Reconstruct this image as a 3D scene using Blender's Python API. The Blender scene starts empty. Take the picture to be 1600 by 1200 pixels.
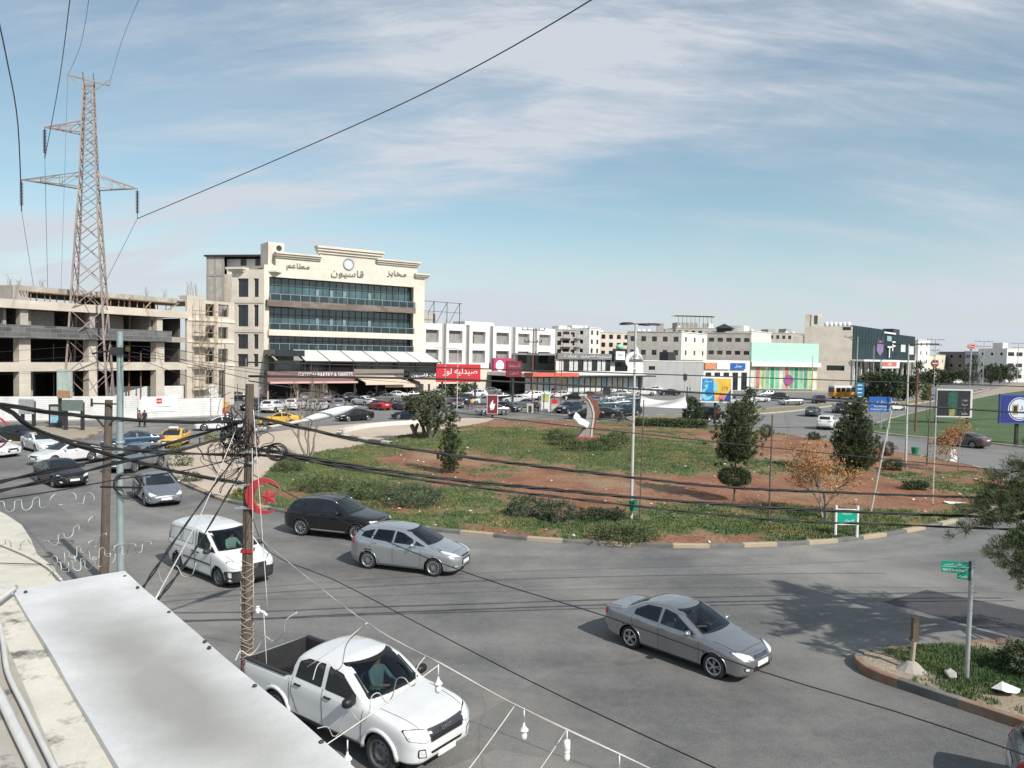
import bpy, bmesh, math, random
from math import sin, cos, pi, radians, atan2, sqrt, hypot
from mathutils import Vector, Matrix, noise
from mathutils.bvhtree import BVHTree
import numpy as np
random.seed(7)
S = bpy.context.scene
COL = S.collection
# ---------------- camera ----------------
CAMH, FPX = 8.0, 1200.0
PITCH, ROLL = math.atan(46/1200.0), 0.018
_f = Vector((0, cos(PITCH), -sin(PITCH)))
_r0 = Vector((1, 0, 0)); _u0 = _r0.cross(_f)
_r = _r0*cos(ROLL) + _u0*sin(ROLL); _u = _r.cross(_f)
CAM = Vector((0, 0, CAMH))
cd = bpy.data.cameras.new('camera'); cam = bpy.data.objects.new('camera', cd); COL.objects.link(cam)
cam.matrix_world = Matrix(((_r.x, _u.x, -_f.x, 0), (_r.y, _u.y, -_f.y, 0), (_r.z, _u.z, -_f.z, CAMH), (0, 0, 0, 1)))
cd.sensor_width = 36; cd.lens = 36*FPX/1600.0
cd.clip_start = 0.05; cd.clip_end = 6000
S.camera = cam
# ---------------- sun and sky ----------------
SUNV = Vector((0.66*cos(radians(40)), -0.75*cos(radians(40)), sin(radians(40)))).normalized()
SUN_EL = math.asin(SUNV.z)
SUN_AZ = atan2(SUNV.x, SUNV.y)
sl = bpy.data.lights.new('sun', 'SUN'); sl.energy = 3.9; sl.angle = radians(0.55); sl.color = (1.0, 0.95, 0.88)
so = bpy.data.objects.new('sun', sl); COL.objects.link(so)
so.rotation_euler = SUNV.to_track_quat('Z', 'Y').to_euler(); so.location = (30, -30, 60)
W = bpy.data.worlds.new('World'); S.world = W; W.use_nodes = True
nt = W.node_tree; nt.nodes.clear()
def wn(t, **k):
 n = nt.nodes.new(t)
 for a, b in k.items(): setattr(n, a, b)
 return n
def wl(a, b): nt.links.new(a, b)
def wmath(op, a, b=None, c=None):
 n = wn('ShaderNodeMath', operation=op)
 for i, v in enumerate((a, b, c)):
  if v is None: continue
  if isinstance(v, (int, float)): n.inputs[i].default_value = v
  else: wl(v, n.inputs[i])
 return n.outputs[0]
sky = wn('ShaderNodeTexSky', sky_type='NISHITA', sun_disc=False)
sky.sun_elevation = SUN_EL; sky.sun_rotation = SUN_AZ
sky.altitude = 700; sky.air_density = 1.0; sky.dust_density = 1.6; sky.ozone_density = 1.0
tc = wn('ShaderNodeTexCoord')
sep = wn('ShaderNodeSeparateXYZ'); wl(tc.outputs['Generated'], sep.inputs[0])
zc = wmath('MAXIMUM', sep.outputs[2], 0.02)
den = wmath('ADD', zc, 0.34)
cx = wmath('DIVIDE', sep.outputs[0], den); cy = wmath('DIVIDE', sep.outputs[1], den)
comb = wn('ShaderNodeCombineXYZ'); wl(cx, comb.inputs[0]); wl(cy, comb.inputs[1])
def cloud_noise(rot, sc, loc, scale, detail, rough, lac=2.1, dist=0.0):
 m = wn('ShaderNodeMapping'); m.inputs['Rotation'].default_value = (0, 0, rot)
 m.inputs['Scale'].default_value = sc; m.inputs['Location'].default_value = loc
 wl(comb.outputs[0], m.inputs[0])
 n = wn('ShaderNodeTexNoise'); n.inputs['Scale'].default_value = scale
 n.inputs['Detail'].default_value = detail; n.inputs['Roughness'].default_value = rough
 n.inputs['Lacunarity'].default_value = lac; n.inputs['Distortion'].default_value = dist
 wl(m.outputs[0], n.inputs['Vector']); return n.outputs['Fac']
def wramp(v, a, b):
 n = wn('ShaderNodeMapRange', interpolation_type='SMOOTHSTEP')
 wl(v, n.inputs[0]); n.inputs[1].default_value = a; n.inputs[2].default_value = b
 return n.outputs[0]
big = wramp(cloud_noise(0.6, (0.6, 1.0, 1), (5.3, 2.9, 0), 1.0, 5, 0.5, dist=0.4), 0.28, 0.64)
wisp = wramp(cloud_noise(0.75, (0.45, 1.5, 1), (4.3, 1.2, 0), 1.9, 12, 0.58, dist=0.6), 0.36, 0.68)
fine = wramp(cloud_noise(0.7, (0.5, 2.0, 1), (7.3, 2.2, 0), 4.4, 12, 0.66, dist=0.5), 0.36, 0.80)
c1 = wmath('MULTIPLY', wmath('MULTIPLY_ADD', big, 0.9, 0.22), wmath('MULTIPLY_ADD', fine, 0.75, 0.35))
c2 = wmath('MULTIPLY', c1, wmath('MULTIPLY_ADD', wisp, 1.25, 0.14))
low = wramp(sep.outputs[2], 0.20, -0.02)
cov = wn('ShaderNodeMath', operation='MINIMUM'); wl(wmath('MULTIPLY_ADD', low, 0.68, wmath('MULTIPLY_ADD', c2, 1.05, 0.10)), cov.inputs[0]); cov.inputs[1].default_value = 0.93
skm = wn('ShaderNodeMix', data_type='RGBA', blend_type='MULTIPLY'); skm.inputs[0].default_value = 1.0
wl(sky.outputs[0], skm.inputs[6]); skm.inputs[7].default_value = (0.76, 0.86, 0.76, 1)
mix = wn('ShaderNodeMix', data_type='RGBA')
wl(cov.outputs[0], mix.inputs[0]); wl(skm.outputs[2], mix.inputs[6]); mix.inputs[7].default_value = (3.85, 4.1, 4.5, 1)
bg = wn('ShaderNodeBackground'); wl(mix.outputs[2], bg.inputs[0]); bg.inputs[1].default_value = 0.135
wo = wn('ShaderNodeOutputWorld'); wl(bg.outputs[0], wo.inputs[0])
S.view_settings.view_transform = 'Standard'; S.view_settings.look = 'None'
S.view_settings.exposure = 0.33; S.view_settings.gamma = 1.0; S.view_settings.use_curve_mapping = False
S.render.engine = 'CYCLES'
S.cycles.max_bounces = 6; S.cycles.diffuse_bounces = 2; S.cycles.glossy_bounces = 3
S.cycles.transmission_bounces = 4; S.cycles.transparent_max_bounces = 8
S.cycles.caustics_reflective = False; S.cycles.caustics_refractive = False
S.cycles.use_denoising = True
# ---------------- picture <-> place measurements ----------------
def ray(px, py):
 return (_f*FPX + _r*(px-800) - _u*(py-600)).normalized()
def G(px, py, z=0.0):
 d = ray(px, py); t = (z-CAMH)/d.z
 p = CAM + d*t; return Vector((p.x, p.y, z))
def AT(px, py, Y):
 d = ray(px, py); return CAM + d*(Y/d.y)
def HT(px, py, P):
 d = ray(px, py); return CAMH + d.z*(hypot(P[0], P[1])/hypot(d.x, d.y))
# ---------------- mesh builder ----------------
class MB:
 def __init__(s): s.v = []; s.f = []; s.m = []; s.mi = 0
 def add(s, vs, fs):
  o = len(s.v); s.v += [tuple(v) for v in vs]
  s.f += [tuple(i+o for i in f) for f in fs]; s.m += [s.mi]*len(fs); return s
 def mat(s, i): s.mi = i; return s
 def box(s, x0, x1, y0, y1, z0, z1, M=None):
  vs = [Vector((x, y, z)) for z in (z0, z1) for y in (y0, y1) for x in (x0, x1)]
  if M is not None: vs = [M @ v for v in vs]
  return s.add(vs, [(0, 2, 3, 1), (4, 5, 7, 6), (0, 1, 5, 4), (1, 3, 7, 5), (3, 2, 6, 7), (2, 0, 4, 6)])
 def quad(s, a, b, c, d): return s.add([a, b, c, d], [(0, 1, 2, 3)])
 def prism(s, poly, z0, z1, M=None):
  n = len(poly)
  vs = [Vector((p[0], p[1], z0)) for p in poly]+[Vector((p[0], p[1], z1)) for p in poly]
  if M is not None: vs = [M @ v for v in vs]
  return s.add(vs, [tuple(range(n))[::-1], tuple(range(n, 2*n))]+[(i, (i+1) % n, (i+1) % n+n, i+n) for i in range(n)])
 def sideprism(s, poly, y0, y1, M=None):
  n = len(poly)
  vs = [Vector((p[0], y0, p[1])) for p in poly]+[Vector((p[0], y1, p[1])) for p in poly]
  if M is not None: vs = [M @ v for v in vs]
  return s.add(vs, [tuple(range(n)), tuple(range(n, 2*n))[::-1]]+[((i+1) % n, i, i+n, (i+1) % n+n) for i in range(n)])
 def tube(s, pts, r, n=6, caps=True, r1=None):
  pts = [Vector(p) for p in pts]
  K = len(pts)
  if K < 2: return s
  rs = r if isinstance(r, (list, tuple)) else [r + ((r1-r)*i/(K-1) if r1 is not None else 0) for i in range(K)]
  ref = None; rings = []
  for i, p in enumerate(pts):
   t = (pts[min(i+1, K-1)]-pts[max(i-1, 0)])
   if t.length < 1e-9: t = Vector((0, 0, 1))
   t.normalize()
   if ref is None:
    ref = Vector((0, 0, 1)) if abs(t.z) < 0.9 else Vector((1, 0, 0))
   a = ref - t*ref.dot(t)
   if a.length < 1e-6: a = t.orthogonal()
   a.normalize(); b = t.cross(a); ref = a
   rings.append([p + (a*cos(2*pi*k/n)+b*sin(2*pi*k/n))*rs[i] for k in range(n)])
  vs = [v for q in rings for v in q]; fs = []
  for i in range(K-1):
   for k in range(n):
    fs.append((i*n+k, i*n+(k+1) % n, (i+1)*n+(k+1) % n, (i+1)*n+k))
  if caps: fs += [tuple(range(n))[::-1], tuple(range((K-1)*n, K*n))]
  return s.add(vs, fs)
 def bar(s, a, b, w, h=None):
  a = Vector(a); b = Vector(b); h = h or w; t = (b-a)
  if t.length < 1e-6: return s
  t.normalize(); up = Vector((0, 0, 1)) if abs(t.z) < 0.95 else Vector((0, 1, 0))
  x = t.cross(up).normalized()*w/2; y = x.cross(t).normalized()*h/2
  return s.add([a-x-y, a+x-y, a+x+y, a-x+y, b-x-y, b+x-y, b+x+y, b-x+y],
     [(0, 1, 2, 3), (7, 6, 5, 4), (0, 4, 5, 1), (1, 5, 6, 2), (2, 6, 7, 3), (3, 7, 4, 0)])
 def lathe(s, prof, n=16, M=None, arc=1.0):
  vs = []; K = len(prof)
  for k in range(n):
   a = 2*pi*k/n*arc
   for r, z in prof:
    v = Vector((r*cos(a), r*sin(a), z)); vs.append(M @ v if M is not None else v)
  fs = [(k*K+i, ((k+1) % n)*K+i, ((k+1) % n)*K+i+1, k*K+i+1) for k in range(n) for i in range(K-1)]
  return s.add(vs, fs)
 def merge(s, o, M=None):
  off = len(s.v); s.v += [tuple(M @ Vector(v)) for v in o.v] if M is not None else list(o.v)
  s.f += [tuple(i+off for i in f) for f in o.f]; s.m += o.m; return s
 def mesh(s, name, mats, smooth=False):
  me = bpy.data.meshes.new(name); me.from_pydata(s.v, [], s.f); me.update()
  for m in (mats if isinstance(mats, (list, tuple)) else [mats]): me.materials.append(m)
  if any(s.m): me.polygons.foreach_set('material_index', s.m)
  if smooth: me.polygons.foreach_set('use_smooth', [True]*len(me.polygons))
  return me
def fixn(me):
 bm = bmesh.new(); bm.from_mesh(me); bmesh.ops.recalc_face_normals(bm, faces=bm.faces); bm.to_mesh(me); bm.free(); return me
def smooth_angle(me, ang=35):
 me.polygons.foreach_set('use_smooth', [True]*len(me.polygons))
 bm = bmesh.new(); bm.from_mesh(me)
 for e in bm.edges:
  if len(e.link_faces) == 2 and e.calc_face_angle(0) > radians(ang): e.smooth = False
 bm.to_mesh(me); bm.free(); return me
def thing(name, label, cat, loc=(0, 0, 0), rotz=0.0, group=None):
 o = bpy.data.objects.new(name, None); COL.objects.link(o); o.empty_display_size = 0.3
 o.location = loc; o.rotation_euler = (0, 0, rotz); o['label'] = label; o['category'] = cat
 if group: o['group'] = group
 return o
def part(name, mb, mats, parent, smooth=False, fix=False, label=None, sa=None):
 me = mb if isinstance(mb, bpy.types.Mesh) else mb.mesh(name, mats, smooth)
 if fix: fixn(me)
 if sa: smooth_angle(me, sa)
 o = bpy.data.objects.new(name, me); COL.objects.link(o)
 if parent is not None: o.parent = parent
 if label: o['label'] = label
 return o
def single(name, mb, mats, label, cat, loc=(0, 0, 0), rotz=0.0, group=None, **k):
 o = part(name, mb, mats, None, **k); o.location = loc; o.rotation_euler = (0, 0, rotz)
 o['label'] = label; o['category'] = cat
 if group: o['group'] = group
 return o
def struct(name, mb, mats, **k):
 o = part(name, mb, mats, None, **k); o['kind'] = 'structure'; return o
def dup(root, loc, rotz=None, label=None, group=None, scale=None, mats=None):
 """copy a thing with its parts and sub-parts; mats = {source material name: material} set on the copy's own slots"""
 def cp(o, par):
  c = o.copy(); COL.objects.link(c)
  if par is not None: c.parent = par
  if mats and c.type == 'MESH':
   for i, sl_ in enumerate(c.material_slots):
    m = c.data.materials[i]
    if m and m.name in mats:
     sl_.link = 'OBJECT'; sl_.material = mats[m.name]
  for ch in list(o.children): cp(ch, c)
  return c
 r = cp(root, None); r.location = loc
 if rotz is not None: r.rotation_euler = (r.rotation_euler[0], r.rotation_euler[1], rotz)
 if label: r['label'] = label
 if group: r['group'] = group
 if scale: r.scale = (scale, scale, scale) if isinstance(scale, (int, float)) else scale
 return r
# ---------------- materials ----------------
MATS = {}
def mat(name, col, rough=0.6, metal=0.0, var=0.12, scale=3.0, bump=0.0, bscale=None, spec=None, coat=0.0,
  col2=None, stain=0.0, stretch=None, trans=0.0, emit=None, alpha=None):
 if name in MATS: return MATS[name]
 m = bpy.data.materials.new(name); m.use_nodes = True; MATS[name] = m
 t = m.node_tree; b = t.nodes['Principled BSDF']
 b.inputs['Roughness'].default_value = rough; b.inputs['Metallic'].default_value = metal
 if spec is not None: b.inputs['Specular IOR Level'].default_value = spec
 if coat: b.inputs['Coat Weight'].default_value = coat; b.inputs['Coat Roughness'].default_value = 0.06
 if trans: b.inputs['Transmission Weight'].default_value = trans
 if alpha is not None: b.inputs['Alpha'].default_value = alpha
 if emit: b.inputs['Emission Color'].default_value = (*emit[0], 1); b.inputs['Emission Strength'].default_value = emit[1]
 c = (*col, 1)
 if var <= 0 and not col2:
  b.inputs['Base Color'].default_value = c; return m
 tcn = t.nodes.new('ShaderNodeTexCoord'); src = tcn.outputs['Object']
 if stretch:
  mp = t.nodes.new('ShaderNodeMapping'); mp.inputs['Scale'].default_value = stretch
  t.links.new(src, mp.inputs[0]); src = mp.outputs[0]
 n = t.nodes.new('ShaderNodeTexNoise'); n.inputs['Scale'].default_value = scale; n.inputs['Detail'].default_value = 8
 n.inputs['Roughness'].default_value = 0.62; t.links.new(src, n.inputs['Vector'])
 mr = t.nodes.new('ShaderNodeMapRange'); mr.inputs[1].default_value = 0.3; mr.inputs[2].default_value = 0.7
 t.links.new(n.outputs['Fac'], mr.inputs[0])
 mx = t.nodes.new('ShaderNodeMix'); mx.data_type = 'RGBA'; t.links.new(mr.outputs[0], mx.inputs[0])
 lo = col2 if col2 else tuple(max(0, x*(1-var)) for x in col); hi = col if col2 else tuple(min(1, x*(1+var)) for x in col)
 mx.inputs[6].default_value = (*lo, 1); mx.inputs[7].default_value = (*hi, 1)
 out = mx.outputs[2]
 if stain:
  n2 = t.nodes.new('ShaderNodeTexNoise'); n2.inputs['Scale'].default_value = 0.5; n2.inputs['Detail'].default_value = 10
  mp2 = t.nodes.new('ShaderNodeMapping'); mp2.inputs['Scale'].default_value = (1.6, 1.6, 0.35)
  t.links.new(tcn.outputs['Object'], mp2.inputs[0]); t.links.new(mp2.outputs[0], n2.inputs['Vector'])
  r2 = t.nodes.new('ShaderNodeMapRange'); r2.inputs[1].default_value = 0.48; r2.inputs[2].default_value = 0.72; r2.inputs[4].default_value = stain
  t.links.new(n2.outputs['Fac'], r2.inputs[0])
  m2 = t.nodes.new('ShaderNodeMix'); m2.data_type = 'RGBA'; t.links.new(r2.outputs[0], m2.inputs[0]); t.links.new(out, m2.inputs[6])
  m2.inputs[7].default_value = (col[0]*0.42, col[1]*0.40, col[2]*0.38, 1); out = m2.outputs[2]
 t.links.new(out, b.inputs['Base Color'])
 if bump:
  n3 = t.nodes.new('ShaderNodeTexNoise'); n3.inputs['Scale'].default_value = bscale or scale*6; n3.inputs['Detail'].default_value = 6
  t.links.new(src, n3.inputs['Vector'])
  bp = t.nodes.new('ShaderNodeBump'); bp.inputs['Strength'].default_value = bump; bp.inputs['Distance'].default_value = 0.05
  t.links.new(n3.outputs['Fac'], bp.inputs['Height']); t.links.new(bp.outputs[0], b.inputs['Normal'])
 return m
def blocks(name, col, w=1.2, h=0.4, mortar=0.006, dark=0.6, var=0.10, rough=0.75):
 """coursed stone cladding / block work, object space, projected by the main wall direction"""
 if name in MATS: return MATS[name]
 m = bpy.data.materials.new(name); m.use_nodes = True; MATS[name] = m
 t = m.node_tree; b = t.nodes['Principled BSDF']; b.inputs['Roughness'].default_value = rough
 tcn = t.nodes.new('ShaderNodeTexCoord'); sp = t.nodes.new('ShaderNodeSeparateXYZ'); t.links.new(tcn.outputs['Object'], sp.inputs[0])
 ad = t.nodes.new('ShaderNodeMath'); ad.operation = 'ADD'; t.links.new(sp.outputs[0], ad.inputs[0]); t.links.new(sp.outputs[1], ad.inputs[1])
 cb = t.nodes.new('ShaderNodeCombineXYZ'); t.links.new(ad.outputs[0], cb.inputs[0]); t.links.new(sp.outputs[2], cb.inputs[1])
 br = t.nodes.new('ShaderNodeTexBrick'); br.inputs['Scale'].default_value = 1.0
 br.inputs['Brick Width'].default_value = w; br.inputs['Row Height'].default_value = h; br.inputs['Mortar Size'].default_value = mortar
 br.inputs['Color1'].default_value = (*[x*(1-var) for x in col], 1); br.inputs['Color2'].default_value = (*[min(1, x*(1+var)) for x in col], 1)
 br.inputs['Mortar'].default_value = (*[x*dark for x in col], 1); t.links.new(cb.outputs[0], br.inputs['Vector'])
 n = t.nodes.new('ShaderNodeTexNoise'); n.inputs['Scale'].default_value = 0.35; n.inputs['Detail'].default_value = 9; t.links.new(tcn.outputs['Object'], n.inputs['Vector'])
 mr = t.nodes.new('ShaderNodeMapRange'); mr.inputs[1].default_value = 0.3; mr.inputs[2].default_value = 0.75; mr.inputs[3].default_value = 1.08; mr.inputs[4].default_value = 0.82
 t.links.new(n.outputs['Fac'], mr.inputs[0])
 mx = t.nodes.new('ShaderNodeMix'); mx.data_type = 'RGBA'; mx.blend_type = 'MULTIPLY'; mx.inputs[0].default_value = 1
 t.links.new(br.outputs['Color'], mx.inputs[6]); t.links.new(mr.outputs[0], mx.inputs[7]); t.links.new(mx.outputs[2], b.inputs['Base Color'])
 return m
CCLEAR = bpy.data.materials.new('car_clear_glass'); CCLEAR.use_nodes = True; MATS['car_clear_glass'] = CCLEAR
_t = CCLEAR.node_tree; _t.nodes.clear()
_o = _t.nodes.new('ShaderNodeOutputMaterial'); _mx = _t.nodes.new('ShaderNodeMixShader')
_tr = _t.nodes.new('ShaderNodeBsdfTransparent'); _tr.inputs[0].default_value = (0.50, 0.60, 0.60, 1)
_gl = _t.nodes.new('ShaderNodeBsdfGlossy'); _gl.inputs['Roughness'].default_value = 0.03; _gl.inputs[0].default_value = (0.9, 0.95, 1, 1)
_fr = _t.nodes.new('ShaderNodeFresnel'); _fr.inputs[0].default_value = 1.65
_t.links.new(_fr.outputs[0], _mx.inputs[0]); _t.links.new(_tr.outputs[0], _mx.inputs[1]); _t.links.new(_gl.outputs[0], _mx.inputs[2]); _t.links.new(_mx.outputs[0], _o.inputs[0])
def glassm(name, col=(0.03, 0.045, 0.05), rough=0.05, var=0.5, scale=0.7):
 return mat(name, col, rough, var=var, scale=scale, spec=0.9)
# ---------------- lettering ----------------
AR = {'ا':(0xFE8D,0xFE8E,None,None),'ب':(0xFE8F,0xFE90,0xFE91,0xFE92),'ت':(0xFE95,0xFE96,0xFE97,0xFE98),'ة':(0xFE93,0xFE94,None,None),
'ج':(0xFE9D,0xFE9E,0xFE9F,0xFEA0),'ح':(0xFEA1,0xFEA2,0xFEA3,0xFEA4),'خ':(0xFEA5,0xFEA6,0xFEA7,0xFEA8),'د':(0xFEA9,0xFEAA,None,None),
'ر':(0xFEAD,0xFEAE,None,None),'ز':(0xFEAF,0xFEB0,None,None),'س':(0xFEB1,0xFEB2,0xFEB3,0xFEB4),'ش':(0xFEB5,0xFEB6,0xFEB7,0xFEB8),
'ص':(0xFEB9,0xFEBA,0xFEBB,0xFEBC),'ط':(0xFEC1,0xFEC2,0xFEC3,0xFEC4),'ع':(0xFEC9,0xFECA,0xFECB,0xFECC),'ف':(0xFED1,0xFED2,0xFED3,0xFED4),
'ق':(0xFED5,0xFED6,0xFED7,0xFED8),'ك':(0xFED9,0xFEDA,0xFEDB,0xFEDC),'ل':(0xFEDD,0xFEDE,0xFEDF,0xFEE0),'م':(0xFEE1,0xFEE2,0xFEE3,0xFEE4),
'ن':(0xFEE5,0xFEE6,0xFEE7,0xFEE8),'ه':(0xFEE9,0xFEEA,0xFEEB,0xFEEC),'و':(0xFEED,0xFEEE,None,None),'ي':(0xFEF1,0xFEF2,0xFEF3,0xFEF4),
'أ':(0xFE83,0xFE84,None,None),'إ':(0xFE87,0xFE88,None,None)}
def shape_ar(s):
 out = []
 for i, ch in enumerate(s):
  if ch not in AR: out.append(ch); continue
  pj = i > 0 and s[i-1] in AR and AR[s[i-1]][2] is not None
  nj = i+1 < len(s) and s[i+1] in AR and AR[ch][2] is not None
  f = AR[ch]; k = 3 if (pj and nj) else 1 if pj else 2 if nj else 0
  out.append(chr(f[k]))
 return ''.join(out[::-1])
def text_mb(s, width, height, extrude=0.02, bold=0.0, M=None):
 """lettering as a mesh, centred, fitted to width x height, in the local x-z plane facing -y"""
 if any(c in AR for c in s): s = shape_ar(s)
 cu = bpy.data.curves.new('t', 'FONT'); cu.body = s; cu.extrude = 0.0; cu.resolution_u = 2
 cu.offset = bold
 o = bpy.data.objects.new('t', cu); COL.objects.link(o)
 dg = bpy.context.evaluated_depsgraph_get(); me = bpy.data.meshes.new_from_object(o.evaluated_get(dg))
 bpy.data.objects.remove(o); bpy.data.curves.remove(cu)
 mb = MB()
 if len(me.vertices) == 0: bpy.data.meshes.remove(me); return mb
 co = np.array([v.co[:] for v in me.vertices]); lo = co.min(0); hi = co.max(0); c = (lo+hi)/2; sz = hi-lo
 sx = width/max(sz[0], 1e-3); sy = height/max(sz[1], 1e-3)
 vs = [((p[0]-c[0])*sx, -extrude, (p[1]-c[1])*sy) for p in co]
 fs = [tuple(p.vertices) for p in me.polygons]
 n = len(vs)
 ec = {}
 for f in fs:
  for i in range(len(f)):
   e = (f[i], f[(i+1) % len(f)]); k = (min(e), max(e)); ec.setdefault(k, []).append(e)
 vs2 = vs + [(v[0], 0.0, v[2]) for v in vs]
 fs2 = list(fs) + [(e[0][1], e[0][0], e[0][0]+n, e[0][1]+n) for k, e in ec.items() if len(e) == 1]
 if M is not None: vs2 = [M @ Vector(v) for v in vs2]
 mb.add(vs2, fs2); bpy.data.meshes.remove(me); return mb
# ================= ground, roads, islands =================
def ground_mat(name, c1, c2, scale=0.3, speck=60, rough=0.92, speckamt=0.35, c3=None, cracks=False, bump=0.25):
 m = bpy.data.materials.new(name); m.use_nodes = True; MATS[name] = m
 t = m.node_tree; b = t.nodes['Principled BSDF']; b.inputs['Roughness'].default_value = rough
 N = lambda ty: t.nodes.new(ty); L_ = t.links.new
 tcn = N('ShaderNodeTexCoord'); src = tcn.outputs['Object']
 def nz(sc, det=8, rgh=0.6, stretch=None):
  n = N('ShaderNodeTexNoise'); n.inputs['Scale'].default_value = sc; n.inputs['Detail'].default_value = det; n.inputs['Roughness'].default_value = rgh
  if stretch:
   mp = N('ShaderNodeMapping'); mp.inputs['Scale'].default_value = stretch; L_(src, mp.inputs[0]); L_(mp.outputs[0], n.inputs['Vector'])
  else: L_(src, n.inputs['Vector'])
  return n.outputs['Fac']
 def mr(v, a, b_, c=0.0, d=1.0):
  n = N('ShaderNodeMapRange'); L_(v, n.inputs[0])
  for i, x in enumerate((a, b_, c, d)): n.inputs[i+1].default_value = x
  return n.outputs[0]
 def mx(f, a, b_, mode='MIX'):
  n = N('ShaderNodeMix'); n.data_type = 'RGBA'; n.blend_type = mode
  if isinstance(f, float): n.inputs[0].default_value = f
  else: L_(f, n.inputs[0])
  for i, x in ((6, a), (7, b_)):
   if isinstance(x, tuple): n.inputs[i].default_value = (*x, 1)
   else: L_(x, n.inputs[i])
  return n.outputs[2]
 col = mx(mr(nz(scale, 8, 0.65), 0.35, 0.68), c1, c2)
 if c3: col = mx(mr(nz(scale*0.35, 6), 0.5, 0.7), col, c3)
 fine = mr(nz(speck, 3, 0.7), 0.35, 0.65, 1-speckamt, 1+speckamt)
 col = mx(1.0, col, fine, 'MULTIPLY')
 mid = mr(nz(4.0, 8, 0.7), 0.3, 0.7, 0.88, 1.12); col = mx(1.0, col, mid, 'MULTIPLY')
 if cracks:
  v = N('ShaderNodeTexVoronoi'); v.feature = 'DISTANCE_TO_EDGE'; v.inputs['Scale'].default_value = 0.16
  n = N('ShaderNodeTexNoise'); n.inputs['Scale'].default_value = 0.7; n.inputs['Detail'].default_value = 6; L_(src, n.inputs['Vector'])
  ad = N('ShaderNodeMix'); ad.data_type = 'RGBA'; ad.blend_type = 'ADD'; ad.inputs[0].default_value = 2.2; L_(src, ad.inputs[6]); L_(n.outputs['Color'], ad.inputs[7]); L_(ad.outputs[2], v.inputs['Vector'])
  cr = mr(v.outputs[0], 0.0, 0.006, 0.6, 1.0); gate = mr(nz(0.11, 3), 0.5, 0.56)
  crg = N('ShaderNodeMix'); L_(gate, crg.inputs[0]); crg.inputs[2].default_value = 1.0; L_(cr, crg.inputs[3])
  col = mx(1.0, col, crg.outputs[0], 'MULTIPLY')
 L_(col, b.inputs['Base Color'])
 bp = N('ShaderNodeBump'); bp.inputs['Strength'].default_value = bump; bp.inputs['Distance'].default_value = 0.02
 L_(nz(speck*0.7, 4), bp.inputs['Height']); L_(bp.outputs[0], b.inputs['Normal'])
 return m, t, b, mx, mr, nz, col
M_GROUND = ground_mat('dusty_earth', (0.30, 0.25, 0.19), (0.36, 0.32, 0.26), 0.08)[0]
def asphalt_mat():
 m, t, b, mx, mr, nz, col = ground_mat('asphalt', (0.122, 0.121, 0.120), (0.162, 0.159, 0.154), 0.25, 38, 0.88, 0.42, cracks=True)
 N = lambda ty: t.nodes.new(ty); L_ = t.links.new
 tcn = N('ShaderNodeTexCoord')
 sub = N('ShaderNodeVectorMath'); sub.operation = 'SUBTRACT'; L_(tcn.outputs['Object'], sub.inputs[0]); sub.inputs[1].default_value = (2, 62, 0)
 ln = N('ShaderNodeVectorMath'); ln.operation = 'LENGTH'; L_(sub.outputs[0], ln.inputs[0])
 cb = N('ShaderNodeCombineXYZ'); L_(ln.outputs['Value'], cb.inputs[0])
 n = N('ShaderNodeTexNoise'); n.inputs['Scale'].default_value = 0.55; n.inputs['Detail'].default_value = 5; L_(cb.outputs[0], n.inputs['Vector'])
 track = mr(n.outputs['Fac'], 0.32, 0.70, 0.76, 1.24)
 col2 = mx(1.0, col, track, 'MULTIPLY')
 dust = mr(nz(0.11, 11, 0.66), 0.44, 0.68, 0.0, 0.8)
 col3 = mx(dust, col2, (0.30, 0.285, 0.255))
 oil = mr(nz(0.5, 5, 0.6), 0.66, 0.76, 1.0, 0.72)
 col4 = mx(1.0, col3, oil, 'MULTIPLY')
 vo = N('ShaderNodeTexVoronoi'); vo.inputs['Scale'].default_value = .085; mpv = N('ShaderNodeMapping'); mpv.inputs['Rotation'].default_value = (0, 0, .5); mpv.inputs['Scale'].default_value = (1, 2.3, 1); L_(tcn.outputs['Object'], mpv.inputs[0]); L_(mpv.outputs[0], vo.inputs['Vector'])
 sv = N('ShaderNodeSeparateColor'); L_(vo.outputs['Color'], sv.inputs[0]); col4 = mx(1.0, col4, mr(sv.outputs[0], 0, 1, .88, 1.08), 'MULTIPLY')
 st_ = mr(nz(1.0, 7, .7, (.25, 1.6, 1)), .60, .72, 1.0, 1.22); col4 = mx(1.0, col4, st_, 'MULTIPLY')
 L_(col4, b.inputs['Base Color'])
 return m
M_ASPH = asphalt_mat()
M_ASPH2 = ground_mat('worn_asphalt', (0.17, 0.168, 0.162), (0.215, 0.21, 0.20), 0.15, 40, 0.9, 0.2)[0]
M_DKASPH = ground_mat('dark_asphalt', (0.052, 0.052, 0.056), (0.064, 0.064, 0.068), 0.5, 50, 0.85, 0.25)[0]
M_PAVE = ground_mat('plaza_paving', (0.46, 0.37, 0.29), (0.54, 0.45, 0.36), 0.2, 14, 0.9, 0.10)[0]
M_CONC = ground_mat('pale_concrete', (0.42, 0.40, 0.36), (0.52, 0.50, 0.45), 0.6, 25, 0.9, 0.15)[0]
M_FIELD = ground_mat('green_field', (0.045, 0.085, 0.03), (0.085, 0.125, 0.045), 0.25, 7, 0.95, 0.55)[0]
def poly_sheet(name, px, z, m, zt=None):
 pts = [G(*p) for p in px]
 mb = MB(); mb.add([(p.x, p.y, z) for p in pts], [tuple(range(len(pts)))])
 me = mb.mesh(name, m); fixn(me)
 if me.polygons[0].normal.z < 0: me.flip_normals()
 return struct(name, me, None)
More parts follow.
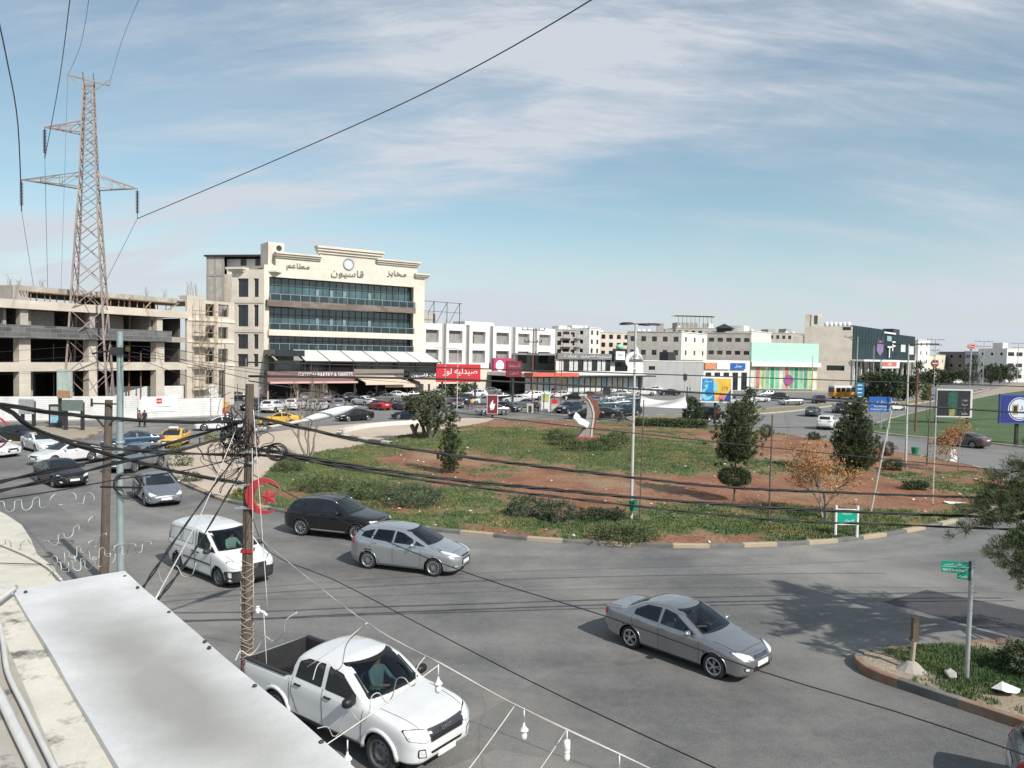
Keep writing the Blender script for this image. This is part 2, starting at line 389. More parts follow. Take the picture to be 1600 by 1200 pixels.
g = MB(); g.add([(-2500, -40, 0), (2500, -40, 0), (2500, 5000, 0), (-2500, 5000, 0)], [(0, 1, 2, 3)])
struct('ground', g, M_GROUND)
g = MB(); g.add([(-75, -12, .004), (60, -12, .004), (64, 52, .004), (62, 92, .004), (44, 128, .004), (30, 150, .004), (-22, 134, .004), (-60, 106, .004), (-80, 80, .004)], [tuple(range(9))]); struct('road', g, M_ASPH)
A0, A1 = G(1130, 655), G(1420, 690)
poly_sheet('avenue', [(1085, 650), (1200, 612), (1300, 614), (1440, 601), (1597, 577), (1640, 581), (1470, 633), (1345, 672), (1445, 694), (1620, 720), (1620, 760), (1500, 770), (1240, 700)], .008, M_ASPH2)
poly_sheet('parking_yard', [(330, 655), (360, 617), (560, 606), (700, 602), (1010, 603), (1190, 606), (1130, 650), (1000, 652), (760, 640), (560, 662), (470, 664)], .012, M_ASPH2)
poly_sheet('dark_road_quad', [(1380, 941), (1448, 922), (1640, 962), (1640, 1010)], .012, M_DKASPH)  # sharp-edged quad of the road in a darker tone than its surroundings
# ---- raised islands with painted kerbs
def smooth_loop(pts, sub=4, closed=True):
 P = [Vector((p[0], p[1])) for p in pts]; n = len(P); out = []
 for i in range(n if closed else n-1):
  p0, p1, p2, p3 = P[(i-1) % n] if (closed or i > 0) else P[0], P[i], P[(i+1) % n], P[(i+2) % n] if (closed or i+2 < n) else P[-1]
  for k in range(sub):
   t = k/sub
   out.append(0.5*((2*p1)+(p2-p0)*t+(2*p0-5*p1+4*p2-p3)*t*t+(3*p1-p0-3*p2+p3)*t**3))
 if not closed: out.append(P[-1])
 return out
KB = [mat('kerb_ochre', (0.44, 0.34, 0.21), .85, scale=1.6, col2=(0.33, 0.30, 0.25)), mat('kerb_black', (0.10, 0.10, 0.10), .85, scale=1.4, col2=(.20, .19, .175)), mat('kerb_bare', (0.42, 0.40, 0.36), .9, var=.2, scale=3), mat('kerb_rust', (0.24, 0.115, 0.065), .85, scale=2.2, col2=(.27, .22, .17))]
def resample(loop, step, closed=True):
 pts = list(loop)+([loop[0]] if closed else []); out = []; acc = 0.0; nxt = 0.0
 for a, b in zip(pts, pts[1:]):
  l = (b-a).length
  while nxt <= acc+l and l > 0:
   out.append(a+(b-a)*((nxt-acc)/l)); nxt += step
  acc += l
 return out
def kerb(name, loop, step, h, w, mats, closed=True, label=None, z0=0.0, seq=(0, 1)):
 """a kerb built of long stones, two paints in turn"""
 pts = resample(loop, step/3, closed); n = len(pts)
 mb = MB(); N_ = n if closed else n-1
 inn = []
 for i in range(n):
  a = pts[i-1] if (closed or i > 0) else pts[0]; b = pts[(i+1) % n] if (closed or i < n-1) else pts[-1]
  t = (b-a).normalized(); inn.append(Vector((-t.y, t.x)))
 for i in range(N_):
  j = (i+1) % n; a, b = pts[i], pts[j]; na, nb = inn[i]*w, inn[j]*w
  mb.mat(seq[(i//3) % len(seq)])
  f = 0.008 if (i % 3) == 2 else 0.0
  b_ = b+(a-b)*f
  ch = 0.02
  vs = [(a.x, a.y, z0), (b_.x, b_.y, z0), (b_.x, b_.y, h-ch), (a.x, a.y, h-ch),
   (a.x+na.x*.12, a.y+na.y*.12, h), (b_.x+nb.x*.12, b_.y+nb.y*.12, h), (b_.x+nb.x, b_.y+nb.y, h), (a.x+na.x, a.y+na.y, h),
   (a.x+na.x, a.y+na.y, z0), (b_.x+nb.x, b_.y+nb.y, z0)]
  mb.add(vs, [(0, 1, 2, 3), (3, 2, 5, 4), (4, 5, 6, 7), (7, 6, 9, 8)])
 o = struct(name, mb, mats); return o
RPX = [(262, 722), (277, 752), (318, 772), (352, 785), (400, 794), (450, 803), (560, 818), (660, 829), (750, 838), (850, 847), (980, 854), (1100, 857), (1180, 855), (1300, 849), (1400, 836), (1490, 818), (1552, 800), (1584, 782), (1586, 768), (1565, 748), (1540, 735), (1480, 722), (1400, 707), (1320, 694), (1209, 678), (1130, 671), (1000, 663), (900, 659), (780, 656), (690, 656), (560, 664), (450, 674), (340, 690), (285, 703)]
RL = smooth_loop([G(*p) for p in RPX], 4)
if sum(RL[i].x*RL[(i+1) % len(RL)].y-RL[(i+1) % len(RL)].x*RL[i].y for i in range(len(RL))) < 0: RL = RL[::-1]
kerb('roundabout_kerb', RL, 1.55, .16, .28, KB[:2])
def pip(poly, x, y):
 c = False; j = len(poly)-1
 for i in range(len(poly)):
  xi, yi = poly[i][0], poly[i][1]; xj, yj = poly[j][0], poly[j][1]
  if ((yi > y) != (yj > y)) and (x < (xj-xi)*(y-yi)/(yj-yi+1e-12)+xi): c = not c
  j = i
 return c
PLAZA = [G(*p) for p in [(225, 715), (245, 762), (285, 752), (345, 784), (398, 764), (440, 720), (520, 708), (570, 700), (620, 688), (690, 676), (760, 662), (800, 645), (500, 640), (300, 690)]]
PL2 = [(p.x, p.y) for p in PLAZA]
BL = [(700, 728, 150, 26, -.7), (560, 735, 95, 10, .55), (830, 700, 200, 26, 1), (1000, 725, 190, 26, 1.1), (740, 690, 90, 12, .9), (540, 715, 60, 10, .7), (640, 765, 230, 15, .8), (470, 750, 90, 18, .9), (520, 735, 80, 14, .3),
 (840, 780, 110, 8, .5), (1000, 806, 600, 9, .25), (1500, 770, 80, 30, .9), (1460, 740, 90, 10, .7), (1200, 832, 400, 14, .9), (1350, 810, 230, 16, .9), (900, 820, 340, 12, .45), (600, 790, 260, 14, .4), (1230, 735, 60, 8, .6),
 (1100, 770, 330, 20, -.9), (1250, 765, 260, 24, -.9), (860, 765, 220, 12, -.45), (1380, 730, 120, 24, -.9), (820, 668, 130, 7, -.8), (1120, 690, 240, 12, -.1), (1270, 705, 110, 16, -1.), (640, 728, 150, 8, -.3), (920, 800, 70, 22, -.5), (1180, 700, 60, 14, -.5)]
BW = []
for px, py, rx, ry, a in BL:
 c = G(px, py); ex = G(px+rx, py); ey = G(px, py-ry); ey2 = G(px, py+ry)
 BW.append((c.x, c.y, abs(ex.x-c.x), max(.8, abs(ey.y-ey2.y)/2), a))
def grassiness(x, y):
 s = -0.05
 for cx_, cy_, rx, ry, a in BW:
  d = ((x-cx_)/rx)**2+((y-cy_)/ry)**2
  if d < 4: s += a*math.exp(-d*1.1)
 s += 0.8*noise.noise(Vector((x*.22, y*.22, 1.3)))+0.7*noise.noise(Vector((x*.8, y*.8, 5.3)))+.3*noise.noise(Vector((x*2.4, y*2.4, 9.3)))
 return max(0.0, min(1.0, 0.5+s*0.85))
def mound(x, y):
 return .17+0.55*math.exp(-((x-3)/15)**2-((y-64)/16)**2)
def hrough(x, y):
 return .05*noise.noise(Vector((x*.6, y*.6, 2)))+.035*noise.noise(Vector((x*2.1, y*2.1, 7)))
def soil_material():
 m, t, b, mx, mr, nz, col = ground_mat('soil_and_grass', (0.175, 0.068, 0.034), (0.30, 0.145, 0.080), 0.35, 9, 0.95, 0.45, c3=(0.27, 0.20, 0.12), bump=0.8)
 N = lambda ty: t.nodes.new(ty); L_ = t.links.new
 at = N('ShaderNodeAttribute'); at.attribute_name = 'grass'
 gcol = mx(mr(nz(0.7, 8, .7), .35, .65), (0.05, 0.082, 0.028), (0.115, 0.135, 0.045))
 gcol = mx(mr(nz(1.3, 8, .75), .42, .62), gcol, (0.19, 0.16, 0.075))
 jit = mr(nz(3.5, 6, .75), .3, .7, -.38, .38)
 ad = N('ShaderNodeMath'); ad.operation = 'ADD'; L_(at.outputs['Fac'], ad.inputs[0]); L_(jit, ad.inputs[1])
 f = mr(ad.outputs[0], .38, .62)
 L_(mx(f, col, gcol), b.inputs['Base Color']); return m
M_SOIL = soil_material()
def island_top(name, loop, zf, m, step=.45, inset=.2, grass=None, zedge=.13):
 xs = [p.x for p in loop]; ys = [p.y for p in loop]
 P = [(p.x, p.y) for p in loop]
 bm = bmesh.new(); vg = {}
 nx = int((max(xs)-min(xs))/step)+2; ny = int((max(ys)-min(ys))/step)+2
 def vert(i, j):
  if (i, j) not in vg:
   x = min(xs)+i*step; y = min(ys)+j*step
   vg[(i, j)] = bm.verts.new((x, y, zf(x, y)))
  return vg[(i, j)]
 for i in range(nx):
  for j in range(ny):
   x = min(xs)+(i+.5)*step; y = min(ys)+(j+.5)*step
   if pip(P, x, y): bm.faces.new((vert(i, j), vert(i+1, j), vert(i+1, j+1), vert(i, j+1)))
 for v in bm.verts:
  if any(len(e.link_faces) == 1 for e in v.link_edges):
   best = min(loop, key=lambda p: (p.x-v.co.x)**2+(p.y-v.co.y)**2)
   v.co = (best.x, best.y, zedge)
 me = bpy.data.meshes.new(name); bm.to_mesh(me); bm.free(); me.materials.append(m)
 if grass:
  at = me.attributes.new('grass', 'FLOAT', 'POINT')
  at.data.foreach_set('value', [grass(v.co.x, v.co.y) for v in me.vertices])
 me.polygons.foreach_set('use_smooth', [True]*len(me.polygons))
 return struct(name, me, None)
def offset_in(loop, d):
 n = len(loop); out = []
 for i in range(n):
  t = (loop[(i+1) % n]-loop[i-1]).normalized(); out.append(loop[i]+Vector((-t.y, t.x))*d)
 return out
RT = offset_in(RL, .25)
RTD = resample(RT, .45)
def near_plaza(x, y): return pip(PL2, x, y)
def zisl(x, y):
 if near_plaza(x, y): return .10
 return mound(x, y)+hrough(x, y)
island_top('roundabout_earth', RTD, zisl, M_SOIL, .5, grass=grassiness)
pl = MB(); pp = [p for p in PLAZA]
RP = [(p.x, p.y) for p in RT]
bm = bmesh.new(); vg = {}; st = .6
x0 = min(p[0] for p in PL2); y0 = min(p[1] for p in PL2); x1 = max(p[0] for p in PL2); y1 = max(p[1] for p in PL2)
RPd = [(p.x, p.y) for p in RTD]
for i in range(int((x1-x0)/st)+1):
 for j in range(int((y1-y0)/st)+1):
  cx_, cy_ = x0+(i+.5)*st, y0+(j+.5)*st
  if pip(PL2, cx_, cy_) and pip(RPd, cx_, cy_):
   q = []
   for a, c in ((i, j), (i+1, j), (i+1, j+1), (i, j+1)):
    if (a, c) not in vg: vg[(a, c)] = bm.verts.new((x0+a*st, y0+c*st, .185))
    q.append(vg[(a, c)])
   bm.faces.new(q)
PLd = resample([Vector(p) for p in PL2], .5)
for v in bm.verts:
 if any(len(e.link_faces) == 1 for e in v.link_edges):
  cands = [p for p in PLd if (p.x-v.co.x)**2+(p.y-v.co.y)**2 < 1.2]+[p for p in RTD if (p.x-v.co.x)**2+(p.y-v.co.y)**2 < 1.2]
  if cands:
   bst = min(cands, key=lambda p: (p.x-v.co.x)**2+(p.y-v.co.y)**2); v.co = (bst.x, bst.y, v.co.z)
me = bpy.data.meshes.new('plaza'); bm.to_mesh(me); bm.free(); me.materials.append(M_PAVE); struct('plaza_pavement', me, None)
cw = smooth_loop([G(*p) for p in [(668, 664), (610, 667), (560, 673), (532, 681), (536, 688), (570, 695), (612, 701)]], 5, closed=False)
w_ = MB(); cwp = [Vector((p.x, p.y)) for p in cw]
for i in range(len(cwp)-1):
 a, b = cwp[i], cwp[i+1]; t = (b-a).normalized(); n_ = Vector((-t.y, t.x))*.22
 w_.mat(1 if (i//2) % 2 and i > 14 else 0)
 w_.add([(a.x-n_.x, a.y-n_.y, .18), (b.x-n_.x, b.y-n_.y, .18), (b.x-n_.x, b.y-n_.y, .58), (a.x-n_.x, a.y-n_.y, .58), (a.x+n_.x, a.y+n_.y, .58), (b.x+n_.x, b.y+n_.y, .58), (b.x+n_.x, b.y+n_.y, .18), (a.x+n_.x, a.y+n_.y, .18)], [(0, 1, 2, 3), (3, 2, 5, 4), (4, 5, 6, 7)])
single('planter_wall', w_, [mat('planter_white', (.62, .60, .56), .8, var=.15), KB[1]], 'low curved white planter wall on the beige plaza with a striped kerb end', 'planter wall')
TPX = [(1334, 1040), (1345, 1027), (1400, 1022), (1500, 1014), (1640, 1005), (1760, 1010), (1800, 1200), (1640, 1155), (1540, 1122), (1430, 1085), (1360, 1060)]
TL = smooth_loop([G(*p) for p in TPX], 5)
if sum(TL[i].x*TL[(i+1) % len(TL)].y-TL[(i+1) % len(TL)].x*TL[i].y for i in range(len(TL))) < 0: TL = TL[::-1]
kerb('traffic_island_kerb', TL, 1.35, .24, .18, [KB[3], KB[1]])
TGB = [(G(1470, 1040), 1.5, 1), (G(1540, 1075), 1.6, 1), (G(1560, 1050), 1.3, .6)]
def tgrass(x, y):
 s = -.62+.6*noise.noise(Vector((x*.9, y*.9, 3)))
 for c, r_, a in TGB: s += a*math.exp(-((x-c.x)**2+(y-c.y)**2)/(r_*r_))
 return max(0, min(1, .5+s*.8))
TT = resample(offset_in(TL, .16), .25)
island_top('traffic_island_earth', TT, lambda x, y: .22+hrough(x, y)*.8, ground_mat('pale_earth', (.27, .22, .16), (.34, .28, .21), .6, 14, .95, .35)[0], .3, zedge=.2)
SPX = [(0, 672), (60, 668), (140, 668), (160, 672), (150, 680), (110, 690), (60, 692), (-60, 694), (-120, 680)]
SL = smooth_loop([G(*p) for p in SPX], 4)
if sum(SL[i].x*SL[(i+1) % len(SL)].y-SL[(i+1) % len(SL)].x*SL[i].y for i in range(len(SL))) < 0: SL = SL[::-1]
kerb('corner_island_kerb', SL, 1.5, .16, .3, [KB[0], KB[3]])
island_top('corner_island_earth', resample(offset_in(SL, .28), .5), lambda x, y: .15, M_GROUND, .6, zedge=.13)
def island(name, px, m, mats, grass=None, step=.8, h=.16, kw=.3, ks=1.6):
 lp = smooth_loop([G(*p) for p in px], 4)
 if sum(lp[i].x*lp[(i+1) % len(lp)].y-lp[(i+1) % len(lp)].x*lp[i].y for i in range(len(lp))) < 0: lp = lp[::-1]
 kerb(name+'_kerb', lp, ks, h, kw, mats); island_top(name, resample(offset_in(lp, kw*.9), step), lambda x, y: h+hrough(x, y)*.5, m, step, zedge=h-.02)
 return lp
island('avenue_median', [(1165, 648), (1180, 641), (1260, 634), (1330, 626), (1400, 617), (1398, 621), (1320, 632), (1240, 643)], ground_mat('median_earth', (.19, .17, .09), (.26, .22, .13), .4, 9, .95, .4)[0], [KB[2], KB[2]])
island('far_median', [(1320, 640), (1400, 630), (1470, 618), (1540, 607), (1540, 610), (1470, 625), (1400, 636), (1340, 645)], MATS['median_earth'], [KB[2], KB[0]], step=2, ks=3)
FPX_ = [(1362, 676), (1345, 672), (1390, 655), (1450, 640), (1520, 624), (1600, 611), (1720, 600), (1800, 690), (1720, 716), (1600, 700), (1500, 689), (1420, 683)]
island('green_field', FPX_, M_FIELD, [KB[2], KB[0]], step=1.2)
island('hedge_median', [(985, 652), (1060, 649), (1130, 656), (1128, 660), (1060, 656), (990, 658)], MATS['median_earth'], [KB[2], KB[1]], step=.8)
# ---- grass: blades in clumps, one uncountable stuff object per patch
def grass_stuff(name, pts, m, label, hmin=.06, hmax=.22, per=5, wid=.03):
 V = []; F = []; R_ = random.Random(3)
 for (x, y, z, s) in pts:
  for k in range(per):
   a = R_.uniform(0, 2*pi); l = R_.uniform(0, .12); bx = x+cos(a)*l; by = y+sin(a)*l
   h = R_.uniform(hmin, hmax)*s; b = R_.uniform(0, 2*pi); w = wid*R_.uniform(.6, 1.4)
   lean = R_.uniform(.1, .6)*h; c = R_.uniform(0, 2*pi)
   o = len(V)
   V += [(bx-cos(b)*w, by-sin(b)*w, z-.02), (bx+cos(b)*w, by+sin(b)*w, z-.02), (bx+cos(c)*lean*.4+cos(b)*w*.7, by+sin(c)*lean*.4+sin(b)*w*.7, z+h*.6), (bx+cos(c)*lean, by+sin(c)*lean, z+h)]
   F.append((o, o+1, o+2, o+3))
 me = bpy.data.meshes.new(name); me.from_pydata(V, [], F); me.materials.append(m)
 o = bpy.data.objects.new(name, me); COL.objects.link(o); o['kind'] = 'stuff'; o['label'] = label; o['category'] = 'grass'; return o
M_GRASS = mat('grass_blades', (0.14, 0.19, 0.06), .75, col2=(0.05, 0.105, 0.038), scale=.35)
M_GRASSD = mat('dry_grass', (0.27, 0.22, 0.09), .8, col2=(0.13, 0.14, 0.05), scale=.9)
gp, gd = [], []
xs_ = [p.x for p in RT]; ys_ = [p.y for p in RT]
tries = 0
while len(gp) < 30000 and tries < 160000:
 tries += 1
 y = min(ys_)+(max(ys_)-min(ys_))*random.random()**1.6; x = random.uniform(min(xs_), max(xs_))
 g_ = grassiness(x, y)
 if random.random() > (g_*1.5-.55) or not pip(RP, x, y) or near_plaza(x, y): continue
 s = .6+.7*g_+.3*noise.noise(Vector((x*.5, y*.5, 0)))
 (gd if noise.noise(Vector((x*.35, y*.35, 8)))+random.uniform(-.3, .3) > .22 else gp).append((x, y, zisl(x, y), max(.3, s)))
grass_stuff('island_grass', gp, M_GRASS, 'green grass growing over the roundabout soil', hmin=.03, hmax=.11, per=5, wid=.022)
grass_stuff('island_dry_grass', gd, M_GRASSD, 'yellowed dry grass between the green on the roundabout', hmin=.03, hmax=.12, per=5, wid=.02)
tp = []
for i in range(60000):
 x = random.uniform(min(p.x for p in TT), max(p.x for p in TT)); y = random.uniform(min(p.y for p in TT), max(p.y for p in TT))
 if tgrass(x, y) > random.uniform(.45, .9) and pip([(p.x, p.y) for p in TT], x, y): tp.append((x, y, .22, .8))
 if len(tp) > 2600: break
grass_stuff('traffic_island_grass', tp, M_GRASS, 'green weeds and grass on the small kerbed traffic island', hmin=.04, hmax=.16, per=7, wid=.012)
st = MB(); R_ = random.Random(5); cnt = 0
while cnt < 420:
 y = min(ys_)+(max(ys_)-min(ys_))*R_.random()**1.4; x = R_.uniform(min(xs_), max(xs_))
 if not pip(RP, x, y) or near_plaza(x, y): continue
 r_ = R_.uniform(.03, .12)*(1.6 if R_.random() < .08 else 1); z = zisl(x, y)
 vs = [Vector((x, y, z))+Vector((R_.gauss(0, 1), R_.gauss(0, 1), abs(R_.gauss(0, .6)))).normalized()*r_*R_.uniform(.6, 1.2) for _ in range(7)]
 b_ = bmesh.new()
 for v in vs: b_.verts.new(v)
 bmesh.ops.convex_hull(b_, input=b_.verts); b_.verts.index_update()
 st.mat(R_.randrange(2)); st.add([v.co[:] for v in b_.verts], [tuple(v.index for v in f.verts) for f in b_.faces]); b_.free(); cnt += 1
o = part('rubble', st, [mat('pale_stone', (.50, .42, .34), .9, var=.3), mat('litter_white', (.60, .57, .52), .7, var=.2)], None); o['kind'] = 'stuff'; o['label'] = 'small pale stones and scraps of litter strewn over the roundabout soil'; o['category'] = 'rubble'
# ================= buildings =================
class Facade:
 """vertical plane through two ground points; at(px,py) measures a spot of it off the photograph"""
 def __init__(s, x0, Z0, x1, Z1):
  a = AT(x0, 560, Z0); b = AT(x1, 560, Z1)
  s.P0 = Vector((a.x, a.y, 0)); s.P1 = Vector((b.x, b.y, 0)); d = s.P1-s.P0
  s.W = d.length; s.d = d.normalized(); s.rot = atan2(d.y, d.x); s.n = Vector((-s.d.y, s.d.x, 0))
 def at(s, px, py, off=0.0):
  r = ray(px, py); P = s.P0+s.n*off; t = (P-CAM).dot(s.n)/r.dot(s.n); q = CAM+r*t
  return (q-s.P0).dot(s.d), q.z
 def x(s, px): return s.at(px, 560)[0]
 def z(s, px, py, off=0.0): return s.at(px, py, off)[1]
def wall(mb, x0, x1, z0, z1, ops, y=0.0, t=0.3, M=None):
 """a wall with real openings, front face at y, thickness t behind it"""
 xs = sorted(set([x0, x1]+[v for o in ops for v in o[:2] if x0 < v < x1])); zs = sorted(set([z0, z1]+[v for o in ops for v in o[2:4] if z0 < v < z1]))
 f = (lambda v: M @ Vector(v)) if M is not None else (lambda v: Vector(v))
 def solid(i, j):
  if i < 0 or j < 0 or i >= len(xs)-1 or j >= len(zs)-1: return False
  cx_ = (xs[i]+xs[i+1])/2; cz = (zs[j]+zs[j+1])/2
  return not any(o[0] < cx_ < o[1] and o[2] < cz < o[3] for o in ops)
 for i in range(len(xs)-1):
  for j in range(len(zs)-1):
   if not solid(i, j): continue
   a, b, c, d = xs[i], xs[i+1], zs[j], zs[j+1]; y1 = y+t
   mb.quad(f((a, y, c)), f((b, y, c)), f((b, y, d)), f((a, y, d)))
   mb.quad(f((b, y1, c)), f((a, y1, c)), f((a, y1, d)), f((b, y1, d)))
   if not solid(i-1, j): mb.quad(f((a, y1, c)), f((a, y, c)), f((a, y, d)), f((a, y1, d)))
   if not solid(i+1, j): mb.quad(f((b, y, c)), f((b, y1, c)), f((b, y1, d)), f((b, y, d)))
   if not solid(i, j-1): mb.quad(f((a, y1, c)), f((b, y1, c)), f((b, y, c)), f((a, y, c)))
   if not solid(i, j+1): mb.quad(f((a, y, d)), f((b, y, d)), f((b, y1, d)), f((a, y1, d)))
def window_part(root, x0, x1, z0, z1, y, gm, fm, nx=2, nz=1, M=None, name='window', sill=None, fw=.06):
 mb = MB(); mb.mat(0); mb.box(x0+.01, x1-.01, y, y+.04, z0+.01, z1-.01, M); mb.mat(1)
 mb.box(x0+.005, x0+fw, y-.05, y-.003, z0+.005, z1-.005, M); mb.box(x1-fw, x1-.005, y-.05, y-.003, z0+.005, z1-.005, M)
 mb.box(x0+fw, x1-fw, y-.05, y-.003, z1-fw, z1-.005, M); mb.box(x0+fw, x1-fw, y-.05, y-.003, z0+.005, z0+fw, M)
 for i in range(1, nx):
  xx = x0+(x1-x0)*i/nx; mb.box(xx-fw/3, xx+fw/3, y-.045, y-.004, z0+fw, z1-fw, M)
 for i in range(1, nz):
  zz = z0+(z1-z0)*i/nz; mb.box(x0+fw, x1-fw, y-.04, y-.005, zz-fw/3, zz+fw/3, M)
 w_ = part(name, mb, [gm, fm], root)
 if sill:
  sb = MB(); sb.box(x0-.08, x1+.08, y-.36, y-.18, z0-.12, z0-.002, M); part('sill', sb, sill, w_)
 return w_
def text_part(root, name, s, x, z, w, h, y, m, ex=.12, rot=0):
 M = Matrix.Translation((x, y, z))
 return part(name, text_mb(s, w, h, ex, M=M), m, root)
STONE = blocks('beige_stone', (.56, .50, .425), 1.1, .42, dark=.80, var=.05)
STONE_L = blocks('cream_stone', (.74, .66, .53), 1.3, .5, dark=.86, var=.04)
CONCR = mat('raw_concrete', (.40, .37, .33), .9, var=.22, scale=.8, bump=.2, stain=.5)
BLOCK = blocks('grey_blockwork', (.36, .34, .31), .4, .2, mortar=.012, dark=.7, var=.12)
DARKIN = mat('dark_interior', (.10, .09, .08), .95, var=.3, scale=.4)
GREYST = blocks('grey_stone', (.40, .375, .34), .9, .35, dark=.8, var=.08)
WHITEST = blocks('white_stone', (.76, .74, .69), .9, .35, dark=.86, var=.05)
TANST = blocks('tan_stone', (.66, .585, .50), 1.0, .35, dark=.85, var=.05)
PLAST = mat('white_render', (.70, .69, .67), .85, var=.05, scale=.5, stain=.15)
GLB = mat('curtain_glass', (.045, .10, .115), .06, var=.55, scale=.45, spec=1.0, stretch=(1, 1, .4))
GLD = mat('dark_glass', (.015, .02, .024), .06, var=.4, scale=.8, spec=.8)
GLT = mat('teal_glass_wall', (.020, .042, .050), .5, var=.35, scale=.25, spec=.12)
ALU = mat('aluminium', (.45, .46, .47), .4, metal=.6, var=.1)
DKMET = mat('dark_metal', (.05, .05, .052), .5, metal=.4, var=.2)
RUST = mat('rusty_steel', (.20, .09, .05), .8, var=.4, scale=5)
WOOD = mat('scaffold_timber', (.34, .25, .16), .85, var=.35, scale=6)
GALV = mat('galvanised_steel', (.42, .45, .46), .5, metal=.5, var=.15)
WHT = mat('white_paint', (.78, .78, .77), .5, var=.05)
SIGNRED = mat('sign_red', (.55, .025, .035), .45, var=.08)
SIGNMAR = mat('sign_maroon', (.16, .02, .03), .5, var=.1)
SIGNBLUE = mat('sign_blue', (.015, .11, .40), .45, var=.06)
SIGNNAVY = mat('sign_navy', (.02, .03, .20), .45, var=.06)
SIGNGRN = mat('sign_green', (.0, .27, .18), .45, var=.06)
LETW = mat('white_letters', (.80, .80, .80), .5, var=0)
LETG = mat('grey_letters', (.34, .33, .32), .4, metal=.3, var=.05)
LETDK = mat('dark_letters', (.04, .04, .05), .5, var=0)
TANK = mat('white_tank', (.74, .74, .72), .5, var=.06)
# ---------- the unfinished building on the left ----------
F = Facade(-90, 78, 366, 112)
root = thing('unfinished_building', 'long unfinished beige stone building with open dark floors, left of the cafe building', 'building', F.P0, F.rot)
zr1, zr0 = F.z(296, 487), F.z(296, 498)
W_ = F.W; xw = F.x(292); Dp = 16.0
zs = [0, F.z(256, 578), F.z(256, 566), F.z(256, 534), F.z(256, 526), zr0, zr1]
z1a, z1b = zs[1], zs[2]; zb0, zb1 = zs[3], zs[4]
mb = MB()
mb.box(0, xw, 0, .9, z1a, z1b); part('first_floor_band', mb, STONE, root)
mb = MB(); mb.box(0, xw, -.25, .8, zr0, zr1); part('roof_band', mb, STONE, root)
mb = MB(); mb.box(0, F.x(262), -.8, .2, zb0, zb1+.75); part('black_stone_balcony', mb, blocks('black_stone', (.12, .12, .12), 1.4, .5, mortar=.02, dark=1.9, var=.35), root)
mb = MB(); mb.box(0, xw, .3, Dp, zb0-.02, zb1); mb.box(0, xw, .9, Dp, z1a+.1, z1b-.1); mb.box(0, xw, .5, Dp, zr0+.1, zr1-.3)
part('floor_slab', mb, CONCR, root)
for a, b in ((-75, -55), (30, 48), (139, 153), (244, 257)):
 mb = MB(); mb.box(F.x(a), F.x(b), .02, 1.1, 0, z1a); mb.box(F.x(a), F.x(b), .02, 1.1, z1b, zb0-.02); part('column', mb, STONE, root)
 mb = MB(); mb.box(F.x(a)+.3, F.x(b)-.1, .25, 1.1, zb1, zr0); part('column', mb, CONCR if a != 244 else STONE, root)
mb = MB()
mb.box(0, xw, 9, 9.3, zb1, zr0); 
for x_ in (15, 54, 150, 243): mb.box(F.x(x_), F.x(x_)+.35, 1.2, 9, zb1, zr0)
mb.box(F.x(54), F.x(110), 3, 3.2, zb1, zr0); mb.box(F.x(165), F.x(225), 4, 4.2, zb1, zr0)
part('block_infill', mb, BLOCK, root)
mb = MB(); mb.box(F.x(-85), F.x(38), 6, 6.2, 0, z1a); mb.box(F.x(48), F.x(72), 2.5, 2.7, 0, z1a); part('block_infill', mb, BLOCK, root)
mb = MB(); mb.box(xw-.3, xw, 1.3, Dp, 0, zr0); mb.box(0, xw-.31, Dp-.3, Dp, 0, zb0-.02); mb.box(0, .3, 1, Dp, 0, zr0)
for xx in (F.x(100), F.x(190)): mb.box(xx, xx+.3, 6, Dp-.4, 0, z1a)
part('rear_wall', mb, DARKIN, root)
xe = F.x(366); xp = F.x(292)
ops = []
def R4(xa, xb, ya, yb, ff=None):
 ff = ff or F; xm = (xa+xb)/2; return (ff.x(xa), ff.x(xb), ff.z(xm, yb), ff.z(xm, ya))
for (xa, xb, ya, yb) in ((321, 335, 475, 494), (341, 357, 476, 495), (321, 335, 508, 528), (341, 356, 511, 529), (321, 335, 543, 565), (341, 356, 545, 566), (320, 334, 578, 600), (342, 352, 578, 622)):
 o_ = R4(xa, xb, ya, yb); ops.append((o_[0], o_[1], max(o_[2], .02), o_[3]))
mb = MB(); ztop = F.z(300, 462); wall(mb, xp, xe, 0, F.z(330, 470), ops, 0, .35); mb.box(xp, F.x(319), -.02, 1.5, F.z(330, 470), ztop); part('wing_wall', mb, STONE, root)
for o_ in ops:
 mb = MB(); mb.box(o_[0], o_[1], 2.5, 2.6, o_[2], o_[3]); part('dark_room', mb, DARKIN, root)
for yb in (500, 533, 570):
 mb = MB(); z_ = F.z(330, yb); mb.box(xp+.1, xe, -.12, -.003, z_-.25, z_+.1); part('string_course', mb, STONE_L, root)
mb = MB(); mb.box(xp, xe, .4, 12, F.z(330, 472)-.2, F.z(330, 472)); part('wing_slab', mb, CONCR, root)
zt0 = F.z(200, 466); zt1 = F.z(200, 460)
mb = MB(); mb.box(F.x(45), F.x(292), 2.0, 14, zt0+.0, zt1+.15); mb.box(F.x(36), F.x(60), 1.8, 14, zr1, zt1+.1); part('formwork_slab', mb, CONCR, root)
mb = MB(); rr = random.Random(2)
x_ = F.x(60)
while x_ < F.x(290):
 yy = 2.3+rr.random()*.5; mb.bar((x_, yy, zr1-.1), (x_+rr.uniform(-.1, .1), yy, zt0), .09); x_ += rr.uniform(.5, 1.1)
x_ = F.x(46)
while x_ < F.x(292):
 l = rr.uniform(.6, 1.6); mb.bar((x_, 1.2, zt0-.05), (x_, 2.6+l, zt0-.05), .07, .1); x_ += rr.uniform(.25, .5)
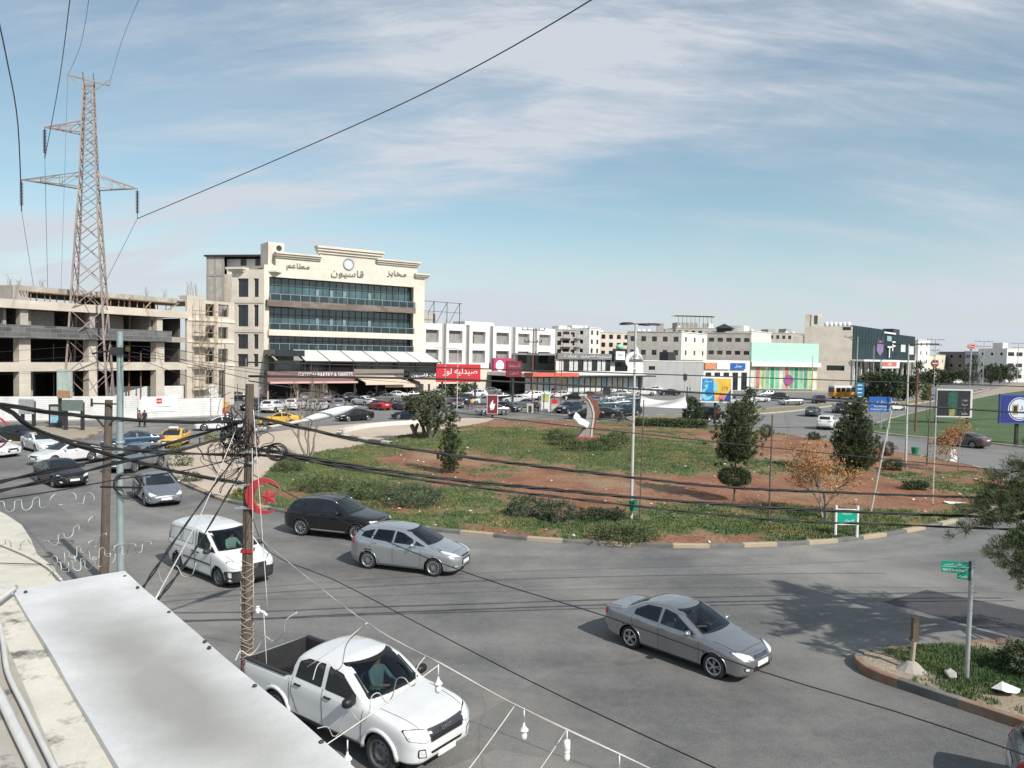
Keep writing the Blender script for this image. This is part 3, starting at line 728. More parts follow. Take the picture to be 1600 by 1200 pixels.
for a, b in ((168, 185), (270, 292), (235, 250)): mb.bar((F.x(a), 1.0, zr1+.1), (F.x(b), 1.6, zt0), .12)
part('timber_prop', mb, WOOD, root)
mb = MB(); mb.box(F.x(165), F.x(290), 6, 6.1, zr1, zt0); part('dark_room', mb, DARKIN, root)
for xa, hh in ((37, 1.4), (52, 1), (88, 1.3), (250, 1.4), (277, 1.5), (300, 2.2), (306, 2.5), (312, 2.1)):
 mb = MB(); xx = F.x(xa); zz = zt1 if xa < 292 else ztop
 for k in range(7): mb.tube([(xx+rr.uniform(-.4, .4), 2.6+rr.uniform(-.3, .3) if xa < 292 else .8, zz-.2), (xx+rr.uniform(-.45, .45), 2.6 if xa < 292 else .8, zz+hh*rr.uniform(.5, 1))], .014, 4)
 part('rebar', mb, RUST, root)
fx0, fx1 = F.x(299), F.x(333)
sc_ = thing('scaffolding', 'rusty tube scaffolding with timber boards standing before the unfinished building wing', 'scaffold', F.P0+F.d*fx0+F.n*-1.6, F.rot)
mb = MB(); sw = fx1-fx0; zz = F.z(315, 475)
for i in range(4):
 for y_ in (0, 1.1): mb.tube([(sw*i/3, y_, 0), (sw*i/3, y_, zz+rr.uniform(-.3, .6))], .035, 5)
k = 0; z_ = 1.2
while z_ < zz:
 for y_ in (0, 1.1): mb.tube([(-.2, y_, z_), (sw+.2, y_, z_+.05)], .03, 5)
 for i in range(4): mb.tube([(sw*i/3, -.1, z_), (sw*i/3, 1.2, z_)], .03, 5)
 for i in range(3):
  if (i+k) % 2: mb.tube([(sw*i/3, 0, z_), (sw*(i+1)/3, 0, z_+1.5)], .028, 5)
 z_ += 1.5; k += 1
part('frame', mb, WOOD, sc_)
for zz_ in (2.7, 5.7, 8.7, 10.2):
 mb = MB(); mb.box(-.1, sw*.66, .1, 1.0, zz_+.04, zz_+.09); part('board', mb, WOOD, sc_)
# ---------- grey tall block behind ----------
Fg = Facade(322, 140, 366, 139)
rg = thing('stair_block', 'tall raw grey building with a dark flat roof edge standing behind the cafe building', 'building', Fg.P0, Fg.rot)
mb = MB(); hh = Fg.z(335, 401); wall(mb, 0, Fg.W*.6, 0, hh, [], 0, .4); mb.box(0, .3, .4, 8, 0, hh); mb.box(.3, 9, 7.7, 8, 0, hh); part('wall', mb, CONCR, rg)
mb = MB(); mb.box(Fg.W*.55, Fg.W+.3, .6, 8, 0, Fg.z(360, 428)); part('wall', mb, STONE, rg)
mb = MB(); mb.box(Fg.W*.6, Fg.W*.6+10.5, 1.2, 8, Fg.z(360, 428)+.003, hh-.3); part('rooftop_room', mb, PLAST, rg)
mb = MB(); mb.box(-.3, Fg.W*.6+10.9, -.35, 8.4, hh, hh+.3); part('roof', mb, DKMET, rg)
for xa in (371, 394):
 x_ = Fg.x(xa); mb = MB(); mb.box(x_-.1, x_+1.0, 1.1, 1.197, Fg.z(360, 414), hh-.35); part('window', mb, DARKIN, rg)
for x_ in (Fg.W*.02, Fg.W*.28, Fg.W*.57):
 mb = MB(); mb.box(x_, x_+.35, -.03, -.002, 0, hh); part('concrete_pier', mb, mat('grey_pier', (.30, .29, .28), .9, var=.2), rg)
mb = MB(); z_ = Fg.z(340, 432); mb.box(-.03, Fg.W*.6, -.06, -.032, z_, z_+.35); part('concrete_beam', mb, MATS['grey_pier'], rg)
# ---------- the big cafe and bakery building ----------
Q = Facade(412, 130, 662, 148)
rq = thing('cafe_building', 'large cream stone building with stepped cornice, three bands of blue glazing and grey Arabic lettering', 'building', Q.P0, Q.rot)
CREAM = blocks('cream_wall', (.66, .605, .515), 1.6, .55, dark=.90, var=.025)
zq = lambda py: Q.z(420, py)
x0g, x1g = Q.x(420), Q.x(645); Wq = Q.W; D = 22
zA = Q.z(420, 432); zB = zq(463); zC = zq(478.5); zD = zq(509); zE = zq(524); zF = zq(541)
body_top = Q.z(640, 432)
mb = MB(); wall(mb, 0, Wq, 0, body_top, [(x0g, x1g, zB-.6, zA), (x0g, x1g, zD-.6, zC), (x0g, x1g, .05, zE)], 0, .8); part('front_wall', mb, CREAM, rq)
mb = MB(); mb.box(Wq-.3, Wq, .8, D, 0, body_top); mb.box(0, Wq, .8, D, body_top-.4, body_top-.05); part('side_wall', mb, CREAM, rq)
steps = [(430, 500, 405), (492, 595, 398), (585, 652, 413), (412, 667, 432)]
mb = MB(); wall(mb, Q.x(430), Q.x(498), body_top, Q.z(465, 404), [], -.02, .6); wall(mb, Q.x(498), Q.x(588), body_top, Q.z(545, 398), [], -.02, .6); wall(mb, Q.x(588), Q.x(650), body_top, Q.z(620, 413), [], -.02, .6); part('parapet', mb, CREAM, rq)
def cornice(x0, x1, z0, z1, dep=.9, nm='cornice'):
 mb = MB(); h = z1-z0
 mb.box(x0+.3, x1-.3, -dep*.35, .5, z0, z0+h*.35); mb.box(x0+.12, x1-.12, -dep*.7, .6, z0+h*.35, z0+h*.7); mb.box(x0, x1, -dep, .7, z0+h*.7, z1); part(nm, mb, CREAM, rq)
cornice(Q.x(428), Q.x(500), Q.z(465, 405), Q.z(465, 397)); cornice(Q.x(492), Q.x(596), Q.z(545, 400), Q.z(545, 389)); cornice(Q.x(585), Q.x(653), Q.z(620, 415), Q.z(620, 407)); cornice(Q.x(645), Q.x(668), Q.z(656, 435), Q.z(656, 428))
mb = MB(); mb.box(Q.x(421), Q.x(446), 1, 5, body_top, Q.z(433, 379, 1)); part('chimney_box', mb, CREAM, rq)
mb = MB(); M = Matrix.Translation((Q.x(438), .98, Q.z(438, 388, 1))) @ Matrix.Rotation(pi/2, 4, 'X'); mb.lathe([(.5, 0), (.45, .05), (.15, .04), (.12, .12), (.001, .12)], 12, M); part('fan', mb, DKMET, rq)
def glazing(z0, z1, n, doors=False, tr=.32):
 mb = MB(); mb.mat(0); mb.box(x0g+.01, x1g-.01, 1.3, 1.38, z0, z1)
 gz = part('glazing', mb, [GLB], rq)
 fr = MB(); w = (x1g-x0g)/n
 for i in range(n+1): fr.box(x0g+.02+w*i*.998-.035, x0g+.02+w*i*.998+.035, 1.2, 1.297, z0, z1)
 zt_ = z1-(z1-z0)*tr
 fr.box(x0g+.01, x1g-.01, 1.18, 1.26, zt_-.05, zt_+.05); fr.box(x0g+.01, x1g-.01, 1.19, 1.27, z1-.1, z1-.002)
 part('mullion', fr, DKMET, gz)
 for f_ in (.325, .42, .51, .69):
  pl_ = MB(); xx = x0g+(x1g-x0g)*f_; pl_.box(xx-.28, xx+.28, 1.12, 1.175, z0, z1-1.6)
  part('inner_column', pl_, mat('pale_column', (.20, .27, .29), .4, var=.2), gz)
 return gz
glazing(zB-.6, zA, 22); glazing(zD-.6, zC, 22); glazing(zF-.6, zE, 22)
mb = MB(); mb.box(x0g-.6, x1g, -.9, .85, zC, zB-.6); part('brown_stone_band', mb, blocks('brown_marble', (.17, .135, .115), 1.5, .6, dark=.7, var=.3), rq)
mb = MB(); mb.box(x0g-.2, x1g+.0, -.5, .85, zE, zD-.6); part('cream_band', mb, CREAM, rq)
for z_, y_ in ((zB-.6, -.75), (zD-.6, -.4), (zF-.55, -.3)):
 mb = MB(); mb.mat(0); mb.box(x0g, x1g, y_, y_+.02, z_, z_+1.0); mb.mat(1); mb.tube([(x0g, y_+.01, z_+1.05), (x1g, y_+.01, z_+1.05)], .05, 6)
 for k in range(17): xx = x0g+(x1g-x0g)*k/16; mb.box(xx-.03, xx+.03, y_-.03, y_-.002, z_, z_+1.0)
 part('balcony_rail', mb, [CCLEAR, ALU], rq)
text_part(rq, 'lettering', 'مطاعم', Q.x(464.5), Q.z(464, 417), Q.x(482)-Q.x(446), 1.25, -.05, LETG, .18)
text_part(rq, 'lettering', 'قاسيون', Q.x(541.5), Q.z(541, 428), Q.x(567)-Q.x(516), 1.55, -.05, LETG, .18)
text_part(rq, 'lettering', 'مخابز', Q.x(618), Q.z(618, 428), Q.x(633)-Q.x(603), 1.25, -.05, LETG, .18)
M = Matrix.Translation((Q.x(543), -.06, Q.z(543, 413))) @ Matrix.Rotation(pi/2, 4, 'X')
mb = MB(); mb.mat(0); mb.lathe([(1.05, 0), (1.05, .12), (.86, .12), (.86, .05)], 28, M); mb.mat(1); mb.lathe([(.86, .03), (.001, .03)], 28, M)
mb.mat(2); mb.sideprism([(-.5, -.35), (-.1, .3), (.05, .1), (.2, .35), (.5, -.35)], -.06, -.04, Matrix.Translation((Q.x(543), -.06, Q.z(543, 413)))); part('round_logo', mb, [mat('logo_grey', (.22, .25, .30), .4, var=0), mat('logo_pale', (.55, .58, .62), .4, var=.1), WHT], rq)
QL = Facade(362, 131.5, 412, 130.02)
ops = []
for ya, yb in ((435, 464), (476, 510), (522, 545), (553, 573)):
 for xa, xb in ((371, 387.5), (396, 403.5)): ops.append(R4(xa, xb, ya, yb, QL))
def toq(p): v = (Q.P0.to_4d() if False else p)-Q.P0; return (v.dot(Q.d), v.dot(Q.n))
qa = toq(QL.P0); ML = Matrix.Translation((qa[0], qa[1], 0)) @ Matrix.Rotation(QL.rot-Q.rot, 4, 'Z')
mb = MB(); zl = QL.z(390, 421); wall(mb, 0, QL.W-.003, 0, zl, ops, 0, .5, ML); mb.box(0, .3, .5, 20, 0, zl, ML); mb.box(.3, QL.W+2, .5, 20, zl-.4, zl-.1, ML); part('left_wall', mb, CREAM, rq)
for o_ in ops: window_part(rq, *o_, .35, GLD, DKMET, 2, 1, ML)
mb = MB(); mb.box(-.7, Q.x(436), -.9, 1.0, zl, zl+.35, ML); mb.box(-.4, Q.x(434), -.55, .9, zl-.35, zl, ML); part('cornice', mb, CREAM, rq)
for yb in (470, 516):
 z_ = QL.z(390, yb); mb = MB(); mb.box(-.1, QL.W-.01, -.1, -.002, z_-.35, z_+.25, ML); part('string_course', mb, CREAM, rq)
xc0, xc1 = Q.x(455), Q.x(662); zc1 = zF-.7; yo = -6.5
mb = MB(); n = 6
for i in range(n):
 a = xc0+(xc1-xc0)*i/n+.1; b = xc0+(xc1-xc0)*(i+1)/n-.1
 mb.mat(0); mb.add([(a, -.6, zc1+.2), (b, -.6, zc1+.2), (b, yo, zc1-1.6), (a, yo, zc1-1.6), (a, -.6, zc1+.1), (b, -.6, zc1+.1), (b, yo, zc1-1.7), (a, yo, zc1-1.7)], [(0, 3, 2, 1), (4, 5, 6, 7), (2, 3, 7, 6), (0, 1, 5, 4), (1, 2, 6, 5), (3, 0, 4, 7)])
part('canopy_panel', mb, mat('canopy_white', (.66, .66, .64), .5, var=.06), rq)
mb = MB()
for i in range(n+1):
 a = xc0+(xc1-xc0)*i/n; mb.bar((a, -.5, zc1+.15), (a, yo-.1, zc1-1.7), .14, .2); mb.bar((a, yo, zc1-1.7), (a, yo, 4.6), .12)
mb.bar((xc0, yo, zc1-1.72), (xc1, yo, zc1-1.72), .12, .2)
part('canopy_frame', mb, DKMET, rq)
mb = MB(); mb.box(Q.x(412), Q.x(457), -5.8, -.2, zc1-.9, zc1+.1); mb.box(Q.x(412)+.1, Q.x(662)-.1, -5.5, -5.4, 4.3, zc1-1.6); part('terrace_enclosure', mb, GLD, rq)
mb = MB(); mb.box(Q.x(412), Q.x(665), -6.9, -.2, 3.9, 4.3); part('terrace_deck', mb, DKMET, rq)
mb = MB(); mb.box(Q.x(395), Q.x(527), -7.6, -7.2, 3.3, 4.6); mb.box(Q.x(395), Q.x(527), -7.6, -7.55, 3.0, 3.28); part('shop_sign', mb, mat('sign_plum', (.20, .12, .115), .5, var=.25), rq)
text_part(rq, 'lettering', 'GASYON BAKERY & SWEETS', Q.x(483), 4.05, Q.x(524)-Q.x(442), .8, -7.65, LETW, .08)
mb = MB(); mb.box(Q.x(395), Q.x(527), -9.0, -7.62, 2.7, 2.98); part('pink_awning', mb, mat('awning_pink', (.62, .40, .36), .8, var=.1), rq)
mb = MB(); mb.box(Q.x(608), Q.x(690), -8.0, -7.6, 3.4, 4.5); part('shop_sign', mb, DKMET, rq)
text_part(rq, 'lettering', 'مخابز وحلويات قاسيون', Q.x(648), 3.95, Q.x(684)-Q.x(612), .75, -8.05, LETW, .08)
mb = MB(); mb.box(Q.x(528), Q.x(604), -6.9, -6.4, 3.0, 5.0); part('slatted_fascia', mb, mat('taupe_slats', (.19, .175, .155), .7, var=.15, stretch=(.2, 1, 9), scale=2), rq)
def awning(x0, x1, y0, y1, z0, z1, m, nm='awning'):
 mb = MB(); t = .05
 mb.add([(x0, y1, z1), (x1, y1, z1), (x1, y0, z0), (x0, y0, z0), (x0, y1, z1-t), (x1, y1, z1-t), (x1, y0, z0-t), (x0, y0, z0-t)], [(0, 3, 2, 1), (4, 5, 6, 7), (0, 1, 5, 4), (1, 2, 6, 5), (2, 3, 7, 6), (3, 0, 4, 7)])
 mb.box(x0, x1, y0-.02, y0+.02, z0-.4, z0-t); part(nm, mb, m, rq)
AWN = mat('awning_cream', (.66, .53, .42), .8, var=.08)
awning(Q.x(527), Q.x(588), -12, -7.0, 2.9, 3.9, AWN); awning(Q.x(606), Q.x(664), -12.5, -8.1, 3.0, 3.6, AWN); awning(Q.x(560), Q.x(610), -11, -7.0, 2.4, 3.1, AWN)
for xa in (395, 440, 484, 527, 560, 606, 640, 664):
 mb = MB(); mb.box(Q.x(xa), Q.x(xa)+.25, -7.5, -7.25, 0, 3.3); part('shop_pillar', mb, mat('pillar_pink', (.45, .30, .26), .7, var=.1), rq)
mb = MB(); mb.box(x0g, x1g, 1.0, 1.2, .02, 3.8); part('shop_front', mb, DARKIN, rq)
# ---------- white building with square frames ----------
Wb = Facade(661, 150, 868, 176)
rw_ = thing('white_framed_building', 'white building whose facade is rows of thick square frames around grey bays', 'building', Wb.P0, Wb.rot)
zt = Wb.z(765, 509); GREYR = mat('grey_render', (.44, .43, .41), .9, var=.1, scale=.6, stain=.2)
cols = [(665, 685, 661, 690), (701, 722, 697, 727), (738, 758, 733, 764), (775, 795, 770, 798), (809, 827, 805, 832), (842, 860, 839, 867)]
r1 = (Wb.z(675, 535), Wb.z(675, 515)); r2 = (Wb.z(675, 566.5), Wb.z(675, 546))
zbt = Wb.z(765, 576)
mb = MB(); mb.box(0, Wb.W, .9, 1.2, zbt, zt-.35); mb.box(0, Wb.W, 1.2, 18, zt-.7, zt-.4); mb.box(Wb.W-.3, Wb.W, 1.2, 18, 0, zt-.3); part('recessed_wall', mb, GREYR, rw_)
for i, (a, b, c, d) in enumerate(cols):
 mb = MB(); wall(mb, Wb.x(c), Wb.x(d), zbt, zt+(-.1 if i < 1 else 0), [(Wb.x(a), Wb.x(b), r1[0], r1[1]), (Wb.x(a), Wb.x(b), r2[0], r2[1])], 0, .897); part('white_frame', mb, PLAST, rw_)
 for r_ in (r1, r2):
  mb = MB(); mb.mat(0); mb.box(Wb.x(a), Wb.x(b), .80, .895, r_[0], r_[1]); mb.mat(1); mb.box(Wb.x(a)+.3, Wb.x(a)+1.0, .74, .797, r_[0], r_[0]+1.7) if (i+int(r_[0])) % 3 == 0 else None
  part('bay', mb, [mat('bay_grey', (.27, .26, .245), .9, var=.22, scale=.9, stain=.4), DARKIN], rw_)
mb = MB(); mb.box(Wb.x(664), Wb.x(712), 7, 12, zt, Wb.z(690, 489, 7)); part('rooftop_room', mb, GREYST, rw_)
for a, b in ((661, 665), (671, 675), (709, 712)):
 mb = MB(); mb.box(Wb.x(a), Wb.x(b), 6.9, 6.997, zt+.2, zt+2.2); part('window', mb, DARKIN, rw_)
mb = MB()
for i in range(4): x_ = Wb.x(680)+i*3.4; mb.bar((x_, 5, zt), (x_, 5, zt+4.6), .1); mb.bar((x_, 9, zt), (x_, 5, zt+4.6), .07)
mb.bar((Wb.x(676), 5, zt+4.6), (Wb.x(676)+11.5, 5, zt+4.6), .1); mb.bar((Wb.x(676), 5, zt+2.6), (Wb.x(676)+11.5, 5, zt+2.6), .08); part('billboard_frame', mb, DKMET, rw_)
mb = MB(); mb.box(Wb.x(745), Wb.x(790), 4, 8, zt, zt+.9); part('white_parapet', mb, PLAST, rw_)
mb = MB(); ops = [(Wb.x(767), Wb.x(800), .1, 3.6)]; wall(mb, 0, Wb.W, 0, zbt, ops, -.3, .5); part('shop_wall', mb, TANST, rw_)
mb = MB(); mb.box(Wb.x(767), Wb.x(800), .5, .6, 0, 3.6); part('shop_front', mb, GLD, rw_)
mb = MB(); mb.box(Wb.x(767), Wb.x(797), -1.0, -.35, 4.0, 7.2); part('shop_sign', mb, mat('sign_pink', (.42, .05, .14), .5, var=.1), rw_)
mb = MB(); M = Matrix.Translation((Wb.x(776), -1.02, 5.6)) @ Matrix.Rotation(pi/2, 4, 'X'); mb.lathe([(1.15, 0), (1.15, .06), (.001, .06)], 24, M); part('round_logo', mb, LETW, rw_)
text_part(rw_, 'lettering', 'CITY', Wb.x(776), 5.6, 1.6, .5, -1.10, SIGNBLUE, .03)
mb = MB(); mb.box(Wb.x(782), Wb.x(805), -1.5, -1.1, 3.5, 4.1); part('yellow_sign', mb, mat('sign_yellow', (.7, .5, .05), .5, var=.1), rw_)
def board(name, label, ff, xa, xb, ya, yb, off, m, legs=((.5, 1),), thick=.25, back=DKMET, cat='billboard', lift=0.0, txt=(), base=None):
 """a sign board on posts; ff a Facade giving its plane"""
 x0, x1 = ff.at(xa, ya, off)[0], ff.at(xb, ya, off)[0]; z0, z1 = ff.z((xa+xb)/2, yb, off), ff.z((xa+xb)/2, ya, off)
 loc = ff.P0+ff.d*((x0+x1)/2)+ff.n*off; w = x1-x0
 r = thing(name, label, cat, loc, ff.rot)
 mb = MB(); mb.mat(0); mb.box(-w/2, w/2, 0, thick, z0, z1); part('panel', mb, m, r)
 if legs:
  for f_, wd in legs:
   mb = MB(); mb.box(-w/2+w*f_-.06*wd, -w/2+w*f_+.06*wd, thick+.01, thick+.13*wd, 0, z1-.1); part('post', mb, back, r)
 return r, w, z0, z1
Fp = Facade(680, 118, 752, 121)
rb, w, z0, z1 = board('pharmacy_billboard', 'wide red billboard with white Arabic lettering before the white framed building', Fp, 682, 751, 569, 597, 0, SIGNRED, legs=((.15, 2), (.9, 2)))
text_part(rb, 'lettering', 'صيدلية لوز', -w*.05+.6, (z0+z1)/2+.2, w*.78, (z1-z0)*.45, -.02, LETW, .04)
Fp = Facade(790, 116, 815, 117)
rb, w, z0, z1 = board('maroon_billboard', 'dark maroon square billboard with pink Arabic words, right of the red one', Fp, 791.5, 815.5, 564, 589, 0, SIGNMAR, legs=((.5, 2.4),))
LETP = mat('pink_letters', (.55, .22, .25), .5, var=0)
text_part(rb, 'lettering', 'الصنقطة', 0, z0+(z1-z0)*.72, w*.75, (z1-z0)*.22, -.02, LETP, .03); text_part(rb, 'lettering', 'ليون', 0, z0+(z1-z0)*.25, w*.5, (z1-z0)*.2, -.02, LETP, .03)
# ---------- glass fronted store ----------
Sf = Facade(820, 150, 1008, 168)
rs = thing('store_building', 'two storey store with tall glazed front, dark sign band and red awning', 'building', Sf.P0, Sf.rot)
zst = Sf.z(940, 553); z_a = Sf.z(940, 562); z_b = Sf.z(940, 580); z_c = Sf.z(940, 589)
xa_ = Sf.x(870)
mb = MB(); mb.box(xa_, Sf.W, -.3, .4, z_a, zst); part('sign_band', mb, mat('band_grey', (.19, .19, .19), .6, var=.1), rs)
mb = MB(); mb.box(0, Sf.W+.2, -.1, 20, z_c, z_c+.75); mb.box(xa_, Sf.W, .4, 20, zst-.5, zst-.1); mb.box(Sf.W-.4, Sf.W, .5, 20, 0, zst-.5); part('white_slab', mb, PLAST, rs)
mb = MB(); mb.box(-.2, Sf.x(890), -3.2, -.12, z_c+.2, z_c+.9); part('red_awning', mb, mat('awning_red', (.60, .12, .08), .7, var=.1), rs)
mb = MB(); mb.box(Sf.x(890), Sf.x(1008)+1, -2.5, -.12, z_c+.1, z_c+.35); part('canopy', mb, DKMET, rs)
POST = []
def glass_strip(root, x0, x1, z0, z1, n, y, cols):
 for i in range(n):
  a = x0+(x1-x0)*i/n; b = x0+(x1-x0)*(i+1)/n
  window_part(root, a+.03, b-.03, z0, z1, y, cols[i % len(cols)], DKMET, 1, 1, fw=.09)
PGL = [mat('poster_pale', (.62, .64, .60), .3, var=.15, scale=1.2), mat('poster_cream', (.62, .56, .44), .3, var=.25, scale=1.2), mat('poster_blue', (.40, .52, .55), .3, var=.2, scale=1.2), mat('poster_pale2', (.55, .56, .55), .3, var=.2, scale=2)]
glass_strip(rs, Sf.x(875), Sf.x(955), z_b, z_a, 11, .25, [PGL[3], GLD, PGL[3]]); glass_strip(rs, Sf.x(962), Sf.x(982), z_b, z_a, 4, .25, [GLD])
mb = MB(); mb.box(Sf.x(982), Sf.W-.41, .2, .5, z_b, z_a); mb.box(Sf.x(955), Sf.x(962), .2, .5, z_b, z_a); mb.box(xa_, Sf.x(875), .2, .5, z_b, z_a); mb.box(xa_, Sf.W-.41, 0, .45, z_c+.75, z_b-.01); part('upper_wall', mb, PLAST, rs)
glass_strip(rs, Sf.x(822), Sf.x(1000), .5, z_c-.05, 20, .3, [PGL[0], PGL[1], PGL[0], PGL[2], PGL[0]])
mb = MB(); mb.box(0, Sf.W-.41, .2, .45, 0, .48); part('plinth', mb, CONCR, rs)
for t_, xa, xb in (('عيادة', 880, 900), ('السريري', 905, 928), ('النسائية', 931, 953), ('للفحص والعناية', 976, 1000)):
 text_part(rs, 'lettering', t_, Sf.x((xa+xb)/2), (z_a+zst)/2, Sf.x(xb)-Sf.x(xa), .75, -.35, LETW, .06)
mb = MB(); mb.mat(0); mb.box(Sf.x(955), Sf.x(973), -1.0, -.4, Sf.z(963, 565), Sf.z(963, 545)); mb.mat(1); mb.box(Sf.x(957), Sf.x(971), -1.06, -1.003, Sf.z(963, 562), Sf.z(963, 549)); part('sign_box', mb, [DKMET, LETW], rs)
text_part(rs, 'lettering', 'صيدلية', Sf.x(964), Sf.z(963, 554), 1.6, .7, -1.09, SIGNNAVY, .02)
mb = MB(); mb.lathe([(.7, 0), (.85, .4), (.6, .9), (.001, 1.0)], 14, Matrix.Translation((Sf.x(964), -.7, Sf.z(963, 545)))); part('green_globe', mb, mat('globe_green', (.25, .55, .38), .4, var=.2), rs)
# ---------- plain grey wall building ----------
Gw = Facade(1003, 172, 1100, 182)
rgw = thing('grey_shed', 'low plain grey building with one small window, beside the glazed store', 'building', Gw.P0, Gw.rot)
zt = Gw.z(1050, 565); o_ = R4(1014, 1024, 572, 578, Gw)
mb = MB(); wall(mb, 0, Gw.W, 0, zt, [o_], 0, .3); mb.box(0, Gw.W, .3, 14, zt-.5, zt-.2); mb.box(0, .3, .3, 14, 0, zt-.5); part('wall', mb, mat('shed_grey', (.36, .36, .36), .85, var=.07, scale=.4, stain=.2), rgw)
window_part(rgw, *o_, .15, GLD, DKMET, 3); mb = MB(); mb.box(-.1, Gw.W+.1, -.12, .4, zt, zt+.2); part('coping', mb, PLAST, rgw)
mb = MB(); mb.box(Gw.x(1058), Gw.x(1070), 3, 6, zt, zt+2.2); part('rooftop_room', mb, DKMET, rgw)
# ---------- row of small shops ----------
Rs = Facade(1098, 186, 1172, 194)
rr_ = thing('shop_row', 'row of small white shops with coloured sign boards left of the pale green store', 'building', Rs.P0, Rs.rot)
zt = Rs.z(1135, 563); ops = [R4(1103+i*14, 1112+i*14, 582, 603, Rs) for i in range(5)]; ops = [(a, b, .1, d) for a, b, c, d in ops]
mb = MB(); wall(mb, 0, Rs.W, 0, zt, ops, 0, .3); mb.box(0, Rs.W, .3, 12, zt-.4, zt-.1); part('wall', mb, PLAST, rr_)
for o_ in ops: window_part(rr_, *o_, .15, GLD, DKMET, 2, name='shop_window')
for (a, b, m_, t_) in ((1100, 1118, mat('sign_orange', (.55, .25, .12), .5, var=.4, scale=2), ''), (1119, 1139, LETW, ''), (1140, 1163, SIGNBLUE, 'موبايل')):
 mb = MB(); mb.box(Rs.x(a), Rs.x(b), -.45, -.1, Rs.z(1135, 577), Rs.z(1135, 567)); part('shop_sign', mb, m_, rr_)
 if t_: text_part(rr_, 'lettering', t_, Rs.x((a+b)/2), Rs.z(1135, 572), 2.4, .8, -.5, LETW, .03)
# ---------- pale green store ----------
Mt = Facade(1174, 196, 1279, 201)
rm_ = thing('pale_green_store', 'store with a blank pale green upper wall over a colourful glazed shop front', 'building', Mt.P0, Mt.rot)
zt = Mt.z(1226, 536); zb_ = Mt.z(1226, 566); zc_ = Mt.z(1226, 573)
mb = MB(); mb.box(0, Mt.W, 0, .5, zb_, zt); mb.box(0, Mt.W, .5, 1, zt-.6, zt-.3); part('green_panel_wall', mb, mat('mint_panel', (.42, .68, .56), .5, var=.06, scale=.25), rm_)
mb = MB(); mb.box(-.3, Mt.W+.3, -.8, .6, zc_, zb_); part('white_band', mb, PLAST, rm_)
mb = MB(); mb.box(0, .4, .5, 1, 0, zt-.7); mb.box(.4, Mt.W, 1.5, 1.8, 0, zc_); part('side_wall', mb, PLAST, rm_)
cl = [mat('front_red', (.5, .18, .15), .4, var=.3, scale=1), mat('front_yellowgreen', (.38, .5, .2), .4, var=.4, scale=.8), mat('front_green', (.05, .32, .17), .4, var=.4, scale=.8), mat('front_pale', (.6, .62, .5), .4, var=.3, scale=.8), mat('front_green2', (.18, .42, .25), .4, var=.5, scale=.6)]
seq = [3, 0, 1, 4, 2, 4, 3, 0, 4, 2, 4, 2, 1, 3]
for i, k in enumerate(seq):
 a = Mt.W*i/len(seq); b = Mt.W*(i+1)/len(seq); window_part(rm_, a+.05, b-.05, .3, zc_-.02, .3, cl[k], PLAST, 1, 1, name='shop_window', fw=.12)
mb = MB(); M = Matrix.Translation((Mt.x(1234), .15, Mt.z(1234, 594))) @ Matrix.Rotation(pi/2, 4, 'X'); mb.lathe([(1.4, 0), (1.4, .05), (.9, .05), (.9, .02), (.001, .02)], 24, M); part('round_logo', mb, mat('logo_purple', (.28, .08, .22), .5, var=.2), rm_)
# ---------- tan block and glass block ----------
Tb = Facade(1240, 205, 1331, 200)
rt = thing('tan_block', 'big windowless tan stone building left of the dark glass centre', 'building', Tb.P0, Tb.rot)
zt = Tb.z(1300, 510); xs0 = Tb.x(1256)
mb = MB(); op = R4(1315, 1330, 511, 516, Tb); op2 = R4(1292, 1320, 571, 579, Tb)
wall(mb, xs0, Tb.W, 0, zt, [op2, (op[0], op[1]-.3, op[2], op[3])], 0, .5); wall(mb, 0, xs0, 0, Tb.z(1245, 524), [], .2, .5); mb.box(0, Tb.W, .7, 30, zt-2.6, zt-2.3); part('wall', mb, TANST, rt)
for o_ in (op2, (op[0], op[1]-.3, op[2], op[3])): window_part(rt, *o_, .25, GLD, DKMET, 5)
mb = MB(); mb.box(Tb.x(1256), Tb.x(1266), 4, 8, zt-1, Tb.z(1262, 491, 4)); part('roof_tower', mb, TANST, rt)
mb = MB(); mb.box(Tb.x(1266), Tb.x(1283), 3.8, 8, zt-1, Tb.z(1274, 491, 4)); part('roof_tower', mb, WHITEST, rt)
mb = MB(); mb.box(Tb.x(1271), Tb.x(1276), 3.7, 3.795, Tb.z(1274, 506, 4), Tb.z(1274, 493, 4)); part('window', mb, DARKIN, rt)
for i in range(6):
 mb = MB(); mb.lathe([(.001, 0), (.55, 0), (.6, .1), (.6, 1.0), (.3, 1.25), (.001, 1.3)], 12, Matrix.Translation((Tb.x(1290+i*7), 2.5, zt))); part('water_tank', mb, TANK, rt, smooth=True)
Gb = Facade(1332, 200, 1431, 257)
rgb_ = thing('glass_centre', 'dark teal glass commercial centre with white and purple shop logos on its front', 'building', Gb.P0, Gb.rot)
zt = Gb.z(1335, 508.5); zb_ = Gb.z(1345, 561)
mb = MB(); mb.box(0, Gb.W*.45, 0, .9, zb_, zt); mb.box(Gb.W*.45, Gb.W, .5, 1.4, zb_, zt-.8); gw = part('glass_wall', mb, GLT, rgb_)
mb = MB()
for i in range(26): x_ = Gb.W*i/25; mb.box(x_-.05, x_+.05, -.06 if x_ < Gb.W*.45 else .44, -.003 if x_ < Gb.W*.45 else .497, zb_, zt-.9)
part('mullion', mb, DKMET, gw)
mb = MB(); mb.box(-.5, Gb.W, -3, 0, zb_-.6, zb_-.1); part('canopy', mb, PLAST, rgb_)
mb = MB(); mb.box(1.5, Gb.W, 2, 3, 0, zb_-.61); mb.box(Gb.W-.5, Gb.W, 3, 20, 0, zt-1)
part('shop_front', mb, GLD, rgb_)
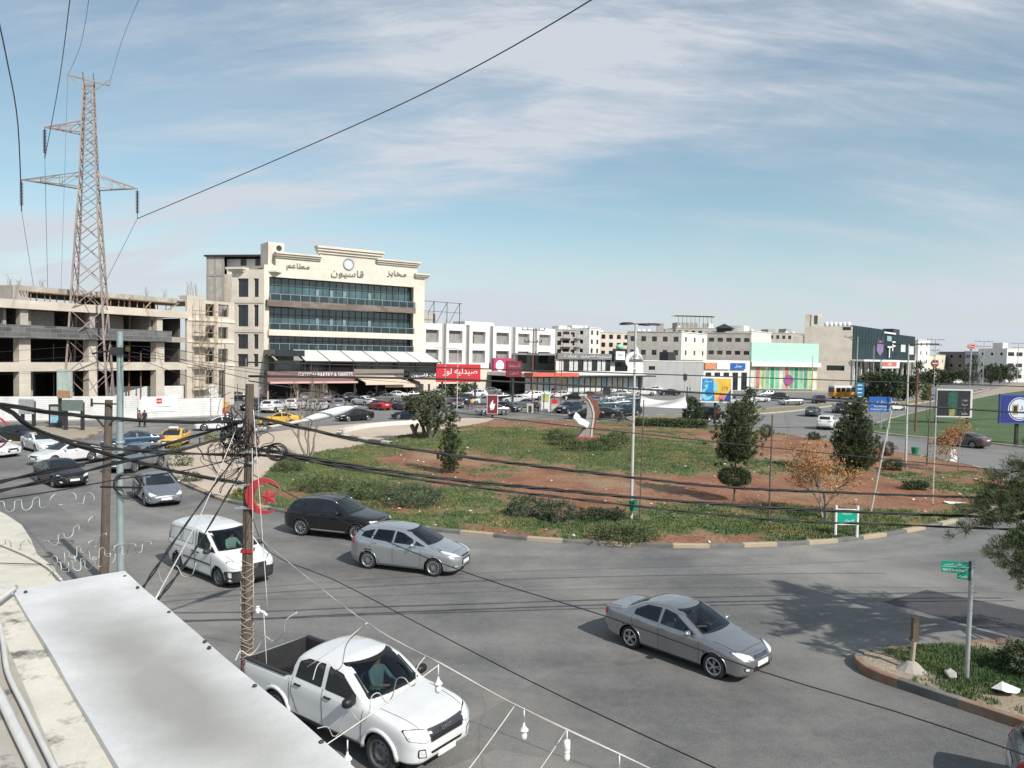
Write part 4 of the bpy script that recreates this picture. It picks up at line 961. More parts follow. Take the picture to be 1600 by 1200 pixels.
for i in range(12): x_ = Gb.W*i/11; mb = MB(); mb.box(x_-.25, x_+.25, -.6, -.1, 0, zb_-.61); part('pillar', mb, WHITEST, rgb_)
def dec(nm, px0, px1, py0, py1, m, ex=.06): 
 mb = MB(); y_ = -.02 if Gb.x(px0) < Gb.W*.45 else .40; mb.box(Gb.x(px0), Gb.x(px1), y_-ex, y_, Gb.z((px0+px1)/2, py1), Gb.z((px0+px1)/2, py0)); part(nm, mb, m, rgb_)
mb = MB(); xx = Gb.x(1374); zz = Gb.z(1374, 543); mb.sideprism([(xx-3.4, zz+2.0), (xx-3.6, zz-1.0), (xx, zz-2.4), (xx+3.6, zz-1.0), (xx+3.4, zz+2.0)], -.12, -.07); part('emblem', mb, mat('emblem_violet', (.22, .14, .30), .5, var=.4, scale=1.5), rgb_)
for dx in (-2.4, 2.4):
 mb = MB(); zz2 = Gb.z(1374, 529); mb.sideprism([(xx+dx-1.7, zz2-1.6), (xx+dx+1.7, zz2-1.6), (xx+dx, zz2+1.4)], -.12, -.07); part('emblem_point', mb, LETDK, rgb_)
dec('logo_panel', 1387, 1394, 525, 533, mat('logo_teal', (.25, .42, .42), .5, var=.3)); dec('lettering', 1380, 1398, 519, 521.5, LETW)
text_part(rgb_, 'lettering', 'T', Gb.x(1389), Gb.z(1389, 550), 5.0, 3.4, -.05, LETW, .08)
text_part(rgb_, 'lettering', 'F', Gb.x(1398), Gb.z(1398, 541), 3.6, 3.0, .40, LETW, .08)
dec('logo_panel', 1409, 1416, 538, 550, mat('logo_white', (.6, .62, .62), .5, var=.3)); dec('logo_panel', 1422, 1429, 541, 554, MATS['logo_white'])
mb = MB(); mb.mat(0); mb.box(Gb.x(1357), Gb.x(1385), -3.6, -3.1, Gb.z(1370, 575), Gb.z(1370, 562)); mb.mat(1); mb.box(Gb.x(1357), Gb.x(1380), -3.66, -3.603, Gb.z(1370, 572), Gb.z(1370, 565)); part('shop_sign', mb, [LETW, mat('sign_coral', (.55, .15, .1), .5, var=.3)], rgb_)
text_part(rgb_, 'lettering', 'معرض', Gb.x(1368), Gb.z(1370, 568.5), 4.4, 1.2, -3.7, LETW, .04)
mb = MB(); mb.box(Gb.x(1410), Gb.x(1420), 3, 6, zt-.8, zt+1.2); part('rooftop_unit', mb, DKMET, rgb_)
# ---------- apartment blocks behind ----------
def apartment(name, label, x0, Z0, x1, Z1, ytop, m, rows, cols, D=14, win=(1.3, 1.4), gm=GLD, balc=(), tanks=2, roofbox=None, skip=(), sidem=None, lowcol=None, wz=1.0):
 f = Facade(x0, Z0, x1, Z1); r = thing(name, label, 'building', f.P0, f.rot, )
 zt = f.z((x0+x1)/2, ytop); fh = zt/max(rows, 1); ops = []
 for j in range(rows):
  for i in range(cols):
   if (i, j) in skip: continue
   xc = f.W*(i+.5)/cols; w = win[0]*(1.6 if (i, j) in balc else 1); h = win[1]*(1.25 if (i, j) in balc else 1)
   zc = j*fh+fh*.5
   ops.append((xc-w/2, xc+w/2, zc-h/2, zc+h/2, (i, j) in balc))
 mb = MB(); wall(mb, 0, f.W, 0, zt, [o[:4] for o in ops], 0, .35)
 part('front_wall', mb, m, r)
 mb = MB()
 side = []
 nside = 3
 for j in range(rows):
  for i in range(nside): yc = D*(i+.5)/nside; side.append((yc-.6, yc+.6, j*fh+fh*.5-.6, j*fh+fh*.5+.6))
 MR = Matrix.Translation((f.W-.001, .36, 0)) @ Matrix.Rotation(pi/2, 4, 'Z'); MLs = Matrix.Translation((.001, D+.36, 0)) @ Matrix.Rotation(-pi/2, 4, 'Z')
 wall(mb, 0, D, 0, zt, side, 0, .3, MR); wall(mb, 0, D, 0, zt, side, 0, .3, MLs); mb.box(.31, f.W-.31, D, D+.3, 0, zt-.1); mb.box(.31, f.W-.31, .36, D, zt-.9, zt-.6); part('side_wall', mb, sidem or m, r)
 mb = MB(); mb.box(.4, f.W-.4, 3.5, 3.6, 0, zt-1); part('inner_wall', mb, DARKIN, r)
 for o in ops:
  window_part(r, *o[:4], .18, gm, DKMET, 2)
  if o[4]:
   mb = MB(); mb.box(o[0]-.5, o[1]+.5, -1.3, -.02, o[2]-.35, o[2]-.2); mb.box(o[0]-.5, o[1]+.5, -1.35, -1.25, o[2]-.2, o[2]+.8); part('balcony', mb, m, r)
 mb = MB(); mb.box(-.12, f.W+.12, -.14, .5, zt, zt+.25); part('coping', mb, m, r)
 rn = random.Random(x0)
 for i in range(tanks):
  xx = rn.uniform(1, max(1.1, f.W-2)); mb = MB(); mb.lathe([(.001, 0), (.6, 0), (.65, .1), (.65, 1.2), (.3, 1.5), (.001, 1.55)], 12, Matrix.Translation((xx, rn.uniform(2, 5), zt-.6))); part('water_tank', mb, TANK, r, smooth=True)
 if roofbox:
  for (a, b, h_) in roofbox:
   mb = MB(); mb.box(f.W*a, f.W*b, 3, 8, zt-.6, zt+h_); part('rooftop_room', mb, sidem or m, r)
 return r, f, zt
apartment('apartment_block', 'pale stone apartment block with deep balconies directly behind the glazed store', 868, 232, 920, 236, 516, GREYST, 6, 5, balc={(1, 4), (3, 4), (1, 5), (3, 5), (3, 3), (1, 3)}, sidem=WHITEST, roofbox=[(.2, .45, 1.4), (.6, .95, 1.6)])
apartment('apartment_block', 'narrow white stone apartment block right of the balconied one', 920, 232, 937, 238, 513, WHITEST, 6, 2, tanks=1)
apartment('apartment_block', 'tan grey apartment block with two wide window bays behind the street lamp', 936, 245, 984, 247, 520, TANST, 6, 4, balc={(3, 4), (3, 3)}, tanks=1)
r, f, zt = apartment('apartment_block', 'long grey stone block with four windows a floor above the grey shed', 980, 214, 1064, 212, 519, GREYST, 4, 5, tanks=3, roofbox=[(.56, .68, 2.6), (.7, .85, 1.0)])
apartment('apartment_block', 'bright white block face beside the long grey stone block', 1064, 212, 1104, 232, 521, WHITEST, 4, 3, tanks=0, win=(1.5, 1.3))
r, f, zt = apartment('apartment_block', 'grey block under a black steel roof frame', 1055, 262, 1120, 264, 513, GREYST, 6, 6, tanks=1, roofbox=[(.1, .6, 2.0)])
mb = MB(); 
for i in range(9): x_ = f.W*.1+i*1.5; mb.bar((x_, 2, zt), (x_, 2, zt+4.2), .1)
mb.bar((f.W*.1-.5, 2, zt+4.2), (f.W*.1+13, 2, zt+4.0), .2); mb.box(f.W*.1-.5, f.W*.1+13, 2, 8, zt+4.3, zt+4.4); part('steel_roof_frame', mb, DKMET, r)
r, f, zt = apartment('apartment_block', 'wide grey block with regular small windows behind the small shops', 1104, 236, 1173, 233, 521, GREYST, 4, 5, win=(1.6, 1.2), tanks=4, roofbox=[(.55, .7, 1.0)])
mb = MB(); mb.add([(f.W*.18, 2, zt+1.8), (f.W*.62, 2, zt+1.6), (f.W*.40, 5, zt+3.2), (f.W*.18, 8, zt+1.8), (f.W*.62, 8, zt+1.6)], [(0, 1, 2), (1, 4, 2), (4, 3, 2), (3, 0, 2)]); mb.box(f.W*.22, f.W*.55, 3, 7, zt, zt+1.6); part('dark_pitched_roof', mb, DKMET, r)
apartment('apartment_block', 'white block end rising behind the left edge of the pale green store', 1173, 233, 1204, 250, 519, WHITEST, 4, 2, tanks=1, skip={(0, 0), (1, 0), (0, 1), (1, 1), (0, 2), (1, 2), (0, 3), (1, 3)}, roofbox=[(.1, .35, 1.8)])
apartment('apartment_block', 'grey block with rooftop boxes seen over the pale green store', 1200, 300, 1256, 304, 521, GREYST, 6, 6, tanks=4, roofbox=[(.1, .3, 1.6), (.6, .75, 2.0)])
apartment('apartment_block', 'white tower behind the right end of the glass centre', 1434, 300, 1452, 310, 532, WHITEST, 5, 2, tanks=1)
apartment('apartment_block', 'low cream building right of the glass centre', 1430, 300, 1462, 330, 556, STONE_L, 3, 4, tanks=2)
apartment('apartment_block', 'long low pale building in the distance before the far avenue', 1462, 350, 1512, 420, 556, STONE_L, 2, 8, tanks=3, win=(2, 1.6))
apartment('apartment_block', 'dark grey modern building beside the red oval sign', 1508, 360, 1546, 365, 550, mat('charcoal_cladding', (.10, .10, .11), .6, var=.15), 3, 5, tanks=0, win=(2.6, 1.6))
apartment('apartment_block', 'low white shop far down the avenue', 1552, 380, 1574, 385, 561, PLAST, 2, 3, tanks=0, win=(3, 1.8))
apartment('apartment_block', 'modern white banded block at the right edge of the view', 1573, 330, 1625, 335, 545, PLAST, 3, 4, tanks=0, win=(3.4, 1.7), roofbox=[(.05, .2, 2.5)])
rn = random.Random(12)
for i, (xa, xb, yt, Z) in enumerate([(1240, 1262, 535, 420), (1105, 1130, 512, 330), (1140, 1166, 516, 330), (1460, 1480, 560, 520), (1484, 1500, 557, 560), (1500, 1512, 561, 600), (1548, 1560, 562, 620), (1596, 1612, 558, 620), (1430, 1450, 556, 520), (1540, 1556, 558, 500), (1556, 1576, 556, 540), (1472, 1490, 555, 480)]):
 places = ['left of the tan block', 'behind the black steel roof frame', 'behind the wide grey block', 'just right of the white tower', 'mid way along the far skyline', 'left of the red oval sign', 'beyond the low white shop', 'at the right edge behind the banded block', 'behind the end of the glass centre', 'between the dark modern block and the low white shop', 'left of the banded block at the far right', 'behind the low pale building, left part']
 f = Facade(xa, Z, xb, Z+6); r = thing('distant_house', 'small distant pale house '+places[i], 'house', f.P0, f.rot, 'distant houses on the skyline')
 zt = f.z((xa+xb)/2, yt); mb = MB(); mb.box(0, f.W, 0, 10, 0, zt); mb.box(f.W*.3, f.W*.5, 2, 6, zt, zt+1.8); part('wall', mb, [GREYST, WHITEST, TANST][i % 3], r)
 for j in range(3):
  for k in range(2):
   mb = MB(); xx = f.W*(.15+.3*j); zz = zt-1.8-3*k; 
   if zz > 1: mb.box(xx, xx+f.W*.1, -.06, -.01, zz-.6, zz+.6); part('window', mb, GLD, r)
# ================= vehicles =================
def paint(name, col, rough=0.28, metal=0.0, coat=0.7):
 return mat(name, col, rough, metal=metal, var=0.05, scale=1.2, coat=coat)
P_SILVER = paint('paint_silver', (0.36, 0.365, 0.37), 0.27, 0.8)
P_SILVER2 = paint('paint_pale_silver', (0.45, 0.475, 0.49), 0.27, 0.7)
P_BLACK = paint('paint_black', (0.008, 0.008, 0.010), 0.3, 0, .45)
P_WHITE = paint('paint_white', (0.66, 0.67, 0.67), 0.24)
P_GREY = paint('paint_grey', (0.23, 0.25, 0.28), 0.28, 0.5)
P_BLUE = paint('paint_blue', (0.022, 0.07, 0.13), 0.2, 0.3)
P_NAVY = paint('paint_navy', (0.012, 0.022, 0.045), 0.2, 0.2)
P_TEAL = paint('paint_teal_grey', (0.05, 0.09, 0.10), 0.24, 0.3)
P_RED = paint('paint_red', (0.36, 0.015, 0.02), 0.22)
P_YEL = paint('paint_taxi_yellow', (0.72, 0.42, 0.06), 0.3)
P_MAROON = paint('paint_maroon', (0.10, 0.02, 0.02), 0.24)
P_BROWN = paint('paint_brown_grey', (0.10, 0.085, 0.085), 0.26, 0.4)
PAINTS = dict(silver=P_SILVER, silver2=P_SILVER2, black=P_BLACK, white=P_WHITE, grey=P_GREY, blue=P_BLUE, navy=P_NAVY, teal=P_TEAL, red=P_RED, yellow=P_YEL, maroon=P_MAROON, brown=P_BROWN)
CGLASS = mat('car_tinted_glass', (0.012, 0.018, 0.02), 0.03, var=0.3, scale=0.8, spec=0.8)
CTRIM = mat('black_trim', (0.012, 0.012, 0.013), 0.45, var=0.2)
CPLAST = mat('dark_plastic', (0.03, 0.031, 0.033), 0.6, var=0.2, bump=0.1)
CRUB = mat('tyre_rubber', (0.028, 0.027, 0.026), 0.85, var=0.25, bump=0.15)
CRIM = mat('alloy_rim', (0.55, 0.56, 0.58), 0.28, metal=0.85, var=0.08)
CSTEEL = mat('steel_rim', (0.16, 0.16, 0.17), 0.5, metal=0.6, var=0.15)
CHROME = mat('chrome', (0.75, 0.76, 0.78), 0.12, metal=1.0, var=0.02)
CHEAD = mat('headlight_glass', (0.62, 0.65, 0.68), 0.08, var=0.35, scale=14, coat=1.0)
CTAIL = mat('tail_light_red', (0.42, 0.01, 0.012), 0.12, var=0.2, scale=9, coat=1.0)
CPLATE = mat('plate_white', (0.72, 0.73, 0.72), 0.4, var=0.05)
CSEAM = mat('panel_gap_dark', (0.02, 0.02, 0.02), 0.8, var=0)
CINT = mat('cabin_fabric', (0.035, 0.035, 0.038), 0.8, var=0.2)
CORANGE = mat('indicator_orange', (0.6, 0.2, 0.02), 0.2, var=0.1)
def _smooth_curve(pts, xs, sig):
 px_ = [p[0] for p in pts]; pz = [p[1] for p in pts]
 if sig <= 0: return np.interp(xs, px_, pz)
 k = np.linspace(-2, 2, 9); w = np.exp(-k*k/2); w /= w.sum()
 out = np.zeros(len(xs))
 lo, hi = px_[0], px_[-1]
 for kk, ww in zip(k, w):
  s_ = np.minimum(sig, np.minimum(xs-lo, hi-xs)/2.0); s_ = np.maximum(s_, 0)
  out += ww*np.interp(xs+kk*s_, px_, pz)
 return out
def wheel_mesh(kind, r, w, spokes):
 ty = MB(); pr = []
 rr = r*0.70
 prof = [(rr, -w/2+0.015), (rr+0.02, -w/2), (r-0.035, -w/2), (r-0.008, -w/2+0.03), (r, -w/2+0.06), (r, w/2-0.06), (r-0.008, w/2-0.03), (r-0.035, w/2), (rr+0.02, w/2), (rr, w/2-0.015)]
 M = Matrix.Rotation(-pi/2, 4, 'X')
 ty.lathe(prof, 28, M)
 rim = MB(); rim.mat(0)
 rim.lathe([(rr+0.004, w/2-0.012), (rr-0.012, w/2-0.004), (rr-0.03, w/2-0.02), (rr-0.035, -w/2+0.03)], 28, M)
 rim.mat(1); rim.lathe([(rr-0.02, w/2-0.085), (0.0, w/2-0.085)], 24, M)
 rim.mat(0)
 if kind == 'steel':
  rim.lathe([(rr-0.02, w/2-0.03), (rr*0.80, w/2-0.055), (rr*0.55, w/2-0.03), (rr*0.42, w/2-0.015), (rr*0.22, w/2-0.04), (0.001, w/2-0.035)], 24, M)
  rim.mat(1)
  for k in range(10):
   a = 2*pi*k/10; c = Vector((cos(a)*rr*0.72, w/2-0.036, sin(a)*rr*0.72))
   rim.lathe([(0.022, 0.0), (0.001, 0.004)], 7, Matrix.Translation(c) @ M)
 else:
  rim.lathe([(0.055, w/2-0.045), (0.05, w/2-0.015), (0.001, w/2-0.008)], 12, M)
  n = spokes
  for k in range(n):
   a = 2*pi*k/n
   for sgn in ((-1, 1) if n <= 6 else (0,)):
    a0 = a+sgn*0.18*5/n; a1 = a+sgn*0.10
    wd = 0.030 if n > 6 else 0.030
    if n > 6: wd = 0.017 if n > 12 else 0.028
    p0 = Vector((cos(a1)*0.04, w/2-0.022, sin(a1)*0.04)); p1 = Vector((cos(a0)*(rr-0.015), w/2-0.022, sin(a0)*(rr-0.015)))
    rim.bar(p0, p1, wd, 0.02) if True else None
 return ty.mesh('tyre', CRUB, True), rim.mesh('rim', [CRIM if kind != 'steel' else CSTEEL, CTRIM])
def build_vehicle(sp):
 L = sp['L']; fa = sp['fa']; ra = sp['ra']; R = sp['wr']; mid = (fa+ra)/2
 X = lambda x: mid-x
 n = int(L/0.05)
 end = [0, .006, .018, .035, .06]
 xs = np.array(sorted(set([round(e, 4) for e in end]+[round(L-e, 4) for e in end]+[round(v, 4) for v in np.linspace(0.09, L-0.09, n)])))
 sg = sp.get('sig', 0.045)
 zt = _smooth_curve(sp['top'], xs, sg); zb = _smooth_curve(sp['bot'], xs, 0.05)
 be = _smooth_curve(sp['belt'], xs, 0.12); wi = _smooth_curve(sp['wid'], xs, 0.06)
 crown = sp.get('crown', 0.07); tumble = sp.get('tumble', 0.36); sh = sp.get('shoulder', 0.035)
 bedx = sp.get('bed')
 secs = []
 for i, x in enumerate(xs):
  t_, b_, w = zt[i], zb[i], wi[i]; bl = min(be[i], t_-0.03)
  h = bl-b_
  cr = crown
  if bedx and x > bedx[0]: cr = 0.015
  ze = bl+max(0.45*(t_-bl), t_-cr-bl); gh = ze-bl
  we = w-sh-max(min(0.07, w*0.12), tumble*gh)
  if bedx and x > bedx[0]: we = w-0.03; bl = t_-0.10; ze = t_-0.012
  side = [(w-0.09, b_), (w-0.025, b_+h*0.10), (w-0.012, b_+h*0.28), (w-0.014, b_+h*0.45), (w-0.003, b_+h*0.62), (w, b_+h*0.74), (w-0.006, b_+h*0.86), (w-sh*0.5, b_+h*0.95), (w-sh, bl)]
  g = []
  for k in range(1, 7):
   f = k/7.0; g.append((w-sh+(we-w+sh)*f, bl+gh*f))
  topn = []
  for k in range(0, 11):
   f = (k/10.0)**0.85; y = we*(1-f); topn.append((y, ze+(t_-ze)*(1-(1-f)**2.2)))
  pts = side+g+topn
  ie = len(side)+len(g)
  a = Vector(pts[ie-1]); b = Vector(pts[ie]); c = Vector(pts[ie+1])
  pts[ie] = tuple(b*0.5+(a+c)*0.25)
  secs.append([(X(x), y, z) for y, z in pts])
 m = len(secs[0]); V = []; F = []
 for s_ in secs:
  full = s_+[(p[0], -p[1], p[2]) for p in s_[-2::-1]]
  V += full
 K = 2*m-1
 for i in range(len(secs)-1):
  for j in range(K-1):
   F.append((i*K+j, (i+1)*K+j, (i+1)*K+j+1, i*K+j+1))
 F.append(tuple(range(K))[::-1] if False else tuple(range(K))); o = (len(secs)-1)*K; F.append(tuple(range(o, o+K))[::-1])
 for i in range(len(secs)-1): F.append((i*K, i*K+K-1, (i+1)*K+K-1, (i+1)*K))
 bvh = BVHTree.FromPolygons([Vector(v) for v in V], F)
 W2 = max(wi)
 # ---- wheel arches
 AR_ = R+sp.get('gap', 0.06); cz = R
 V = [list(v) for v in V]
 for v in V:
  if abs(v[1]) > W2-0.32:
   for ax in (fa, ra):
    dx = v[0]-X(ax); dz = v[2]-cz; d = hypot(dx, dz)
    if abs(d-AR_) < 0.035 and d > 1e-3 and v[2] < be.max():
     v[0] = X(ax)+dx*AR_/d; v[2] = cz+dz*AR_/d
 def inside(poly, x, y):
  c_ = False; j = len(poly)-1
  for i in range(len(poly)):
   xi, yi = poly[i]; xj, yj = poly[j]
   if ((yi > y) != (yj > y)) and (x < (xj-xi)*(y-yi)/(yj-yi+1e-12)+xi): c_ = not c_
   j = i
  return c_
 def inset(poly, d):
  cx_ = sum(p[0] for p in poly)/len(poly); cy_ = sum(p[1] for p in poly)/len(poly); out = []
  for p in poly:
   l = hypot(p[0]-cx_, p[1]-cy_); f = max(0.0, (l-d)/l) if l > 0 else 0
   out.append((cx_+(p[0]-cx_)*f, cy_+(p[1]-cy_)*f))
  return out
 ws = sp['windshield']; rw = sp.get('rear_window'); clear = sp.get('clear', False)
 cut_side = [inset([(X(a), b) for a, b in w_], 0.035) for w_ in sp['side_windows']] if clear else []
 cut_ws = inset(ws, 0.04)
 Fk = []
 for f in F:
  if len(f) > 4: Fk.append(f); continue
  c = [sum(V[i][k] for i in f)/len(f) for k in range(3)]
  kill = False
  if abs(c[1]) > W2-0.30:
   for ax in (fa, ra):
    if hypot(c[0]-X(ax), c[2]-cz) < AR_-0.001: kill = True
  if clear and not kill:
   zmin = min(p[1] for p in ws)
   if c[0] > X(sp['ws_x'][1]) and c[0] < X(sp['ws_x'][0]) and inside(cut_ws, c[1], c[2]) and abs(c[1]) < 0.95*max(p[0] for p in ws): kill = True
   for cs in cut_side:
    if abs(c[1]) > 0.45 and inside(cs, c[0], c[2]): kill = True
  if bedx and not kill and c[0] < X(bedx[0]+0.06) and c[0] > X(bedx[1]) and abs(c[1]) < W2-0.11 and c[2] > 0.9: kill = True
  if not kill: Fk.append(f)
 mb = MB(); mb.add(V, Fk)
 me = mb.mesh('body', sp['paint'])
 bm = bmesh.new(); bm.from_mesh(me); bmesh.ops.delete(bm, geom=[v for v in bm.verts if not v.link_faces], context='VERTS')
 bmesh.ops.recalc_face_normals(bm, faces=bm.faces); bm.to_mesh(me); bm.free(); smooth_angle(me, 32)
 root = thing(sp['name'], 'vehicle', sp['cat'])
 body = part('body', me, None, root)
 # ---- decals laid on the body surface
 def cast(p, d):
  h = bvh.ray_cast(Vector(p), Vector(d))
  return (h[0], h[1]) if h[0] is not None else (None, None)
 def pane(name, poly, axis, mats, off=0.006, trim=0.0, parent=root, sgn=1, lab=None, rnd=0.02):
  """poly: outline in (x,z) for side panes or (y,z) for front and rear panes, laid on the shell"""
  pts = []
  N_ = len(poly)
  for i in range(N_):
   a = Vector(poly[i]); b = Vector(poly[(i+1) % N_]); l = (b-a).length
   r_ = min(rnd, l*0.35); d = (b-a)/l
   k = max(1, int((l-2*r_)/0.09))
   for q in range(k+1): pts.append(a+d*(r_+(l-2*r_)*q/k))
  c = Vector((sum(p[0] for p in pts)/len(pts), sum(p[1] for p in pts)/len(pts)))
  fr = [1.0]
  mind = min((p-c).length for p in pts)
  if trim: fr.append(None)
  fr += [0.84, 0.66, 0.5, 0.33, 0.16]
  mbp = MB(); rings = []
  for f in fr:
   ring = []
   for p in pts:
    if f is None: l = (p-c).length; q = c+(p-c)*((l-trim)/l)
    else: q = c+(p-c)*(f if (f == 1.0 or not trim) else f*((mind-trim)/mind))
    ring.append(q)
   rings.append(ring)
  def lift(q):
   if axis == 'side': h, nrm = cast((q[0], sgn*3, q[1]), (0, -sgn, 0))
   elif axis == 'front': h, nrm = cast((6, q[0], q[1]), (-1, 0, 0))
   else: h, nrm = cast((-6, q[0], q[1]), (1, 0, 0))
   if h is None: return None
   if axis == 'side' and nrm.y*sgn < 0: nrm = -nrm
   if axis == 'front' and nrm.x < 0: nrm = -nrm
   if axis == 'rear' and nrm.x > 0: nrm = -nrm
   return h+nrm*off
  def lift2(q):
   for k in range(12):
    h_ = lift(q+(c-q)*(k*0.06))
    if h_ is not None: return h_
   return None
  base = [lift2(q) for ring in rings for q in ring]; cc = lift(c)
  if cc is None or any(q is None for q in base): return None
  M_ = len(pts); vs = base+[cc]; fs = []; ms = []
  for r_i in range(len(rings)-1):
   for k in range(M_):
    fs.append((r_i*M_+k, r_i*M_+(k+1) % M_, (r_i+1)*M_+(k+1) % M_, (r_i+1)*M_+k)); ms.append(1 if (trim and r_i == 0) else 0)
  for k in range(M_): fs.append(((len(rings)-1)*M_+k, (len(rings)-1)*M_+(k+1) % M_, len(vs)-1)); ms.append(0)
  o_ = len(vs)
  for q in base[:M_]:
   dvec = Vector((0, sgn, 0)) if axis == 'side' else Vector((1, 0, 0)) if axis == 'front' else Vector((-1, 0, 0))
   vs.append(q-dvec*(off+0.012))
  for k in range(M_): fs.append((k, (k+1) % M_, o_+(k+1) % M_, o_+k)); ms.append(1 if trim else 0)
  mbp.v = [tuple(v) for v in vs]; mbp.f = fs; mbp.m = ms
  mep = mbp.mesh(name, mats if isinstance(mats, list) else [mats]); fixn(mep); smooth_angle(mep, 40)
  return part(name, mep, None, parent, label=lab)
 def strip(mbs, path, axis, wd=0.010, off=0.002, sgn=1):
  pts = []
  for a, b in zip(path, path[1:]):
   k = max(1, int(hypot(a[0]-b[0], a[1]-b[1])/0.08))
   for q in range(k): pts.append((a[0]+(b[0]-a[0])*q/k, a[1]+(b[1]-a[1])*q/k))
  pts.append(path[-1]); out = []
  for p in pts:
   if axis == 'side': h, nn = cast((X(p[0]), sgn*3, p[1]), (0, -sgn, 0))
   elif axis == 'top': h, nn = cast((X(p[0]), p[1], 4), (0, 0, -1))
   else: h, nn = cast((6, p[0], p[1]), (-1, 0, 0))
   if h is not None: out.append(h+(nn if nn.dot(Vector((0, 0, 1) if axis == 'top' else (0, sgn, 0))) > 0 else -nn)*.003)
  if len(out) > 1: mbs.tube(out, wd/2, 4)
 gl = [CCLEAR if clear else CGLASS, CTRIM]
 pane('windshield', ws, 'front', gl, 0.006, 0.045)
 if rw: pane('rear_window', rw, 'rear', [CGLASS, CTRIM], 0.006, 0.03)
 for s_ in (1, -1):
  for w_ in sp['side_windows']:
   pane('window', [(X(a), b) for a, b in w_], 'side', [CCLEAR if (clear and sp.get('clear_side', False)) else CGLASS, CTRIM], 0.006, 0.028, sgn=s_)
  for h_ in sp['headlights']:
   pane('headlight', [(s_*a, b) for a, b in h_], 'front', [sp.get('headmat', CHEAD), CTRIM], 0.010, 0.007)
  for h_ in sp['taillights']:
   pane('tail_light', [(s_*a, b) for a, b in h_], 'rear', CTAIL, 0.010)
  for h_ in sp.get('foglights', []):
   pane('fog_light', [(s_*a, b) for a, b in h_], 'front', [CHEAD, CTRIM], 0.008, 0.022)
 for g_ in sp.get('grilles', []): pane('grille', g_[0], 'front', g_[1] if len(g_) > 1 else [CTRIM, CHROME], 0.007, g_[2] if len(g_) > 2 else 0.0)
 for g_ in sp.get('bumpers', []): pane('bumper', g_[1], g_[0], g_[2], 0.03)
 if sp.get('louvres'):
  lv = MB(); y0, y1, z0, z1, nn, mm = sp['louvres']
  for k in range(nn):
   z = z0+(z1-z0)*(k+0.5)/nn; pts = []
   for q in range(9):
    y = y0+(y1-y0)*q/8; h, _n = cast((6, y, z), (-1, 0, 0))
    if h is not None: pts.append(h+Vector((0.014, 0, 0)))
   if len(pts) > 1: lv.tube(pts, 0.011, 5)
  if lv.v: part('grille_bar', lv, mm, root)
 for sgnp, zc_ in ((1, sp['plate'][0]), (-1, sp['plate'][1])):
  h, _n = cast((6*sgnp, 0, zc_), (-sgnp, 0, 0))
  if h is not None:
   pb = MB(); pb.box(h.x+0.012*sgnp-0.008, h.x+0.012*sgnp+0.012, -0.25, 0.25, zc_-0.06, zc_+0.06); part('number_plate', pb, CPLATE, root)
 sm = MB()
 for s_ in (1, -1):
  for path in sp.get('seams', []): strip(sm, path, 'side', sgn=s_)
 for path in sp.get('topseams', []): strip(sm, path, 'top'); strip(sm, [(a, -b) for a, b in path], 'top')
 if sm.v: part('panel_gap', sm, CSEAM, root)
 for s_ in (1, -1):
  for ax in (fa, ra):
   lip = MB(); pts = []
   for k in range(17):
    a = pi*k/16*1.12-0.06*pi; x = X(ax)+cos(a)*AR_; z = cz+sin(a)*AR_
    if z < 0.2: continue
    h, _n = cast((x, s_*3, min(z+0.02, 2)), (0, -s_, 0))
    if h is not None and abs(h.y) > W2-0.25: pts.append(Vector((x, h.y, z)))
   if len(pts) > 2:
    lip.tube(pts, sp.get('lip', 0.016), 6)
    part('wheel_arch', lip, sp.get('lipmat', sp['paint']), root, smooth=True)
 ub = MB()
 zf = sp.get('sill', 0.24)
 ub.box(X(L-0.25), X(0.25), -(W2-0.26), W2-0.26, zf-0.02, zf+0.28)
 ub.box(X(ra-AR_-0.0), X(fa+AR_+0.0), -(W2-0.08), W2-0.08, zf-0.03, zf+0.02)
 for s_ in (1, -1):
  for ax in (fa, ra):
   vs = []; nn = 14
   for k in range(nn+1):
    a = pi*k/nn; vs += [(X(ax)+cos(a)*AR_, s_*(W2-0.03), cz+sin(a)*AR_), (X(ax)+cos(a)*AR_, s_*(W2-0.34), cz+sin(a)*AR_)]
   ub.add(vs, [(2*k, 2*k+1, 2*k+3, 2*k+2) for k in range(nn)])
   ub.add([(X(ax)+cos(2*pi*k/16)*AR_, s_*(W2-0.34), cz+sin(2*pi*k/16)*AR_) for k in range(16)], [tuple(range(16))])
 part('underbody', ub, CTRIM, root)
 tm, rm = wheel_mesh(sp.get('rim', 'alloy'), R, sp.get('tw', 0.205), sp.get('spokes', 5))
 for ax in (fa, ra):
  for s_ in (1, -1):
   wo_ = bpy.data.objects.new('wheel', tm); COL.objects.link(wo_); wo_.parent = root
   wo_.location = (X(ax), s_*(W2-sp.get('tw', 0.205)/2-0.025), R)
   wo_.rotation_euler = (0, random.uniform(0, 3), 0 if s_ > 0 else pi)
   ro = bpy.data.objects.new('rim', rm); COL.objects.link(ro); ro.parent = wo_
 mx_, mz = sp['mirror']
 for s_ in (1, -1):
  h, _n = cast((X(mx_), s_*3, mz), (0, -s_, 0))
  if h is None: continue
  mm = MB(); prof = []
  c = Vector((X(mx_)+0.02, h.y+s_*0.15, mz+0.03)); k = sp.get('mirror_size', 1.0)
  for i in range(7):
   th = pi*i/6
   for q in range(10):
    a = 2*pi*q/10
    sx = cos(a); sz = sin(a)
    prof.append((c.x+0.085*k*(abs(sx)**0.7*(1 if sx > 0 else -0.55))*sin(th)**0.6, c.y-0.115*k*cos(th), c.z+0.075*k*sz*sin(th)**0.5))
  fs = [(i*10+q, i*10+(q+1) % 10, (i+1)*10+(q+1) % 10, (i+1)*10+q) for i in range(6) for q in range(10)]
